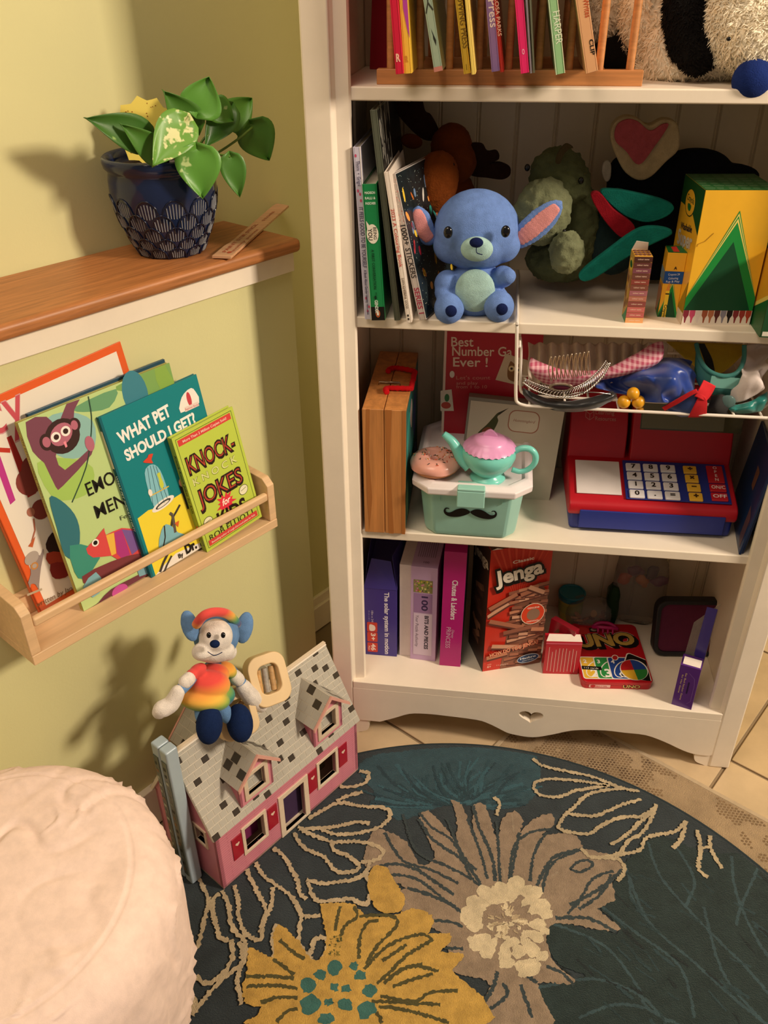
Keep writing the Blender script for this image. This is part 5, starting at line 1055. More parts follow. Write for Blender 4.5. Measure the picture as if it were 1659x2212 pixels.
for pts in ([(420, 350, .18), (424, 310, .165), (424, 280, .16)], [(425, 350, .18), (470, 330, .16), (515, 300, .15), (545, 275, .148)], [(415, 350, .18), (380, 330, .15), (352, 335, .142)], [(418, 348, .18), (405, 320, .14), (398, 268, .126)], [(430, 350, .18), (432, 335, .14), (426, 324, .108)], [(440, 345, .18), (470, 335, .14), (497, 338, .118)], [(422, 348, .18), (440, 300, .16), (490, 270, .166)], [(350, 345, .17), (330, 320, .155), (318, 302, .152)]):
    tube(bm := B(), smoothpts([pn(*q) for q in pts], 5), .0016, 7); obj('stem', bm, stm, e, smooth=True)
# yellow scalloped sticky trap
e2 = thing('sticky_trap', 'yellow scalloped insect trap with brown specks stuck in the soil', 'insect trap', tn(-.14, .218, LZ+.107)); cpt = onN(318, 285, .212)
nT = (CAM-cpt).normalized(); nT = V((nT.x, nT.y, nT.z*.3)).normalized(); xT = V((0, 0, 1)).cross(nT).normalized(); Mt_ = frm(cpt-e2.location, xT, nT.cross(xT))
star = []
for k in range(44): a = 2*pi*k/44; r_ = .038+(.0045 if k % 4 == 0 else (-.0015 if k % 4 == 2 else .0006)); star.append((r_*cos(a), r_*sin(a)))
prism(bm := B(), star, -.0005, .0005, M=Mt_); prism(bm, [(-.004, -.036), (.004, -.036), (.002, -.058), (-.002, -.058)], -.0005, .0005, M=Mt_); obj('card', bm, mt('#f2dc6a', 'plastic'), e2)
random.seed(8); P_ = Print(Mt_ @ V((0, 0, .0006)), xT, nT.cross(xT), .0002)
for k in range(46): a, r_ = random.uniform(0, 6.28), .034*math.sqrt(random.random()); P_.ell(r_*cos(a), r_*sin(a), random.uniform(.0005, .0011), random.uniform(.0005, .0009), '#9a5a1c', 6); P_.k = 1
P_.build(e2, 'specks')
# wooden paint stick
a = onN(470, 556, .11); a = onZ(480, 556, LZ+.003); b = onN(612, 442, .262)
e = thing('wooden_stick', 'flat pale wooden stick with red printed lettering leaning on the back wall', 'stick', a); d_ = (b-a); L = d_.length; X_ = d_.normalized(); up_ = V((0, 0, 1)); Yd = up_.cross(X_).normalized()
Ms = frm(V((0, 0, 0)), X_, Yd*-1); 
prism(bm := B(), [(0, -.014), (L*.17, -.014), (L*.22, -.0115), (L*.3, -.0115), (L*.95, -.013), (L, -.010), (L*.965, .012), (0, .012)], -.0016, .0016, M=Ms); st = obj('stick', bm, mt('#d6a680', 'wood', s=220), e, bevel=.0004)
nz = Ms.to_3x3() @ V((0, 0, 1)); sg = 1 if nz.z > 0 else -1
P_ = Print(Ms @ V((0, 0, .0017*sg)), X_ , (Yd*-1*sg), .0002) if sg > 0 else Print(Ms @ V((0, 0, -.0017)), X_, Yd, .0002)
P_.text('PAINT STIR STICK', L*.06, .001, .0075, '#b0563a', w=L*.5, bold=.01); P_.text('quality paints', L*.06, -.008, .006, '#b0563a', w=L*.4); P_.ell(L*.06, -.004, .004, .003, '#b0452c'); P_.text('STORE', L*.62, -.002, .006, '#b0563a', w=L*.2); P_.build(e, 'lettering')

# ---- wall mounted picture ledge
pw_ = mt('#e2bd90', 'wood', s=120, a=.10, r=.5)
pg = thing('picture_ledge', 'small birch wall shelf with a rail holding four picture books', 'shelf', tn(-.512, .125, .504), (0, 0, WALLROT))
LL = .400
obj('bottom_board', box(B(), 0, LL, -.0895, -.0003, 0, .0145), pw_, pg, bevel=.0012)
obj('back_board', box(B(), .013, LL-.013, -.013, -.0003, .0145, .045), pw_, pg, bevel=.001)
for x_ in (0, LL-.013):
    prism(bm := B(), [(-.0003, .0145), (-.0003, .088), (-.078, .084), (-.0885, .074), (-.0885, .0145)], x_, x_+.013, M=frm(V((0, 0, 0)), (0, 1, 0), (0, 0, 1))); obj('end_panel', bm, pw_, pg, bevel=.0012)
box(bm := B(), .013, LL-.013, -.0890, -.0800, .0505, .0635); obj('rail', bm, pw_, pg, bevel=.0035, seg=3)

class PX:
    """flat art on a plane, laid out where it sits on that plane"""
    def __init__(s, o, O, u, v): s.o = o; s.Ow = V(O); s.u = V(u).normalized(); s.n = s.u.cross(V(v)).normalized(); s.v = s.n.cross(s.u); s.p = Print(s.Ow-o.location, s.u, s.v, .00018)
    def q(s, x, y): P_ = onp(x, y, s.n, s.n.dot(s.Ow)); d = P_-s.Ow; return (d.dot(s.u), d.dot(s.v))
    def clip(s, L, w, h): return [(min(w, max(0, a)), min(h, max(0, b))) for a, b in L]
    def pts(s, L): return [s.q(*a) for a in L]
    def poly(s, L, c, sm=0): P_ = s.pts(L); P_ = sm2(P_, sm) if sm else P_; s.p.poly(s.clip(P_, s.w, s.h) if hasattr(s, 'w') else P_, c); return s
    def line(s, L, w, c, sm=0): P_ = s.pts(L); P_ = [(a.x, a.y) for a in smoothpts([(x, y, 0) for x, y in P_], sm)] if sm else P_; s.p.line(P_, w, c); return s
    def text(s, t, a, b, size, c, **k): A, B_ = s.q(*a), s.q(*b); s.p.text(t, A[0], A[1], size, c, a=math.degrees(atan2(B_[1]-A[1], B_[0]-A[0])), w=hypot(B_[0]-A[0], B_[1]-A[1]), **k); return s
    def ell(s, a, rx, ry, c, rot=0): A = s.q(*a); s.p.ell(A[0], A[1], rx, ry, c, a=rot); return s
def wallbook(name, label, TL, TR, BL, nb, nt, th, col, zb=.5188, pages='#efe3cc', wfix=None):
    c = onN(*TL, nt); d = onN(*TR, nt); a0 = onZ(*BL, zb); a = T*a0.dot(T)+N*nb+V((0, 0, zb))
    u = T.copy(); c2 = T*c.dot(T)+N*nt+V((0, 0, (c.z+d.z)/2)); v = (c2-a); w = (d-c).dot(T); h = v.length; v.normalize(); u = (u-v*u.dot(v)).normalized()
    # keep the lower edge level on the board: lowest corner touches
    a.z += max(0, -(u.z*w)); o = thing(name, label, 'book', a)
    nn = u.cross(v); M_ = frm(V((0, 0, 0)), u, v)
    bm = B(); box(bm, 0, w, 0, h, -.0018, 0, M=M_); box(bm, 0, w, 0, h, -th, -th+.0018, M=M_); box(bm, 0, .0018, 0, h, -th, 0, M=M_); obj('cover', bm, mt(col, 'gloss'), o, bevel=.0004, seg=1)
    obj('pages', box(B(), .0018, w-.003, .003, h-.003, -th+.0018, -.0018, M=M_), mt(pages, 'paper'), o)
    P_ = PX(o, a, u, v); P_.w = w; P_.h = h; P_.th = th; P_.M = M_; return o, P_
o, P = wallbook('picture_book', 'large white picture book with a bright orange border, at the left end', (-100, 897), (268, 768), (40, 1290), .098, .1195, .010, '#e8622c')
w, h = P.w, P.h; b_ = .0095; P.p.rect(b_, b_, w-2*b_, h-2*b_, '#f0e6d6')
P.text('Fancy', (-150, 1010), (62, 908), .075, '#d9a0a0', bold=.01, shear=.1); P.text('Fancy', (-150, 1010), (60, 907), .072, '#cf5560', bold=.0, shear=.1)
P.line([(0, 968), (20, 975), (62, 1068)], .0, '#cf3f3a') if False else None
P.poly([(14, 945), (24, 940), (78, 1065), (60, 1075)], '#a92c2a'); P.poly([(-30, 965), (22, 968), (22, 978), (-30, 975)], '#c43a2a'); P.poly([(-20, 975), (0, 985), (33, 1080), (22, 1090)], '#c23a8e')
for c_, r_ in (((70, 1010), .014), ((62, 1040), .016), ((78, 1035), .012), ((88, 1100), .012)): P.ell(c_, r_, r_*1.1, '#8a3f38')
P.ell((66, 1106), .005, .006, '#b0705a'); P.line([(72, 1120), (75, 1145), (68, 1170)], .002, '#b06a50'); P.poly([(60, 1180), (76, 1158), (70, 1182)], '#c9653a')
P.poly([(60, 1200), (72, 1190), (86, 1200), (92, 1185), (94, 1195), (88, 1225), (84, 1262), (84, 1275), (76, 1262), (66, 1262), (60, 1278), (60, 1258), (66, 1240), (64, 1218)], '#9a8a84', 2); P.ell((68, 1205), .010, .008, '#b5a79c', 20); P.ell((74, 1222), .005, .005, '#c98a4a'); P.ell((74, 1222), .003, .003, '#b5a79c')
P.poly([(98, 1175), (112, 1150), (130, 1160), (135, 1190), (120, 1200), (104, 1192)], '#3a2724', 2); P.poly([(100, 1195), (130, 1192), (140, 1215), (105, 1218)], '#b0432e', 2); P.poly([(108, 1218), (140, 1215), (150, 1240), (128, 1250), (112, 1245)], '#8f2f2c', 2)
P.line([(58, 1285), (90, 1272)], .003, '#b8a88e'); P.text("written by Jane O'Connor", (78, 1312), (220, 1243), .0105, '#7b5a38', bold=.0, shear=.2); P.p.build(o, 'printed_cover')
o2, P2 = wallbook('picture_book', 'thin dark blue book almost hidden behind the green jungle book', (60, 905), (356, 776), (200, 1300), .092, .1075, .004, '#23485c')
o, P = wallbook('picture_book', 'tall green picture book with a hanging monkey and a red lizard on its cover', (40, 922), (366, 784), (193, 1329), .064, .0995, .0075, '#9c9a4e')
p = P.p; w, h = P.w, P.h; p.rect(0, 0, w, h, '#bcd38c')
P.poly([(250, 835), (372, 780), (390, 840), (400, 900), (330, 870), (290, 850)], '#7da659', 3); P.poly([(160, 880), (250, 840), (236, 880), (180, 890)], '#6a9f72', 3); P.ell((292, 850), .018, .03, '#3d8191'); P.poly([(332, 792), (354, 784), (390, 860), (350, 850)], '#88ad4c', 2)
P.poly([(100, 905), (150, 890), (200, 910), (205, 960), (180, 985), (140, 990), (100, 960)], '#8fbcb4', 3); P.poly([(80, 1000), (150, 990), (200, 1010), (195, 1060), (150, 1080), (110, 1070)], '#a3c661', 3)
P.poly([(55, 912), (100, 900), (118, 925), (128, 960), (120, 985), (140, 1015), (192, 970), (197, 982), (135, 1050), (120, 1052), (95, 1000), (70, 975)], '#7a4656', 2); P.poly([(130, 905), (142, 868), (172, 862), (160, 885), (158, 918)], '#7a4656')
P.ell((135, 942), .0225, .0215, '#3a2422'); P.ell((100, 955), .0085, .0105, '#3a2422'); P.ell((100, 955), .005, .0065, '#b56a7c'); P.ell((160, 918), .008, .009, '#3a2422'); P.ell((160, 918), .0045, .006, '#b56a7c')
P.ell((132, 938), .0155, .0125, '#b56a7c', 25); P.ell((120, 944), .0062, .0062, '#f3ece2'); P.ell((141, 931), .0062, .0062, '#f3ece2'); P.ell((121, 944), .0034, .0034, '#3a1f1a'); P.ell((141, 931), .0034, .0034, '#3a1f1a'); P.poly([(136, 955), (141, 952), (145, 964), (141, 967)], '#f090a0')
P.line([(190, 856), (197, 900), (195, 950), (185, 1010), (155, 1085)], .0014, '#2d4a3c', 3); P.ell((193, 958), .006, .010, '#b56a7c')
P.poly([(106, 1075), (130, 1080), (160, 1110), (172, 1150), (165, 1200), (140, 1200), (122, 1140)], '#35727c', 3); P.poly([(150, 1178), (200, 1182), (215, 1205), (180, 1250), (160, 1235)], '#3f917e', 2)
P.text('EMOTIONAL', (191, 1072), (352, 990), .0255, '#17140f', bold=.006); P.text('MENAGERIE', (209, 1120), (372, 1040), .0255, '#17140f', bold=.006); P.text('Feelings from A to Z', (260, 1124), (390, 1060), .0085, '#3a4230')
P.poly([(185, 1185), (205, 1165), (224, 1140), (228, 1155), (262, 1140), (300, 1150), (310, 1190), (270, 1215), (240, 1200), (200, 1204)], '#d84c4c', 2); P.poly([(228, 1156), (245, 1150), (250, 1195), (240, 1200)], '#e9b94a'); P.poly([(246, 1150), (262, 1143), (280, 1198), (262, 1206), (252, 1196)], '#b03a80'); P.poly([(262, 1143), (290, 1146), (300, 1185), (284, 1198)], '#7a5a9a'); P.ell((205, 1172), .005, .005, '#f3ece2'); P.ell((205, 1172), .003, .003, '#1b1512')
P.poly([(176, 1245), (240, 1212), (300, 1195), (320, 1210), (270, 1240), (200, 1265)], '#7a3a3e', 2); P.poly([(178, 1268), (206, 1235), (222, 1265), (200, 1290)], '#7fb0bb', 2); P.poly([(200, 1325), (225, 1285), (260, 1260), (330, 1230), (325, 1265), (250, 1310), (205, 1330)], '#6c3440', 2); P.ell((258, 1276), .012, .009, '#c2509a'); P.poly([(290, 1215), (320, 1205), (330, 1240), (300, 1245)], '#7aa7b4', 1); p.build(o, 'printed_cover')
P_s = Print(P.M @ V((-.0001, 0, 0)), P.M.to_3x3() @ V((0, 0, 1)), P.M.to_3x3() @ V((0, 1, 0)), .0001)
P_s = Print(P.M @ V((0, 0, -P.th)), P.M.to_3x3() @ V((0, 0, 1)), P.M.to_3x3() @ V((0, 1, 0)), .0002); P_s.rect(0, 0, P.th, h, '#b3ab55'); P_s.text('AN EMOTIONAL MENAGERIE', P.th*.3, h*.93, .0065, '#4d4520', a=-90, w=h*.38); P_s.text('Feelings', P.th*.3, h*.985, .004, '#4d4520', a=-90, w=h*.04); P_s.build(o, 'printed_spine')
o, P = wallbook('picture_book', 'teal picture book asking about choosing a pet, with a blue birdcage', (214, 912), (425, 810), (342, 1258), .0565, .0905, .0068, '#0f6f78')
p = P.p; w, h = P.w, P.h; p.rect(0, 0, w, h, '#0f8085'); p.rect(.0, 0, .0035, h, '#0b5e68'); P.poly([(297, 1120), (320, 1102), (345, 1095), (400, 1060), (440, 1150), (480, 1250), (342, 1262)], '#f0d93c'); P.poly([(350, 1225), (380, 1195), (470, 1155), (490, 1225), (342, 1262)], '#ede6dc')
P.text('WHAT PET', (260, 960), (370, 896), .0225, '#f5f2ea', bold=.04); P.text('SHOULD I GET?', (274, 996), (424, 911), .0205, '#f5f2ea', bold=.04)
P.poly([(390, 892), (389, 868), (397, 850), (412, 838), (422, 846), (430, 870)], '#f0eadf', 2); P.ell((408, 862), .0035, .010, '#c8404a'); P.poly([(398, 880), (427, 867), (430, 876), (400, 890)], '#e8d2c8'); P.text('Beginner Books', (400, 887), (429, 875), .0042, '#c8404a'); P.text('I CAN READ IT ALL BY MYSELF', (391, 868), (428, 850), .0032, '#333')if False else None
P.poly([(312, 1022), (318, 1008), (328, 1003), (340, 1008), (352, 1030), (366, 1078), (352, 1092), (334, 1098), (320, 1060)], '#86c2cf', 2); P.ell((352, 1088), .019, .006, '#f0eadf', 8); P.ell((352, 1088), .013, .0035, '#3a3a38', 8); P.ell((352, 1089), .010, .002, '#e8e0d0', 8)
for x0, y0, x1, y1 in ((318, 1010, 330, 1090), (324, 1006, 342, 1092), (330, 1005, 354, 1086), (336, 1007, 362, 1080)): P.line([(x0, y0), (x1, y1)], .0006, '#2d5a66')
P.line([(323, 1072), (364, 1050)], .0016, '#d9b84a'); P.ell((324, 1064), .003, .005, '#efe7d8'); P.poly([(338, 1024), (345, 1020), (347, 1030), (353, 1045), (350, 1056), (344, 1048), (342, 1034)], '#c9d24a', 2)
P.poly([(308, 998), (318, 988), (320, 982), (330, 980), (326, 992), (330, 1000), (320, 1000)], '#d8452e', 2)
P.poly([(392, 1045), (400, 1060), (412, 1095), (404, 1100), (394, 1070), (386, 1050)], '#2d2a28'); P.ell((391, 1042), .004, .006, '#d9a07a')
P.line([(369, 1140), (372, 1120), (380, 1105), (388, 1090)], .0028, '#3b3531', 3); P.poly([(348, 1145), (358, 1132), (372, 1138), (384, 1150), (400, 1155), (396, 1168), (362, 1180), (342, 1182)], '#7fb7c6', 2); P.line([(354, 1135), (356, 1160), (352, 1180)], .002, '#2d2a28'); P.line([(366, 1108), (372, 1112), (378, 1150)], .004, '#5c544d'); P.poly([(376, 1130), (386, 1124), (384, 1138)], '#d8652e'); P.line([(345, 1235), (352, 1215), (362, 1195)], .0035, '#3b3531'); P.line([(352, 1240), (360, 1220), (370, 1200)], .0025, '#3b3531')
P.text('By', (386, 1206), (396, 1200), .0095, '#17140f', bold=.02); P.text('Dr.', (402, 1196), (425, 1182), .019, '#17140f', bold=.05); P.text('Seuss', (432, 1180), (490, 1148), .019, '#17140f', bold=.05); p.build(o, 'printed_cover')
P_s = Print(P.M @ V((0, 0, -P.th)), P.M.to_3x3() @ V((0, 0, 1)), P.M.to_3x3() @ V((0, 1, 0)), .0002); P_s.rect(0, 0, P.th, h, '#0b5860'); P_s.rect(.001, h*.70, P.th-.002, h*.22, '#d8cbb4'); P_s.text('WHAT PET SHOULD I GET?', P.th*.3, h*.66, .0065, '#cfe0dc', a=-90, w=h*.35, bold=.02); P_s.build(o, 'printed_spine')
o, P = wallbook('joke_book', 'small lime green joke book with black capitals at the right end', (370, 948), (504, 889), (449, 1194), .046, .0700, .0098, '#b7c94e', pages='#e6d9b6')
p = P.p; w, h = P.w, P.h; p.rect(0, 0, w, h, '#bed04f'); 
for a_, b_ in (((.0045), .0008),): p.line([(a_, a_), (w-a_, a_), (w-a_, h-a_), (a_, h-a_), (a_, a_)], b_, '#4a5a24')
p.rect(.007, h-.0155, w-.014, .009, '#d6443f'); p.text('More Than 2 Million Copies Sold!', w/2, h-.0130, .0052, '#f2dccb', al='C', w=w*.72, bold=.01)
p.text('KNOCK-', w*.09, h*.665, .036, '#2a1614', w=w*.80, bold=.055); p.text('KNOCK-', w*.105, h*.675, .033, '#b0402e', w=w*.765, bold=-.01); p.text('KNOCK-', w*.1, h*.669, .034, '#2a1614', w=w*.775, bold=-.02) if False else None
p.text('K N O C K', w*.11, h*.565, .0155, '#6d7a2a', w=w*.74, bold=.03); p.text('K N O C K', w*.11, h*.567, .0150, '#e6e6a0', w=w*.735, bold=.0)
p.text('JOKES', w*.09, h*.375, .036, '#2a1614', w=w*.78, bold=.055); p.text('JOKES', w*.105, h*.385, .033, '#b0402e', w=w*.745, bold=-.01)
st_ = []
for k in range(24): a = 2*pi*k/24; r_ = (.017 if k % 2 else .0105)*(1+.15*sin(k*5)); st_.append((w*.5+r_*cos(a), h*.30+r_*.9*sin(a)))
p.poly(st_, '#dd3444'); p.text('for', w*.5, h*.285, .014, '#f6eedd', al='C', w=w*.14, bold=.02, shear=.3)
for x_, y_ in ((.15, .235), (.82, .315)): p.ell(w*x_, h*y_, .0085, .0075, '#3a3a22', a=20); p.ell(w*x_, h*y_, .0077, .0067, '#e9e4c0', a=20); p.line([(w*x_-.005, h*y_), (w*x_+.005, h*y_+.002)], .0007, '#5a5a32')
p.text('KIDS', w*.3, h*.13, .032, '#2a1614', w=w*.5, bold=.03)
p.text('ROB ELLIOTT', w*.10, h*.075, .0125, '#2a2a18', w=w*.8, bold=.0); p.rect(.007, .0065, w-.014, .0085, '#d6443f'); p.text('Bestselling author of Laugh-Out-Loud Jokes for Kids', w/2, .0088, .0042, '#f2dccb', al='C', w=w*.78, bold=.01); p.build(o, 'printed_cover')
P_s = Print(P.M @ V((0, 0, -P.th)), P.M.to_3x3() @ V((0, 0, 1)), P.M.to_3x3() @ V((0, 1, 0)), .0002); P_s.rect(0, 0, P.th, h, '#93a63c'); P_s.text('Knock-Knock Jokes for Kids', P.th*.35, h*.85, .007, '#2a2a18', a=-90, w=h*.5, bold=.02); P_s.ell(P.th*.5, h*.22, .002, .003, '#d6443f'); P_s.text('ELLIOTT', P.th*.35, h*.18, .006, '#2a2a18', a=-90, w=h*.13, bold=.02); P_s.build(o, 'printed_spine')
# ---- dollhouse (front half and back half, gable ends along the wall)
RZ = .014                                   # top of the round rug
pink = mt('#dd8c9c', 'gloss'); crw = mt('#ead7be', 'wood', s=200, a=.06)
H0, H1, DN, RB = .122, .251, .072, 0.0      # eave, ridge (above base), depth
hx0, hx1 = -.3765, -.0695; HL = hx1-hx0
dh = thing('dollhouse', 'pink wooden dollhouse with grey shingled roof and heart shutters', 'dollhouse', tn(hx0, 0, RZ), (0, 0, WALLROT))
# local: x along wall, y towards the wall (front is at y=-DN), z up
def wallsheet(name, x0, x1, z0, z1, M, holes, mat, th=.006, gable=None, parent=dh):
    """board with rectangular openings, cut into cells"""
    xs = sorted({x0, x1, *[h[0] for h in holes], *[h[1] for h in holes]}); zs = sorted({z0, z1, *[h[2] for h in holes], *[h[3] for h in holes]}); bm = B()
    for a, b in zip(xs, xs[1:]):
        for c, d in zip(zs, zs[1:]):
            cx, cz = (a+b)/2, (c+d)/2
            if any(h[0] < cx < h[1] and h[2] < cz < h[3] for h in holes): continue
            box(bm, a, b, c, d, -th, 0, M=M)
    bmesh.ops.remove_doubles(bm, verts=bm.verts, dist=1e-5)
    if gable: prism(bm, gable, -th, 0, M=M)
    return obj(name, bm, mat, parent)
MF = frm(V((0, -DN, 0)), (1, 0, 0), (0, 0, 1))
wins = [(.052, .090, .040, .091), (.214, .252, .043, .094)]; door = (.126, .183, .0, .092)
wallsheet('front_wall', 0, HL, 0, H0, MF, [wins[0], wins[1], (door[0]+.006, door[1]-.006, 0.005, door[3]-.006)], pink)
# plank lines on the pink boards
P_ = Print((0, -DN, 0), (1, 0, 0), (0, 0, 1)); 
for k in range(1, 25):
    z_ = k*.005
    segs = [(0, HL)]
    for h_ in wins+[door]:
        if h_[2] < z_ < h_[3]: segs = [q for s0, s1 in segs for q in ((s0, min(s1, h_[0])), (max(s0, h_[1]), s1)) if q[1] > q[0]+.002]
    for s0, s1 in segs: P_.rect(s0, z_, s1-s0, .0006, '#c06a80'); P_.k = 1
    for q in range(6): x_ = (.02+.055*q+.027*(k % 2)); P_.rect(x_, z_, .0004, .005, '#c97385') if any(a+.002 < x_ < b-.002 for a, b in segs) else None; P_.k = 1
P_.build(dh, 'siding_lines')
def frame_at(x0, x1, z0, z1, M, fw=.006, proud=.0022, mat=crw, nm='window_frame', deep=.007, parent=dh):
    out = [(x0-fw, z0-fw), (x1+fw, z0-fw), (x1+fw, z1+fw), (x0-fw, z1+fw)]; inn = [(x0, z0), (x1, z0), (x1, z1), (x0, z1)]
    return obj(nm, ringprism(B(), out, inn, -deep, proud, M=M), mat, parent, bevel=.0006)
for h_ in wins: frame_at(*h_, MF)
out = [(door[0]-.004, 0), (door[1]+.004, 0), (door[1]+.004, door[3]+.004), (door[0]-.004, door[3]+.004)]; inn = [(door[0]+.006, .005), (door[1]-.006, .005), (door[1]-.006, door[3]-.006), (door[0]+.006, door[3]-.006)]
obj('door_frame', ringprism(B(), out, inn, -.007, .0022, M=MF), crw, dh, bevel=.0006)
obj('door_curtain', box(B(), door[0], door[1], -DN+.012, -DN+.014, .004, door[3]), mt('#3a2348', 'cloth'), dh); obj('window_curtain', box(B(), wins[0][0]-.004, wins[0][1]+.004, -DN+.022, -DN+.024, .03, .1), mt('#7a1f55', 'cloth'), dh); obj('window_curtain', box(B(), wins[1][0]-.004, wins[1][1]+.004, -DN+.030, -DN+.032, .03, .1), mt('#6b5a2c', 'cloth'), dh)
redm = '#a81a30'
for x_ in (.026, .099, .188, .261):
    z0 = .046 if x_ < .15 else .049; w_ = .0195; ww = w_ if x_ in (.026, .188) else .0195
    obj('shutter', box(B(), x_, x_+ww, z0-.004, z0+.044, 0, .0016, M=MF), mt(redm, 'gloss'), dh, bevel=.0003, seg=1)
    ht = [(x_+ww/2+.0042*sin(t)**3, z0+.028+.00028*(13*cos(t)-5*cos(2*t)-2*cos(3*t)-cos(4*t))) for t in [2*pi*i/20 for i in range(20)]]
    Print(MF @ V((0, 0, .0016)), (1, 0, 0), (0, 0, 1)).poly(ht, '#eac8b4').build(dh, 'heart')
# gable ends
for sx in (0, 1):
    x_ = 0 if sx == 0 else HL
    Mg = frm(V((x_, -DN, 0)), (0, 1, 0), (0, 0, 1)) if sx else frm(V((x_, 0, 0)), (0, -1, 0), (0, 0, 1))
    u0 = lambda y: (y+DN) if sx else (-y)   # y local -> u
    gab = [(u0(-DN), H0), (u0(0), H0), (u0(0), H1-.004)] if sx else [(u0(-DN), H0), (u0(0), H1-.004), (u0(0), H0)]
    wallsheet('gable_wall', 0, DN, 0, H0, Mg, [(.024, .046, .083, .113)], pink, gable=gab)
    frame_at(.024, .046, .083, .113, Mg, .005)
# roof slabs with shingles
def roofM(front):      # origin at eave left, x along, y up the slope, z outwards
    ey = (-DN-.004) if front else (DN+.007); d = V((0, (0-ey), (H1-(H0-.002))))
    O = V((-.005, ey, H0-.002)) if front else V((HL+.005, ey, H0-.002)); return frm(O, (1, 0, 0) if front else (-1, 0, 0), d), d.length
ROW = HL+.010
rfm = mt('#b9b3a6', 'gloss'); shl, shd = mt('#b4afa3', 'gloss'), mt('#3c342c', 'gloss'); mort = mt('#e6dccb', 'gloss')
dark = {(0, 0), (3, 1), (8, 0), (2, 3), (13, 2), (6, 4), (16, 4), (19, 1), (21, 3), (10, 6), (4, 6), (1, 8), (14, 7), (18, 7), (22, 6), (12, 9), (20, 9), (7, 9), (3, 10), (16, 10), (23, 10), (9, 12), (5, 12), (19, 12), (22, 13), (13, 12), (0, 12), (11, 3), (17, 0), (24, 2), (24, 8), (12, 5), (6, 1), (15, 9), (21, 11)}
def shingled(parent, M, W_, L_, nx, ny, poly=None, seedk=0, cut=None, darkset=dark):
    sw, sh = W_/nx, L_/ny; bl, bd = B(), B()
    for j in range(ny):
        for i in range(-1, nx+1):
            x0 = (i+.5*(j % 2))*sw+.0005; x1 = x0+sw-.001; x0 = max(.0004, x0); x1 = min(W_-.0004, x1); y0 = j*sh+.0005; y1 = (j+1)*sh-.0005
            if x1-x0 < .002: continue
            cx, cy = (x0+x1)/2, (y0+y1)/2
            if cut and cut(cx, cy): continue
            box(bd if (i, j) in darkset else bl, x0, x1, y0, y1, 0, .0007, M=M)
    a = obj('shingles', bl, shl, parent); a['kind'] = 'stuff'; b = obj('dark_shingles', bd, shd, parent); b['kind'] = 'stuff'; b['label'] = 'dark brown shingles'; return a
for fr in (1, 0):
    M_, SL = roofM(fr); q = obj('roof', box(B(), 0, ROW, 0, SL, -.006, 0, M=M_), [mort], dh, bevel=.0006); q['label'] = 'front roof slope' if fr else 'back roof slope'
    shingled(q, M_, ROW, SL, 25, 14)
obj('ridge_strip', box(B(), -.005, HL+.005, -.003, .003, H1-.006, H1+.0015), crw, dh, bevel=.0005)
# back half
MB = frm(V((HL, DN, 0)), (-1, 0, 0), (0, 0, 1)); wallsheet('back_wall', 0, HL, 0, H0, MB, [wins[0], wins[1]], pink)
for x_ in (0, HL-.006): prism(bm := B(), [(0.0, 0), (DN, 0), (DN, H0), (0, H1-.004)], x_, x_+.006, M=frm(V((0, 0, 0)), (0, 1, 0), (0, 0, 1))); obj('gable_wall', bm, pink, dh)
obj('base_board', box(B(), 0, HL, -DN, DN, -.0, .004), crw, dh)
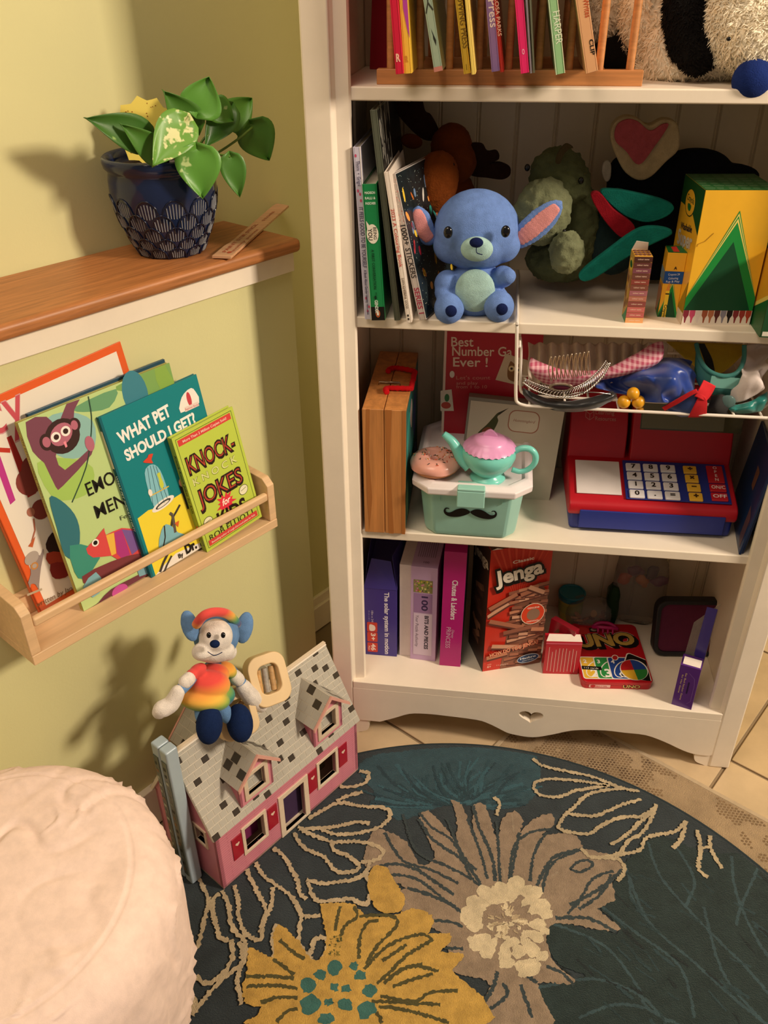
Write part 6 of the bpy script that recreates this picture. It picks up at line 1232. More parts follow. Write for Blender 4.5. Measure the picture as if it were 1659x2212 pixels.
# dormers
def dormer(xc, yb, front=True):
    """small gabled dormer standing on the roof slope"""
    s_ = 1 if front else -1
    d_ = thing('dormer', None, None, (xc, 0, 0)); del_ = [k for k in d_.keys()]
    bpy.data.objects.remove(d_)
    wd, z0, z1, zt = .033, .128, .194, .226; yf = -.069*s_
    F = lambda a: a
    M1 = frm(V((xc-wd*s_, yf, 0)), (s_, 0, 0), (0, 0, 1)); W2 = 2*wd
    root = wallsheet('dormer', 0, W2, z0, z1, M1, [(.0165, W2-.0165, .148, .186)], pink, th=.005, gable=[(0, z1), (W2, z1), (wd, zt)])
    ybk = -.006*s_
    for q in (0, 1):
        xx = xc+(-wd if q == 0 else wd-.004)
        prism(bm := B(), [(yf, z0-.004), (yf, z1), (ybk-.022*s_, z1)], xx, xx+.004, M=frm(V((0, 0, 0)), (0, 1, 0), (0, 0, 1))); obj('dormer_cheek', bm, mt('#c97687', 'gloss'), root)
    frame_at(.0165, W2-.0165, .148, .186, M1, .0075, parent=root)
    for q in (-1, 1):
        # slope from ridge down outwards
        e0 = V((xc, yf-.009*s_, zt+.003)); e1 = V((xc+q*(wd+.008), yf-.009*s_, z1-.008)); sl = (e1-e0); along = V((0, s_, 0)); 
        Lr = .074; Lb = .044
        zz = sl.cross(along).normalized(); zz = zz if zz.z > 0 else -zz; O = e0; vs_t = [e0, e1, e1+along*Lb, e0+along*Lr]
        bm = B(); a = [bm.verts.new(p) for p in vs_t]; b = [bm.verts.new(p-zz*.0035) for p in vs_t]; bm.faces.new(a); bm.faces.new(b[::-1])
        for i in range(4): bm.faces.new((a[i], a[(i+1) % 4], b[(i+1) % 4], b[i]))
        rr_ = obj('dormer_roof', bm, [mort], root)
        Ls = sl.length; Mx = Matrix.Identity(4); cols = (along, sl.normalized(), zz)
        for ci, c_ in enumerate(cols):
            for ri in range(3): Mx[ri][ci] = c_[ri]
        for ri in range(3): Mx[ri][3] = e0[ri]
        rngd = random.Random(int(xc*1000)+q); ds = {(rngd.randrange(5), rngd.randrange(5)) for _ in range(6)}
        shingled(rr_, Mx, Lr, Ls, 5, 4, cut=lambda x, y: x > Lr-(Lr-Lb)*(y/Ls)-.002, darkset=ds)
        tr = [e0+V((0, -.0006*s_, .001)), e1+V((0, -.0006*s_, .001)), e1+V((0, -.0006*s_, -.005)), e0+V((0, -.0006*s_, -.006))]
        bm = B(); a = [bm.verts.new(p) for p in tr]; b = [bm.verts.new(p+V((0, -.003*s_, 0))) for p in tr]; bm.faces.new(a); bm.faces.new(b[::-1])
        for i in range(4): bm.faces.new((a[i], a[(i+1) % 4], b[(i+1) % 4], b[i]))
        obj('dormer_trim', bm, mt('#e2a899', 'gloss'), root)
dormer(.088, 0); dormer(.2435, 0); dormer(.085, 0, False); dormer(.225, 0, False)
# ---- cream wooden toy with slots and dowels, lying against the ridge
cr = mt('#e3c493', 'plastic', r=.45)
pc_ = onN(548, 1510, -.030); e = thing('wooden_toy', 'cream wooden toy with rounded slots and little dowels, behind the doll', 'toy', pc_)
ux = (onN(600, 1470, -.030)-pc_).normalized(); ux = (T*.97+V((0, 0, -.10))-N*.25).normalized(); vy = (N*.55+V((0, 0, .83))).normalized(); Mt = frm(V((0, 0, 0)), ux, vy)
def slotted(x0, x1, y0, y1, r, sx0, sx1, sy0, sy1, sr, z0, z1, nm): return obj(nm, ringprism(B(), rrect(x0, x1, y0, y1, r, 6), rrect(sx0, sx1, sy0, sy1, sr, 6), z0, z1, M=Mt), cr, e, bevel=.002, seg=3)
slotted(-.002, .060, -.018, .060, .019, .012, .046, .000, .044, .011, -.012, .010, 'slotted_block'); slotted(-.064, -.003, -.046, .028, .016, -.048, -.014, -.028, .010, .010, -.012, .010, 'slotted_block')
for k in range(3): tube(bm := B(), [Mt @ V((.014+.011*k, .002, -.002)), Mt @ V((.018+.011*k, .038, -.002))], .0045, 12); obj('dowel', bm, mt(['#d9a968', '#a9a39a', '#c9a06a'][k], 'wood', s=200), e, smooth=True, auto=True)
tube(bm := B(), [Mt @ V((-.040, -.014, -.002)), Mt @ V((-.018, .002, -.002))], .004, 10); obj('dowel', bm, mt('#b98d55', 'wood', s=200), e, smooth=True, auto=True)
# ---- plush doll sitting on the roof (generic)
dbl = mt('#6c93c4', 'plush', s=900, sh=.2); dnv = mt('#17284f', 'plush', s=900, sh=.15); dwh = mt('#efe6dd', 'plush', s=900, sh=.25)
rb_ = bpy.data.materials.new('rainbow_plush'); rb_.use_nodes = True; nt = rb_.node_tree; bs_ = nt.nodes['Principled BSDF']; bs_.inputs['Roughness'].default_value = .9; bs_.inputs['Sheen Weight'].default_value = .2
tc = nt.nodes.new('ShaderNodeTexCoord'); sp_ = nt.nodes.new('ShaderNodeSeparateXYZ'); mr = nt.nodes.new('ShaderNodeMapRange'); rp_ = nt.nodes.new('ShaderNodeValToRGB'); nt.links.new(tc.outputs['Generated'], sp_.inputs[0]); nt.links.new(sp_.outputs['Z'], rp_.inputs[0]); nt.links.new(rp_.outputs[0], bs_.inputs['Base Color'])
el = rp_.color_ramp.elements; el[0].position = 0; el[0].color = (*srgb('#5a4a7a'), 1); el[1].position = 1; el[1].color = (*srgb('#e04a45'), 1)
for p_, c_ in ((.16, '#3f5f9a'), (.28, '#2f8f72'), (.40, '#8fae48'), (.53, '#efb84a'), (.66, '#ee8a3f'), (.76, '#e34a40')): q = el.new(p_); q.color = (*srgb(c_), 1)
dc = onN(455, 1520, -.012); e = thing('plush_doll', 'plush doll with white face, blue ears and rainbow dress, seated on the roof', 'plush toy', dc)
def EN(bm, px, py, n, rx, ry, rd=None, a=0, m_=20):
    P = onN(px, py, n); s_ = mpp(P); rd = rd if rd is not None else (rx+ry)/2
    # axes: screen right, screen up-ish, toward camera
    R3 = Matrix((CR, CU, -CF)).transposed() @ Matrix.Rotation(radians(a), 3, 'Z'); return ball(bm, P-dc, (rx*s_, ry*s_, rd*s_), R3, m_)
bm = B(); EN(bm, 450, 1500, -.012, 42, 40, 34); EN(bm, 455, 1460, -.008, 30, 30, 26); EN(bm, 462, 1430, -.005, 16, 22, 16)
def limb(bm, pts, n_=5):
    P = smoothpts([onN(x, y, n)-dc for x, y, n, r in pts], n_); R_ = [pts[min(len(pts)-1, i//n_)][3]*(1-(i % n_)/n_)+pts[min(len(pts)-1, i//n_+1)][3]*((i % n_)/n_) for i in range(len(P))]
    s_ = mpp(onN(pts[0][0], pts[0][1], pts[0][2])); tube(bm, P, [r*s_ for r in R_], 12)
    ball(bm, P[0], R_[0]*s_, n=12); ball(bm, P[-1], R_[-1]*s_, n=12)
limb(bm, [(425, 1450, -.012, 13), (405, 1475, -.02, 13), (388, 1492, -.024, 13)]); limb(bm, [(498, 1448, -.012, 13), (515, 1468, -.022, 13), (524, 1480, -.026, 13)])
limb(bm, [(438, 1520, -.025, 19), (438, 1545, -.040, 17), (446, 1560, -.046, 16)]); limb(bm, [(470, 1520, -.025, 19), (490, 1545, -.040, 17), (512, 1552, -.046, 16)])
blob('body', bm, dbl, e, vox=.0018, sm=3)
bm = B(); EN(bm, 460, 1458, -.016, 36, 26, 28); EN(bm, 448, 1485, -.022, 44, 30, 36); EN(bm, 440, 1510, -.028, 58, 27, 42, -8); EN(bm, 470, 1502, -.026, 38, 28, 38); EN(bm, 450, 1480, -.026, 48, 34, 38); EN(bm, 426, 1450, -.017, 23, 15, 18, 38); EN(bm, 414, 1458, -.019, 14, 13, 15, 38); EN(bm, 492, 1446, -.017, 22, 15, 18, -38); EN(bm, 501, 1455, -.019, 13, 13, 15, -38)
blob('rainbow_dress', bm, rb_, e, vox=.0018, sm=4)
for pts in ([(408, 1466, -.022, 15), (400, 1473, -.023, 15)], [(507, 1461, -.022, 15), (514, 1468, -.023, 15)]): limb(bm := B(), pts); obj('sleeve_cuff', bm, dwh, e, smooth=True)
for pts in ([(384, 1495, -.024, 16), (370, 1520, -.022, 19), (350, 1532, -.018, 20), (344, 1538, -.016, 16)], [(526, 1484, -.028, 17), (540, 1503, -.030, 20), (558, 1518, -.030, 20), (564, 1524, -.030, 16)]): limb(bm := B(), pts); blob('mitten', bm, dwh, e, vox=.0018, sm=3)
for px, py, a in ((452, 1566, -4), (518, 1562, 8)): EN(bm := B(), px, py, -.056, 29, 43, 24, a); EN(bm, px, py+8, -.054, 25, 30, 22, a); blob('shoe', bm, dnv, e, vox=.002, sm=4)
bm = B(); EN(bm, 467, 1372, -.004, 50, 52, 46); blob('head', bm, dbl, e, vox=.002, sm=4)
bm = B(); EN(bm, 466, 1374, -.022, 37, 38, 32); EN(bm, 462, 1405, -.020, 46, 27, 36); EN(bm, 436, 1408, -.020, 22, 20, 24); EN(bm, 490, 1408, -.020, 22, 20, 24); blob('face', bm, dwh, e, vox=.0018, sm=5)
for px, py, a in ((410, 1352, 16), (528, 1356, -12)): EN(bm := B(), px, py, .004, 19, 36, 9, a); q = blob('ear', bm, dbl, e, vox=.0018, sm=4)
for px, py in ((451, 1372), (482, 1372)): EN(bm := B(), px, py, -.046, 5, 6.5, 4); obj('eye', bm, eyeb, e, smooth=True)
EN(bm := B(), 464, 1391, -.0475, 11, 9, 7); obj('nose', bm, dnv, e, smooth=True)
tube(bm := B(), smoothpts([onN(449, 1408, -.0475)-dc, onN(463, 1416, -.048)-dc, onN(480, 1409, -.0475)-dc], 4), .0006, 6); obj('mouth', bm, dnv, e)
ban = smoothpts([onN(424, 1350, -.012)-dc, onN(440, 1330, -.026)-dc, onN(466, 1322, -.030)-dc, onN(494, 1328, -.026)-dc, onN(512, 1348, -.012)-dc], 6); tube(bm := B(), ban, [.0065]*len(ban), 10); obj('headband', bm, rb_, e, smooth=True)
# ---- two pale blue upright wooden cases at the left end of the dollhouse
pb = mt('#a9bac4', 'gloss'); cn = [onZ(x, y, .305) for x, y in ((362, 1630), (386, 1614), (351.5, 1590), (331, 1603))]
t0, t1 = -.4035, -.3835
for k, (n0, n1) in enumerate(((-.030, -.0125), (-.0115, .006))):
    e = thing('toy_wooden_case', ['front one of two upright pale blue wooden cases beside the dollhouse', 'rear one of two upright pale blue wooden cases beside the dollhouse'][k], 'toy case', tn(t0, n0, RZ), (0, 0, WALLROT), 'upright pale blue cases')
    obj('case', box(B(), 0, t1-t0, 0, n1-n0, 0, .291), pb, e, bevel=.003, seg=3)
    obj('side_panel', box(B(), -.0012, .001, .0035, n1-n0-.0035, .02, .27), mt('#4f5448', 'gloss'), e)
    P_ = Print((-.0012, n1-n0, 0), (0, -1, 0), (0, 0, 1)); random.seed(3+k)
    for q in range(16): z_ = .03+.0148*q; P_.rect(.005, z_, random.uniform(.003, .007), .006, random.choice(['#7d8378', '#8f6a4a', '#b0b4a4', '#2d2f2a'])); P_.k = 1
    P_.build(e)

# ---- round cream pouf
e = thing('pouf', 'round cream pink pouf covered in crinkled plush fabric', 'pouf', tn(-.689, -.127, RZ))
bm = B(); NS, NR = 220, 130
pfp = []
for i in range(NR+1):
    t = i/NR
    if t < .30: a = t/.30; r, z = a*.140, .412-.006*a*a
    elif t < .55: a = (t-.30)/.25*pi/2; r, z = .140+.053*sin(a), .346+.060*cos(a)
    elif t < .9: a = (t-.55)/.35; r, z = .193+.003*sin(a*pi)-.030*a**1.6, .346-a*.290
    else: a = (t-.9)/.1*pi/2; r, z = .163-.03*(1-cos(a))-.01*sin(a), .056-.056*sin(a)
    pfp.append((r, z))
rings = []
for i, (r, z) in enumerate(pfp):
    if i == 0: rings.append([bm.verts.new((0, 0, z))]); continue
    rg_ = []
    for k in range(NS):
        t = i/NR; a = 2*pi*k/NS; p = V((r*cos(a), r*sin(a), z)); n3 = V((cos(a)*min(1, max(0, (i/NR-.25)/.3)), sin(a)*min(1, max(0, (i/NR-.25)/.3)), max(0, 1-i/NR*1.6))).normalized()
        f = noise.noise(p*9)*.004+noise.noise(V((p.x*28, p.y*28, p.z*16)))*.0016-max(0, .16-abs(noise.noise(V((p.x*17+5, p.y*17, p.z*9)))))*.060*max(0, noise.noise(p*7+V((9, 0, 0)))+.1)+max(0, .10-abs(noise.noise(V((p.x*30+2, p.y*30, p.z*17)))))*.13*max(0, noise.noise(p*12+V((3, 3, 0)))-.05)-(.0022 if abs(t-.33) < .006 else 0)
        rg_.append(bm.verts.new(p+n3*f))
    rings.append(rg_)
for k in range(NS): bm.faces.new((rings[0][0], rings[1][k], rings[1][(k+1) % NS]))
for a, b in zip(rings[1:], rings[2:]):
    for k in range(NS): bm.faces.new((a[k], b[k], b[(k+1) % NS], a[(k+1) % NS]))
bm.faces.new(rings[-1])
pm_ = mt('#ecd2c6', 'cloth', pf=1); obj('cover', bm, pm_, e, smooth=True)
# ================================================================== RUGS
RC_ = V((.2465, -.591, 0)); RR = .578
e = thing('runner_rug', 'faded beige and brown patterned runner under the round rug', 'rug', tn(.0, -.222, 0), (0, 0, WALLROT))
# local x along T, y along N
runm = mt('#ab9272', 'pile', s=20, s2=500)
obj('rug', box(B(), -.32, .301, -1.25, 0, 0, .0038), runm, e, bevel=.001)
bm = B()
for a, b, c, d in ((-.32, .301, -.004, .004), (.295, .303, -1.25, 0), ): box(bm, a, b, c, d, .0, .0046)
obj('bound_edge', bm, mt('#b5a083', 'cloth'), e, bevel=.001)
random.seed(14); bm1, bm2 = B(), B()
def mask(x, y): return noise.noise(V((x*11, y*11, 2.2)))+.5*noise.noise(V((x*40, y*40, 0)))
hx = .0062
for j in range(int(.62/hx)):
    for i in range(int(1.25/(hx*.87))):
        x = -.315+j*hx+(hx/2 if i % 2 else 0); y = -.005-i*hx*.87
        if x > .292 or x < .05: continue
        m_ = mask(x, y)
        if m_ < -.02: continue
        b_ = bm1 if m_ > .3 else bm2; vs_ = [b_.verts.new((x+.0024*cos(radians(60*k+30)), y+.0024*sin(radians(60*k+30)), .00415)) for k in range(6)]; b_.faces.new(vs_)
q = obj('woven_dots', bm1, mt('#6a5138', 'pile'), e); q['kind'] = 'stuff'; q = obj('woven_dots', bm2, mt('#8b7050', 'pile'), e); q['kind'] = 'stuff'
rug = thing('round_rug', 'round dark teal rug with large taupe, mustard and blue flowers', 'rug', V((RC_.x, RC_.y, .0042)))
prism(bm := B(), circ(0, 0, RR, n=160), 0, .0085); obj('rug', bm, mt('#343d42', 'pile', s=30), rug, bevel=.003, seg=3)
tube(bm := B(), [V((RR*cos(radians(a)), RR*sin(radians(a)), .0055)) for a in range(0, 360, 2)], .0035, 8, closed=True); obj('bound_edge', bm, mt('#1c2a30', 'cloth'), rug, smooth=True)
def F(x, y): p = onZ(x, y, .0129); return (p.x-RC_.x, p.y-RC_.y)
c5 = lambda L: [(400+a/2.633, 1580+b/2.633) for a, b in L]; c6 = lambda L: [(1000+a/2.517, 1580+b/2.517) for a, b in L]
Rp = Print((0, 0, .0088), (1, 0, 0), (0, 1, 0)); Rp.e = .000008; rngj = random.Random(5)
def inside(L): 
    out = []
    for a, b in L:
        r_ = hypot(a, b); k = min(1, (RR-.006)/r_) if r_ > 0 else 1; out.append((a*k, b*k))
    return out
def rag(L, amp=.0016, st=.003, closed=True):
    out = []; n = len(L)
    for i in range(n if closed else n-1):
        a, b = L[i], L[(i+1) % n]; d = hypot(b[0]-a[0], b[1]-a[1]); m_ = max(1, int(d/st))
        for k in range(m_): t = k/m_; out.append((a[0]+(b[0]-a[0])*t+rngj.uniform(-amp, amp), a[1]+(b[1]-a[1])*t+rngj.uniform(-amp, amp)))
    if not closed: out.append(L[-1])
    return out
pil = {}
def PM(c): 
    if c not in pil: pil[c] = mt(c, 'pile', s=55)
    return pil[c]
def rpoly(L, c, sm=3): P_ = [F(*a) for a in L]; P_ = sm2(P_, sm) if sm else P_; Rp.poly(inside(rag(P_)), PM(c))
def rline(L, w, c, sm=4):
    P_ = [F(*a) for a in L]; P_ = [(q.x, q.y) for q in smoothpts([(a, b, 0) for a, b in P_], sm)]; lf, rt = [], []
    P_ = [(q.x, q.y) for q in [V((a, b, 0)) for a, b in rag(P_, .0003, .0022, False)]]
    for i, p_ in enumerate(P_):
        a, b = P_[max(0, i-1)], P_[min(len(P_)-1, i+1)]; d = hypot(b[0]-a[0], b[1]-a[1]) or 1; nx, ny = -(b[1]-a[1])/d, (b[0]-a[0])/d; wl, wr_ = w/2*rngj.uniform(.45, 1.5), w/2*rngj.uniform(.45, 1.5); lf.append((p_[0]+nx*wl, p_[1]+ny*wl)); rt.append((p_[0]-nx*wr_, p_[1]-ny*wr_))
    for i in range(len(P_)-1): Rp.poly(inside([lf[i], lf[i+1], rt[i+1], rt[i]]), PM(c), False)
    Rp.k += 1
# blue flower at the top
rpoly([(772, 1660), (800, 1635), (860, 1624), (1000, 1614), (1110, 1624), (1160, 1634), (1165, 1690), (1140, 1735), (1060, 1750), (980, 1735), (930, 1752), (860, 1772), (830, 1740), (800, 1700)], '#33505a')
for k in range(90):
    a = pi*(.02+.96*(k%45)/44); c_ = (985+rngj.uniform(-60, 60), 1745); r0, r1 = rngj.uniform(20, 70), rngj.uniform(80, 190); rline([(c_[0]+r0*cos(a), c_[1]-r0*.5*sin(a)), (c_[0]+(r0+r1)/2*cos(a+.06), c_[1]-(r0+r1)/2*.58*sin(a+.06)), (c_[0]+r1*cos(a), c_[1]-r1*.62*sin(a))], rngj.uniform(.003, .007), rngj.choice(['#27434c', '#2c4b55', '#26404a', '#375d69']))
# dark teal flower lower right
rpoly([(1180, 1992), (1215, 1990), (1262, 2010), (1300, 2008), (1335, 2018), (1325, 1990), (1295, 1955), (1330, 1900), (1350, 1865), (1400, 1815), (1440, 1810), (1520, 1840), (1620, 1850), (1680, 1900), (1700, 2240), (1180, 2240), (1150, 2140), (1200, 2125), (1265, 2108), (1215, 2090), (1185, 2050)], '#2a3838')
for L in ([(1350, 1870), (1400, 1990), (1500, 2080), (1600, 2170), (1680, 2230)], [(1400, 1820), (1430, 1900), (1530, 2010), (1620, 2100), (1700, 2200)], [(1300, 1960), (1380, 2020), (1470, 2090), (1500, 2200)], [(1190, 1995), (1300, 2040), (1370, 2120), (1400, 2180), (1480, 2220)], [(1160, 2135), (1280, 2115), (1380, 2150), (1440, 2210)], [(1580, 1850), (1590, 1930), (1640, 2040), (1700, 2110)], [(1460, 1830), (1500, 1900), (1480, 1960)], [(1360, 1900), (1365, 1940), (1400, 1990)], [(1640, 1870), (1600, 1960), (1590, 2000)], [(1250, 2200), (1330, 2170), (1400, 2180)], [(1520, 1960), (1560, 2100), (1640, 2200)]): rline(L, .0042, '#3c5157')
for k in range(60):
    x_, y_ = rngj.uniform(1200, 1650), rngj.uniform(1880, 2210)
    if (x_-1180)/480+(2212-y_)/380 > .35 and y_ > 1850+(1420-x_)*.5: rline([(x_, y_), (x_+rngj.uniform(20, 50), y_+rngj.uniform(15, 45))], rngj.uniform(.002, .005), rngj.choice(['#2d3f42', '#242d2f', '#31454a']))
# taupe flower
TA = '#9a8671'; C1 = (1092, 1992)
rpoly([(800, 1805), (822, 1792), (880, 1820), (905, 1870), (940, 1850), (905, 1770), (925, 1752), (962, 1790), (985, 1815), (985, 1760), (975, 1730), (1000, 1742), (1020, 1800), (1022, 1742), (1046, 1738), (1062, 1780), (1075, 1820), (1085, 1770), (1112, 1752), (1130, 1775), (1122, 1800), (1150, 1772), (1192, 1758), (1195, 1785), (1170, 1805), (1215, 1800), (1248, 1808), (1262, 1835), (1330, 1850), (1345, 1880), (1320, 1905), (1330, 1945), (1290, 1965), (1335, 2000), (1330, 2014), (1270, 2005), (1200, 1995), (1180, 2030), (1200, 2085), (1240, 2115), (1232, 2128), (1160, 2125), (1185, 2180), (1190, 2220), (1040, 2225), (1030, 2190), (1060, 2130), (1020, 2110), (975, 2100), (960, 2020), (900, 1990), (860, 1960), (850, 1925), (880, 1920), (800, 1880), (785, 1862)], TA, 2)
DK = '#3a4548'
for L in ([(905, 1757), (935, 1790), (980, 1820), (1020, 1900), (1055, 1925)], [(965, 1770), (1000, 1850), (1030, 1880)], [(1072, 1775), (1076, 1830), (1080, 1910)], [(1188, 1792), (1145, 1800), (1110, 1830), (1098, 1915)], [(1180, 1800), (1160, 1830), (1150, 1860), (1145, 1905)], [(1245, 1840), (1200, 1860), (1180, 1890), (1170, 1930)], [(1325, 1883), (1280, 1900), (1250, 1950), (1225, 1975)], [(1320, 1890), (1300, 1930), (1250, 1965)], [(870, 1760), (900, 1840), (960, 1870), (1020, 1900)], [(830, 1800), (870, 1860), (930, 1880), (990, 1910)], [(840, 1890), (900, 1900), (960, 1945), (1000, 1975)], [(935, 1990), (970, 1992), (1000, 2003)], [(960, 2050), (1000, 2050)], [(1085, 2125), (1095, 2150), (1050, 2190), (1040, 2215)], [(1125, 2128), (1135, 2160), (1150, 2200)], [(1230, 1880), (1250, 1862), (1270, 1860), (1280, 1870), (1255, 1885), (1232, 1880)], [(1180, 2090), (1210, 2100), (1240, 2130)], [(1010, 1770), (1040, 1850), (1052, 1900)]): rline(L, .0048, DK)
for L in ([(1022, 1742), (1035, 1790), (1062, 1850), (1070, 1905)], [(1122, 1800), (1112, 1850), (1100, 1905)], [(1262, 1835), (1215, 1845), (1185, 1865), (1160, 1915)], [(1345, 1880), (1290, 1925), (1230, 1955)], [(800, 1880), (850, 1868), (900, 1880), (980, 1935)], [(1330, 2014), (1270, 1985), (1200, 1985)], [(905, 1770), (935, 1815), (1000, 1860), (1040, 1915)], [(880, 1920), (930, 1935), (985, 1960)], [(1030, 2190), (1062, 2140), (1075, 2100)], [(1160, 2125), (1140, 2110)]): rline(L, .0055, DK)
for L in ([(1105, 1760), (1110, 1800)], [(1190, 1895), (1205, 1885)], [(1085, 1870), (1090, 1900)]): rline(L, .003, '#a3917b')
CR_ = '#ddcba8'
for x, y, r in ((200, 900, 60), (345, 870, 40), (110, 930, 46), (410, 945, 44), (50, 1010, 64), (455, 1000, 36), (90, 1150, 62), (230, 1260, 42), (350, 1290, 70), (425, 1225, 38), (220, 1075, 30), (270, 1150, 36), (340, 1105, 26), (395, 1130, 20), (330, 1040, 22), (150, 1060, 18), (445, 1090, 26), (300, 1210, 22)):
    (px, py), = c6([(x, y)]); a0 = rngj.uniform(0, 1); rp = r/2.517; rpoly([(px+rp*(1+.18*sin(3*a+a0*6))*cos(a)*1.0, py+rp*.85*(1+.18*cos(2*a+a0))*sin(a)) for a in [2*pi*i/9 for i in range(9)]], CR_, 2)
for k in range(15):
    a = 2*pi*k/15+rngj.uniform(-.1, .1); r0, r1 = rngj.uniform(40, 55), rngj.uniform(84, 112); wd = rngj.uniform(13, 19); ca, sa = cos(a), sin(a)
    rpoly([(C1[0]+x*ca-y*sa, C1[1]+(x*sa+y*ca)*.92) for x, y in ((r0, 0), (r0*.6+r1*.4, wd*.8), (r1*.9, wd), (r1, wd*.3), (r1*.97, -wd*.4), (r1*.85, -wd), (r0*.6+r1*.4, -wd*.7))], CR_, 2)
for k in range(16): a, r0 = rngj.uniform(0, 6.28), rngj.uniform(4, 36); px, py = C1[0]+r0*cos(a), C1[1]+r0*sin(a); rpoly([(px+rngj.uniform(4, 9)*cos(t), py+rngj.uniform(4, 8)*sin(t)) for t in (0, 1, 2, 3, 4, 5)], CR_, 2)
for k in range(22): a = rngj.uniform(0, 6.28); r0 = rngj.uniform(6, 30); rline([(C1[0]+r0*cos(a), C1[1]+r0*sin(a)), (C1[0]+(r0+14)*cos(a), C1[1]+(r0+12)*sin(a))], .0025, rngj.choice(['#bba686', '#c9b592']))
# cream outlines upper right
TN_ = '#c3b08f'
for L in ([(380, 150), (430, 190), (560, 220), (700, 250), (860, 310), (960, 330)], [(800, 300), (600, 270), (440, 265), (385, 300), (420, 350), (520, 360), (620, 325), (780, 300)], [(860, 315), (740, 330), (660, 360), (600, 420), (560, 450)], [(560, 450), (520, 530), (640, 560), (700, 555), (780, 500), (870, 470), (960, 470)], [(560, 450), (700, 465), (780, 440), (870, 400), (970, 375)], [(960, 470), (1030, 430), (1050, 400)], [(640, 640), (700, 690), (800, 680), (860, 660)], [(860, 660), (900, 600), (980, 550), (1050, 420)], [(800, 620), (870, 580), (960, 500), (1030, 440)], [(820, 680), (960, 650), (1000, 580), (1150, 550), (1210, 490)], [(1210, 490), (1190, 580), (1140, 640)], [(1270, 540), (1290, 630), (1280, 750), (1330, 800)], [(1340, 570), (1350, 650), (1410, 750)], [(1290, 640), (1350, 630)], [(690, 690), (840, 700), (880, 760), (840, 820)], [(170, 360), (200, 400), (180, 460)]): rline(c6(L), .0062, TN_)
# cream outlines round the dollhouse
for L in ([(990, 230), (1045, 245), (1020, 300), (930, 320), (880, 315)], [(1010, 350), (930, 370), (860, 400)], [(700, 500), (790, 450), (880, 410), (1000, 430), (1130, 440), (1165, 480), (1120, 540), (1000, 580), (860, 590), (770, 560)], [(640, 550), (700, 560), (860, 545), (980, 520), (1050, 530)], [(650, 560), (740, 600), (840, 635), (980, 630), (1090, 660), (1130, 695), (1080, 740), (1000, 745)], [(840, 640), (850, 680), (940, 720), (990, 770), (960, 800), (860, 800), (790, 720), (700, 680), (650, 640), (620, 580)], [(690, 850), (780, 870), (890, 860), (980, 840), (1040, 800)], [(700, 860), (740, 960), (840, 970), (940, 960), (1030, 990), (1045, 930)], [(500, 670), (560, 710), (600, 780), (640, 850), (650, 920), (690, 960)], [(400, 750), (450, 830), (520, 880), (600, 940), (640, 1000), (660, 1050), (650, 1130), (650, 1190)], [(350, 790), (390, 880), (440, 970), (460, 1040), (430, 1150)], [(500, 890), (490, 1000), (440, 1100), (430, 1190), (350, 1160), (310, 1070), (300, 960), (280, 880)], [(210, 910), (250, 1000), (260, 1100), (290, 1150), (340, 1200), (320, 1300)], [(130, 950), (170, 1080), (200, 1180), (250, 1190)], [(70, 830), (130, 950), (110, 1080), (80, 1200), (70, 1240)], [(200, 930), (160, 960), (170, 1100)], [(260, 1190), (270, 1290), (220, 1380), (130, 1440), (60, 1400)], [(310, 1200), (330, 1310), (230, 1400), (150, 1480), (40, 1620)], [(680, 1060), (770, 1050)], [(720, 1250), (700, 1300), (760, 1320), (810, 1250), (800, 1180), (740, 1190), (720, 1250)], [(640, 1190), (680, 1270), (720, 1300)], [(1050, 740), (1030, 830), (1060, 860)], [(350, 1210), (340, 1300), (300, 1400), (320, 1560)], [(520, 1100), (500, 1180), (510, 1290)], [(0, 1470), (60, 1560), (-60, 1640)]): rline(c5(L), .0068, TN_)
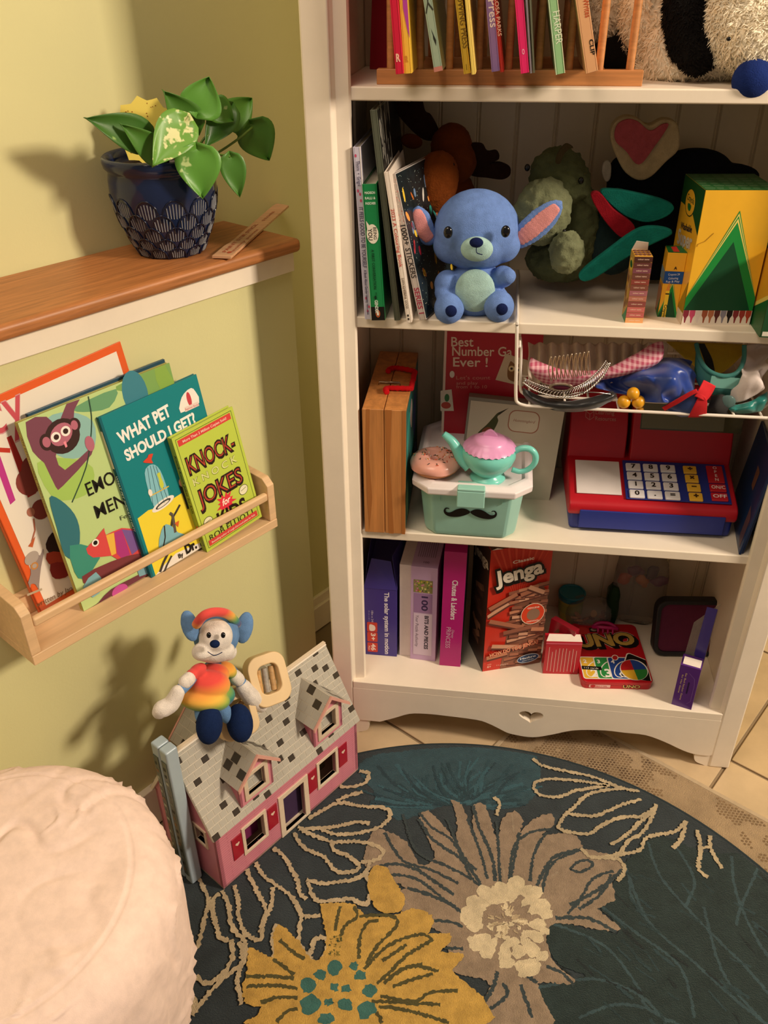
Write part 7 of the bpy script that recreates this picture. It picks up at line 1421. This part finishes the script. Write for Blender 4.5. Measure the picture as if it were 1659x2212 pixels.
# mustard flower
YE = '#c9a150'
rpoly(c5([(1060, 780), (1120, 770), (1160, 800), (1200, 870), (1245, 950), (1225, 1030), (1110, 1030), (1060, 960), (1040, 880)]), YE)
rpoly(c5([(770, 990), (880, 980), (960, 990), (1010, 1040), (1120, 1060), (1210, 1045), (1300, 1012), (1400, 1050), (1405, 1120), (1380, 1160), (1500, 1155), (1515, 1200), (1450, 1260), (1580, 1265), (1570, 1310), (1520, 1370), (1640, 1470), (1720, 1560), (1640, 1700), (420, 1700), (410, 1620), (430, 1570), (345, 1560), (325, 1440), (350, 1390), (360, 1240), (430, 1260), (500, 1290), (500, 1180), (530, 1100), (640, 1190), (720, 1310), (790, 1270), (800, 1180), (780, 1060)]), YE, 2)
OL = '#55502e'
for L in ([(880, 1000), (860, 1080), (855, 1140)], [(960, 1000), (980, 1060), (920, 1100), (880, 1170)], [(990, 1060), (1080, 1050), (1180, 1060), (1210, 1090), (1170, 1150), (1090, 1230), (1030, 1330)], [(1100, 1080), (1030, 1100), (990, 1200), (990, 1300)], [(1400, 1190), (1340, 1160), (1200, 1200), (1090, 1280), (1020, 1360)], [(1410, 1190), (1260, 1280), (1160, 1380), (1090, 1440)], [(1440, 1370), (1300, 1340), (1200, 1380), (1130, 1440)], [(1410, 1385), (1280, 1420), (1180, 1460)], [(1550, 1480), (1400, 1490), (1300, 1540), (1110, 1510)], [(1450, 1560), (1250, 1550), (1060, 1540)], [(1500, 1664), (1300, 1600), (1100, 1570)], [(350, 1400), (480, 1400), (620, 1410)], [(350, 1460), (500, 1450), (640, 1470)], [(430, 1550), (520, 1520), (640, 1520)], [(540, 1190), (600, 1250), (680, 1300)], [(500, 1300), (570, 1350), (620, 1390)], [(520, 1660), (580, 1600), (640, 1580)], [(1120, 1664), (1090, 1600)], [(1260, 1220), (1200, 1260), (1120, 1310)], [(1350, 1330), (1250, 1350), (1180, 1400)]): rline(c5(L), .0052, OL)
for x, y, r in ((850, 1350, 46), (960, 1340, 28), (1000, 1395, 34), (1050, 1480, 42), (770, 1390, 34), (700, 1450, 44), (710, 1560, 60), (820, 1545, 28), (850, 1460, 24), (915, 1470, 28), (910, 1560, 40), (1030, 1590, 54), (800, 1640, 44)):
    (px, py), = c5([(x, y)]); a0 = rngj.uniform(0, 6); rp = r/2.633; rpoly([(px+rp*(1+.15*sin(3*a+a0))*cos(a), py+rp*.9*(1+.15*cos(2*a+a0))*sin(a)) for a in [2*pi*i/9 for i in range(9)]], '#3f706a', 2)
for k in range(40): x_, y_ = rngj.uniform(820, 890), rngj.uniform(1170, 1280); (px, py), = c5([(x_, y_)]); rpoly([(px-2, py), (px, py-2), (px+2, py), (px, py+2)], rngj.choice(['#5a5a2c', '#8a7a36', '#3f4a2c']), 0)
o = Rp.build(rug, 'woven_flowers')
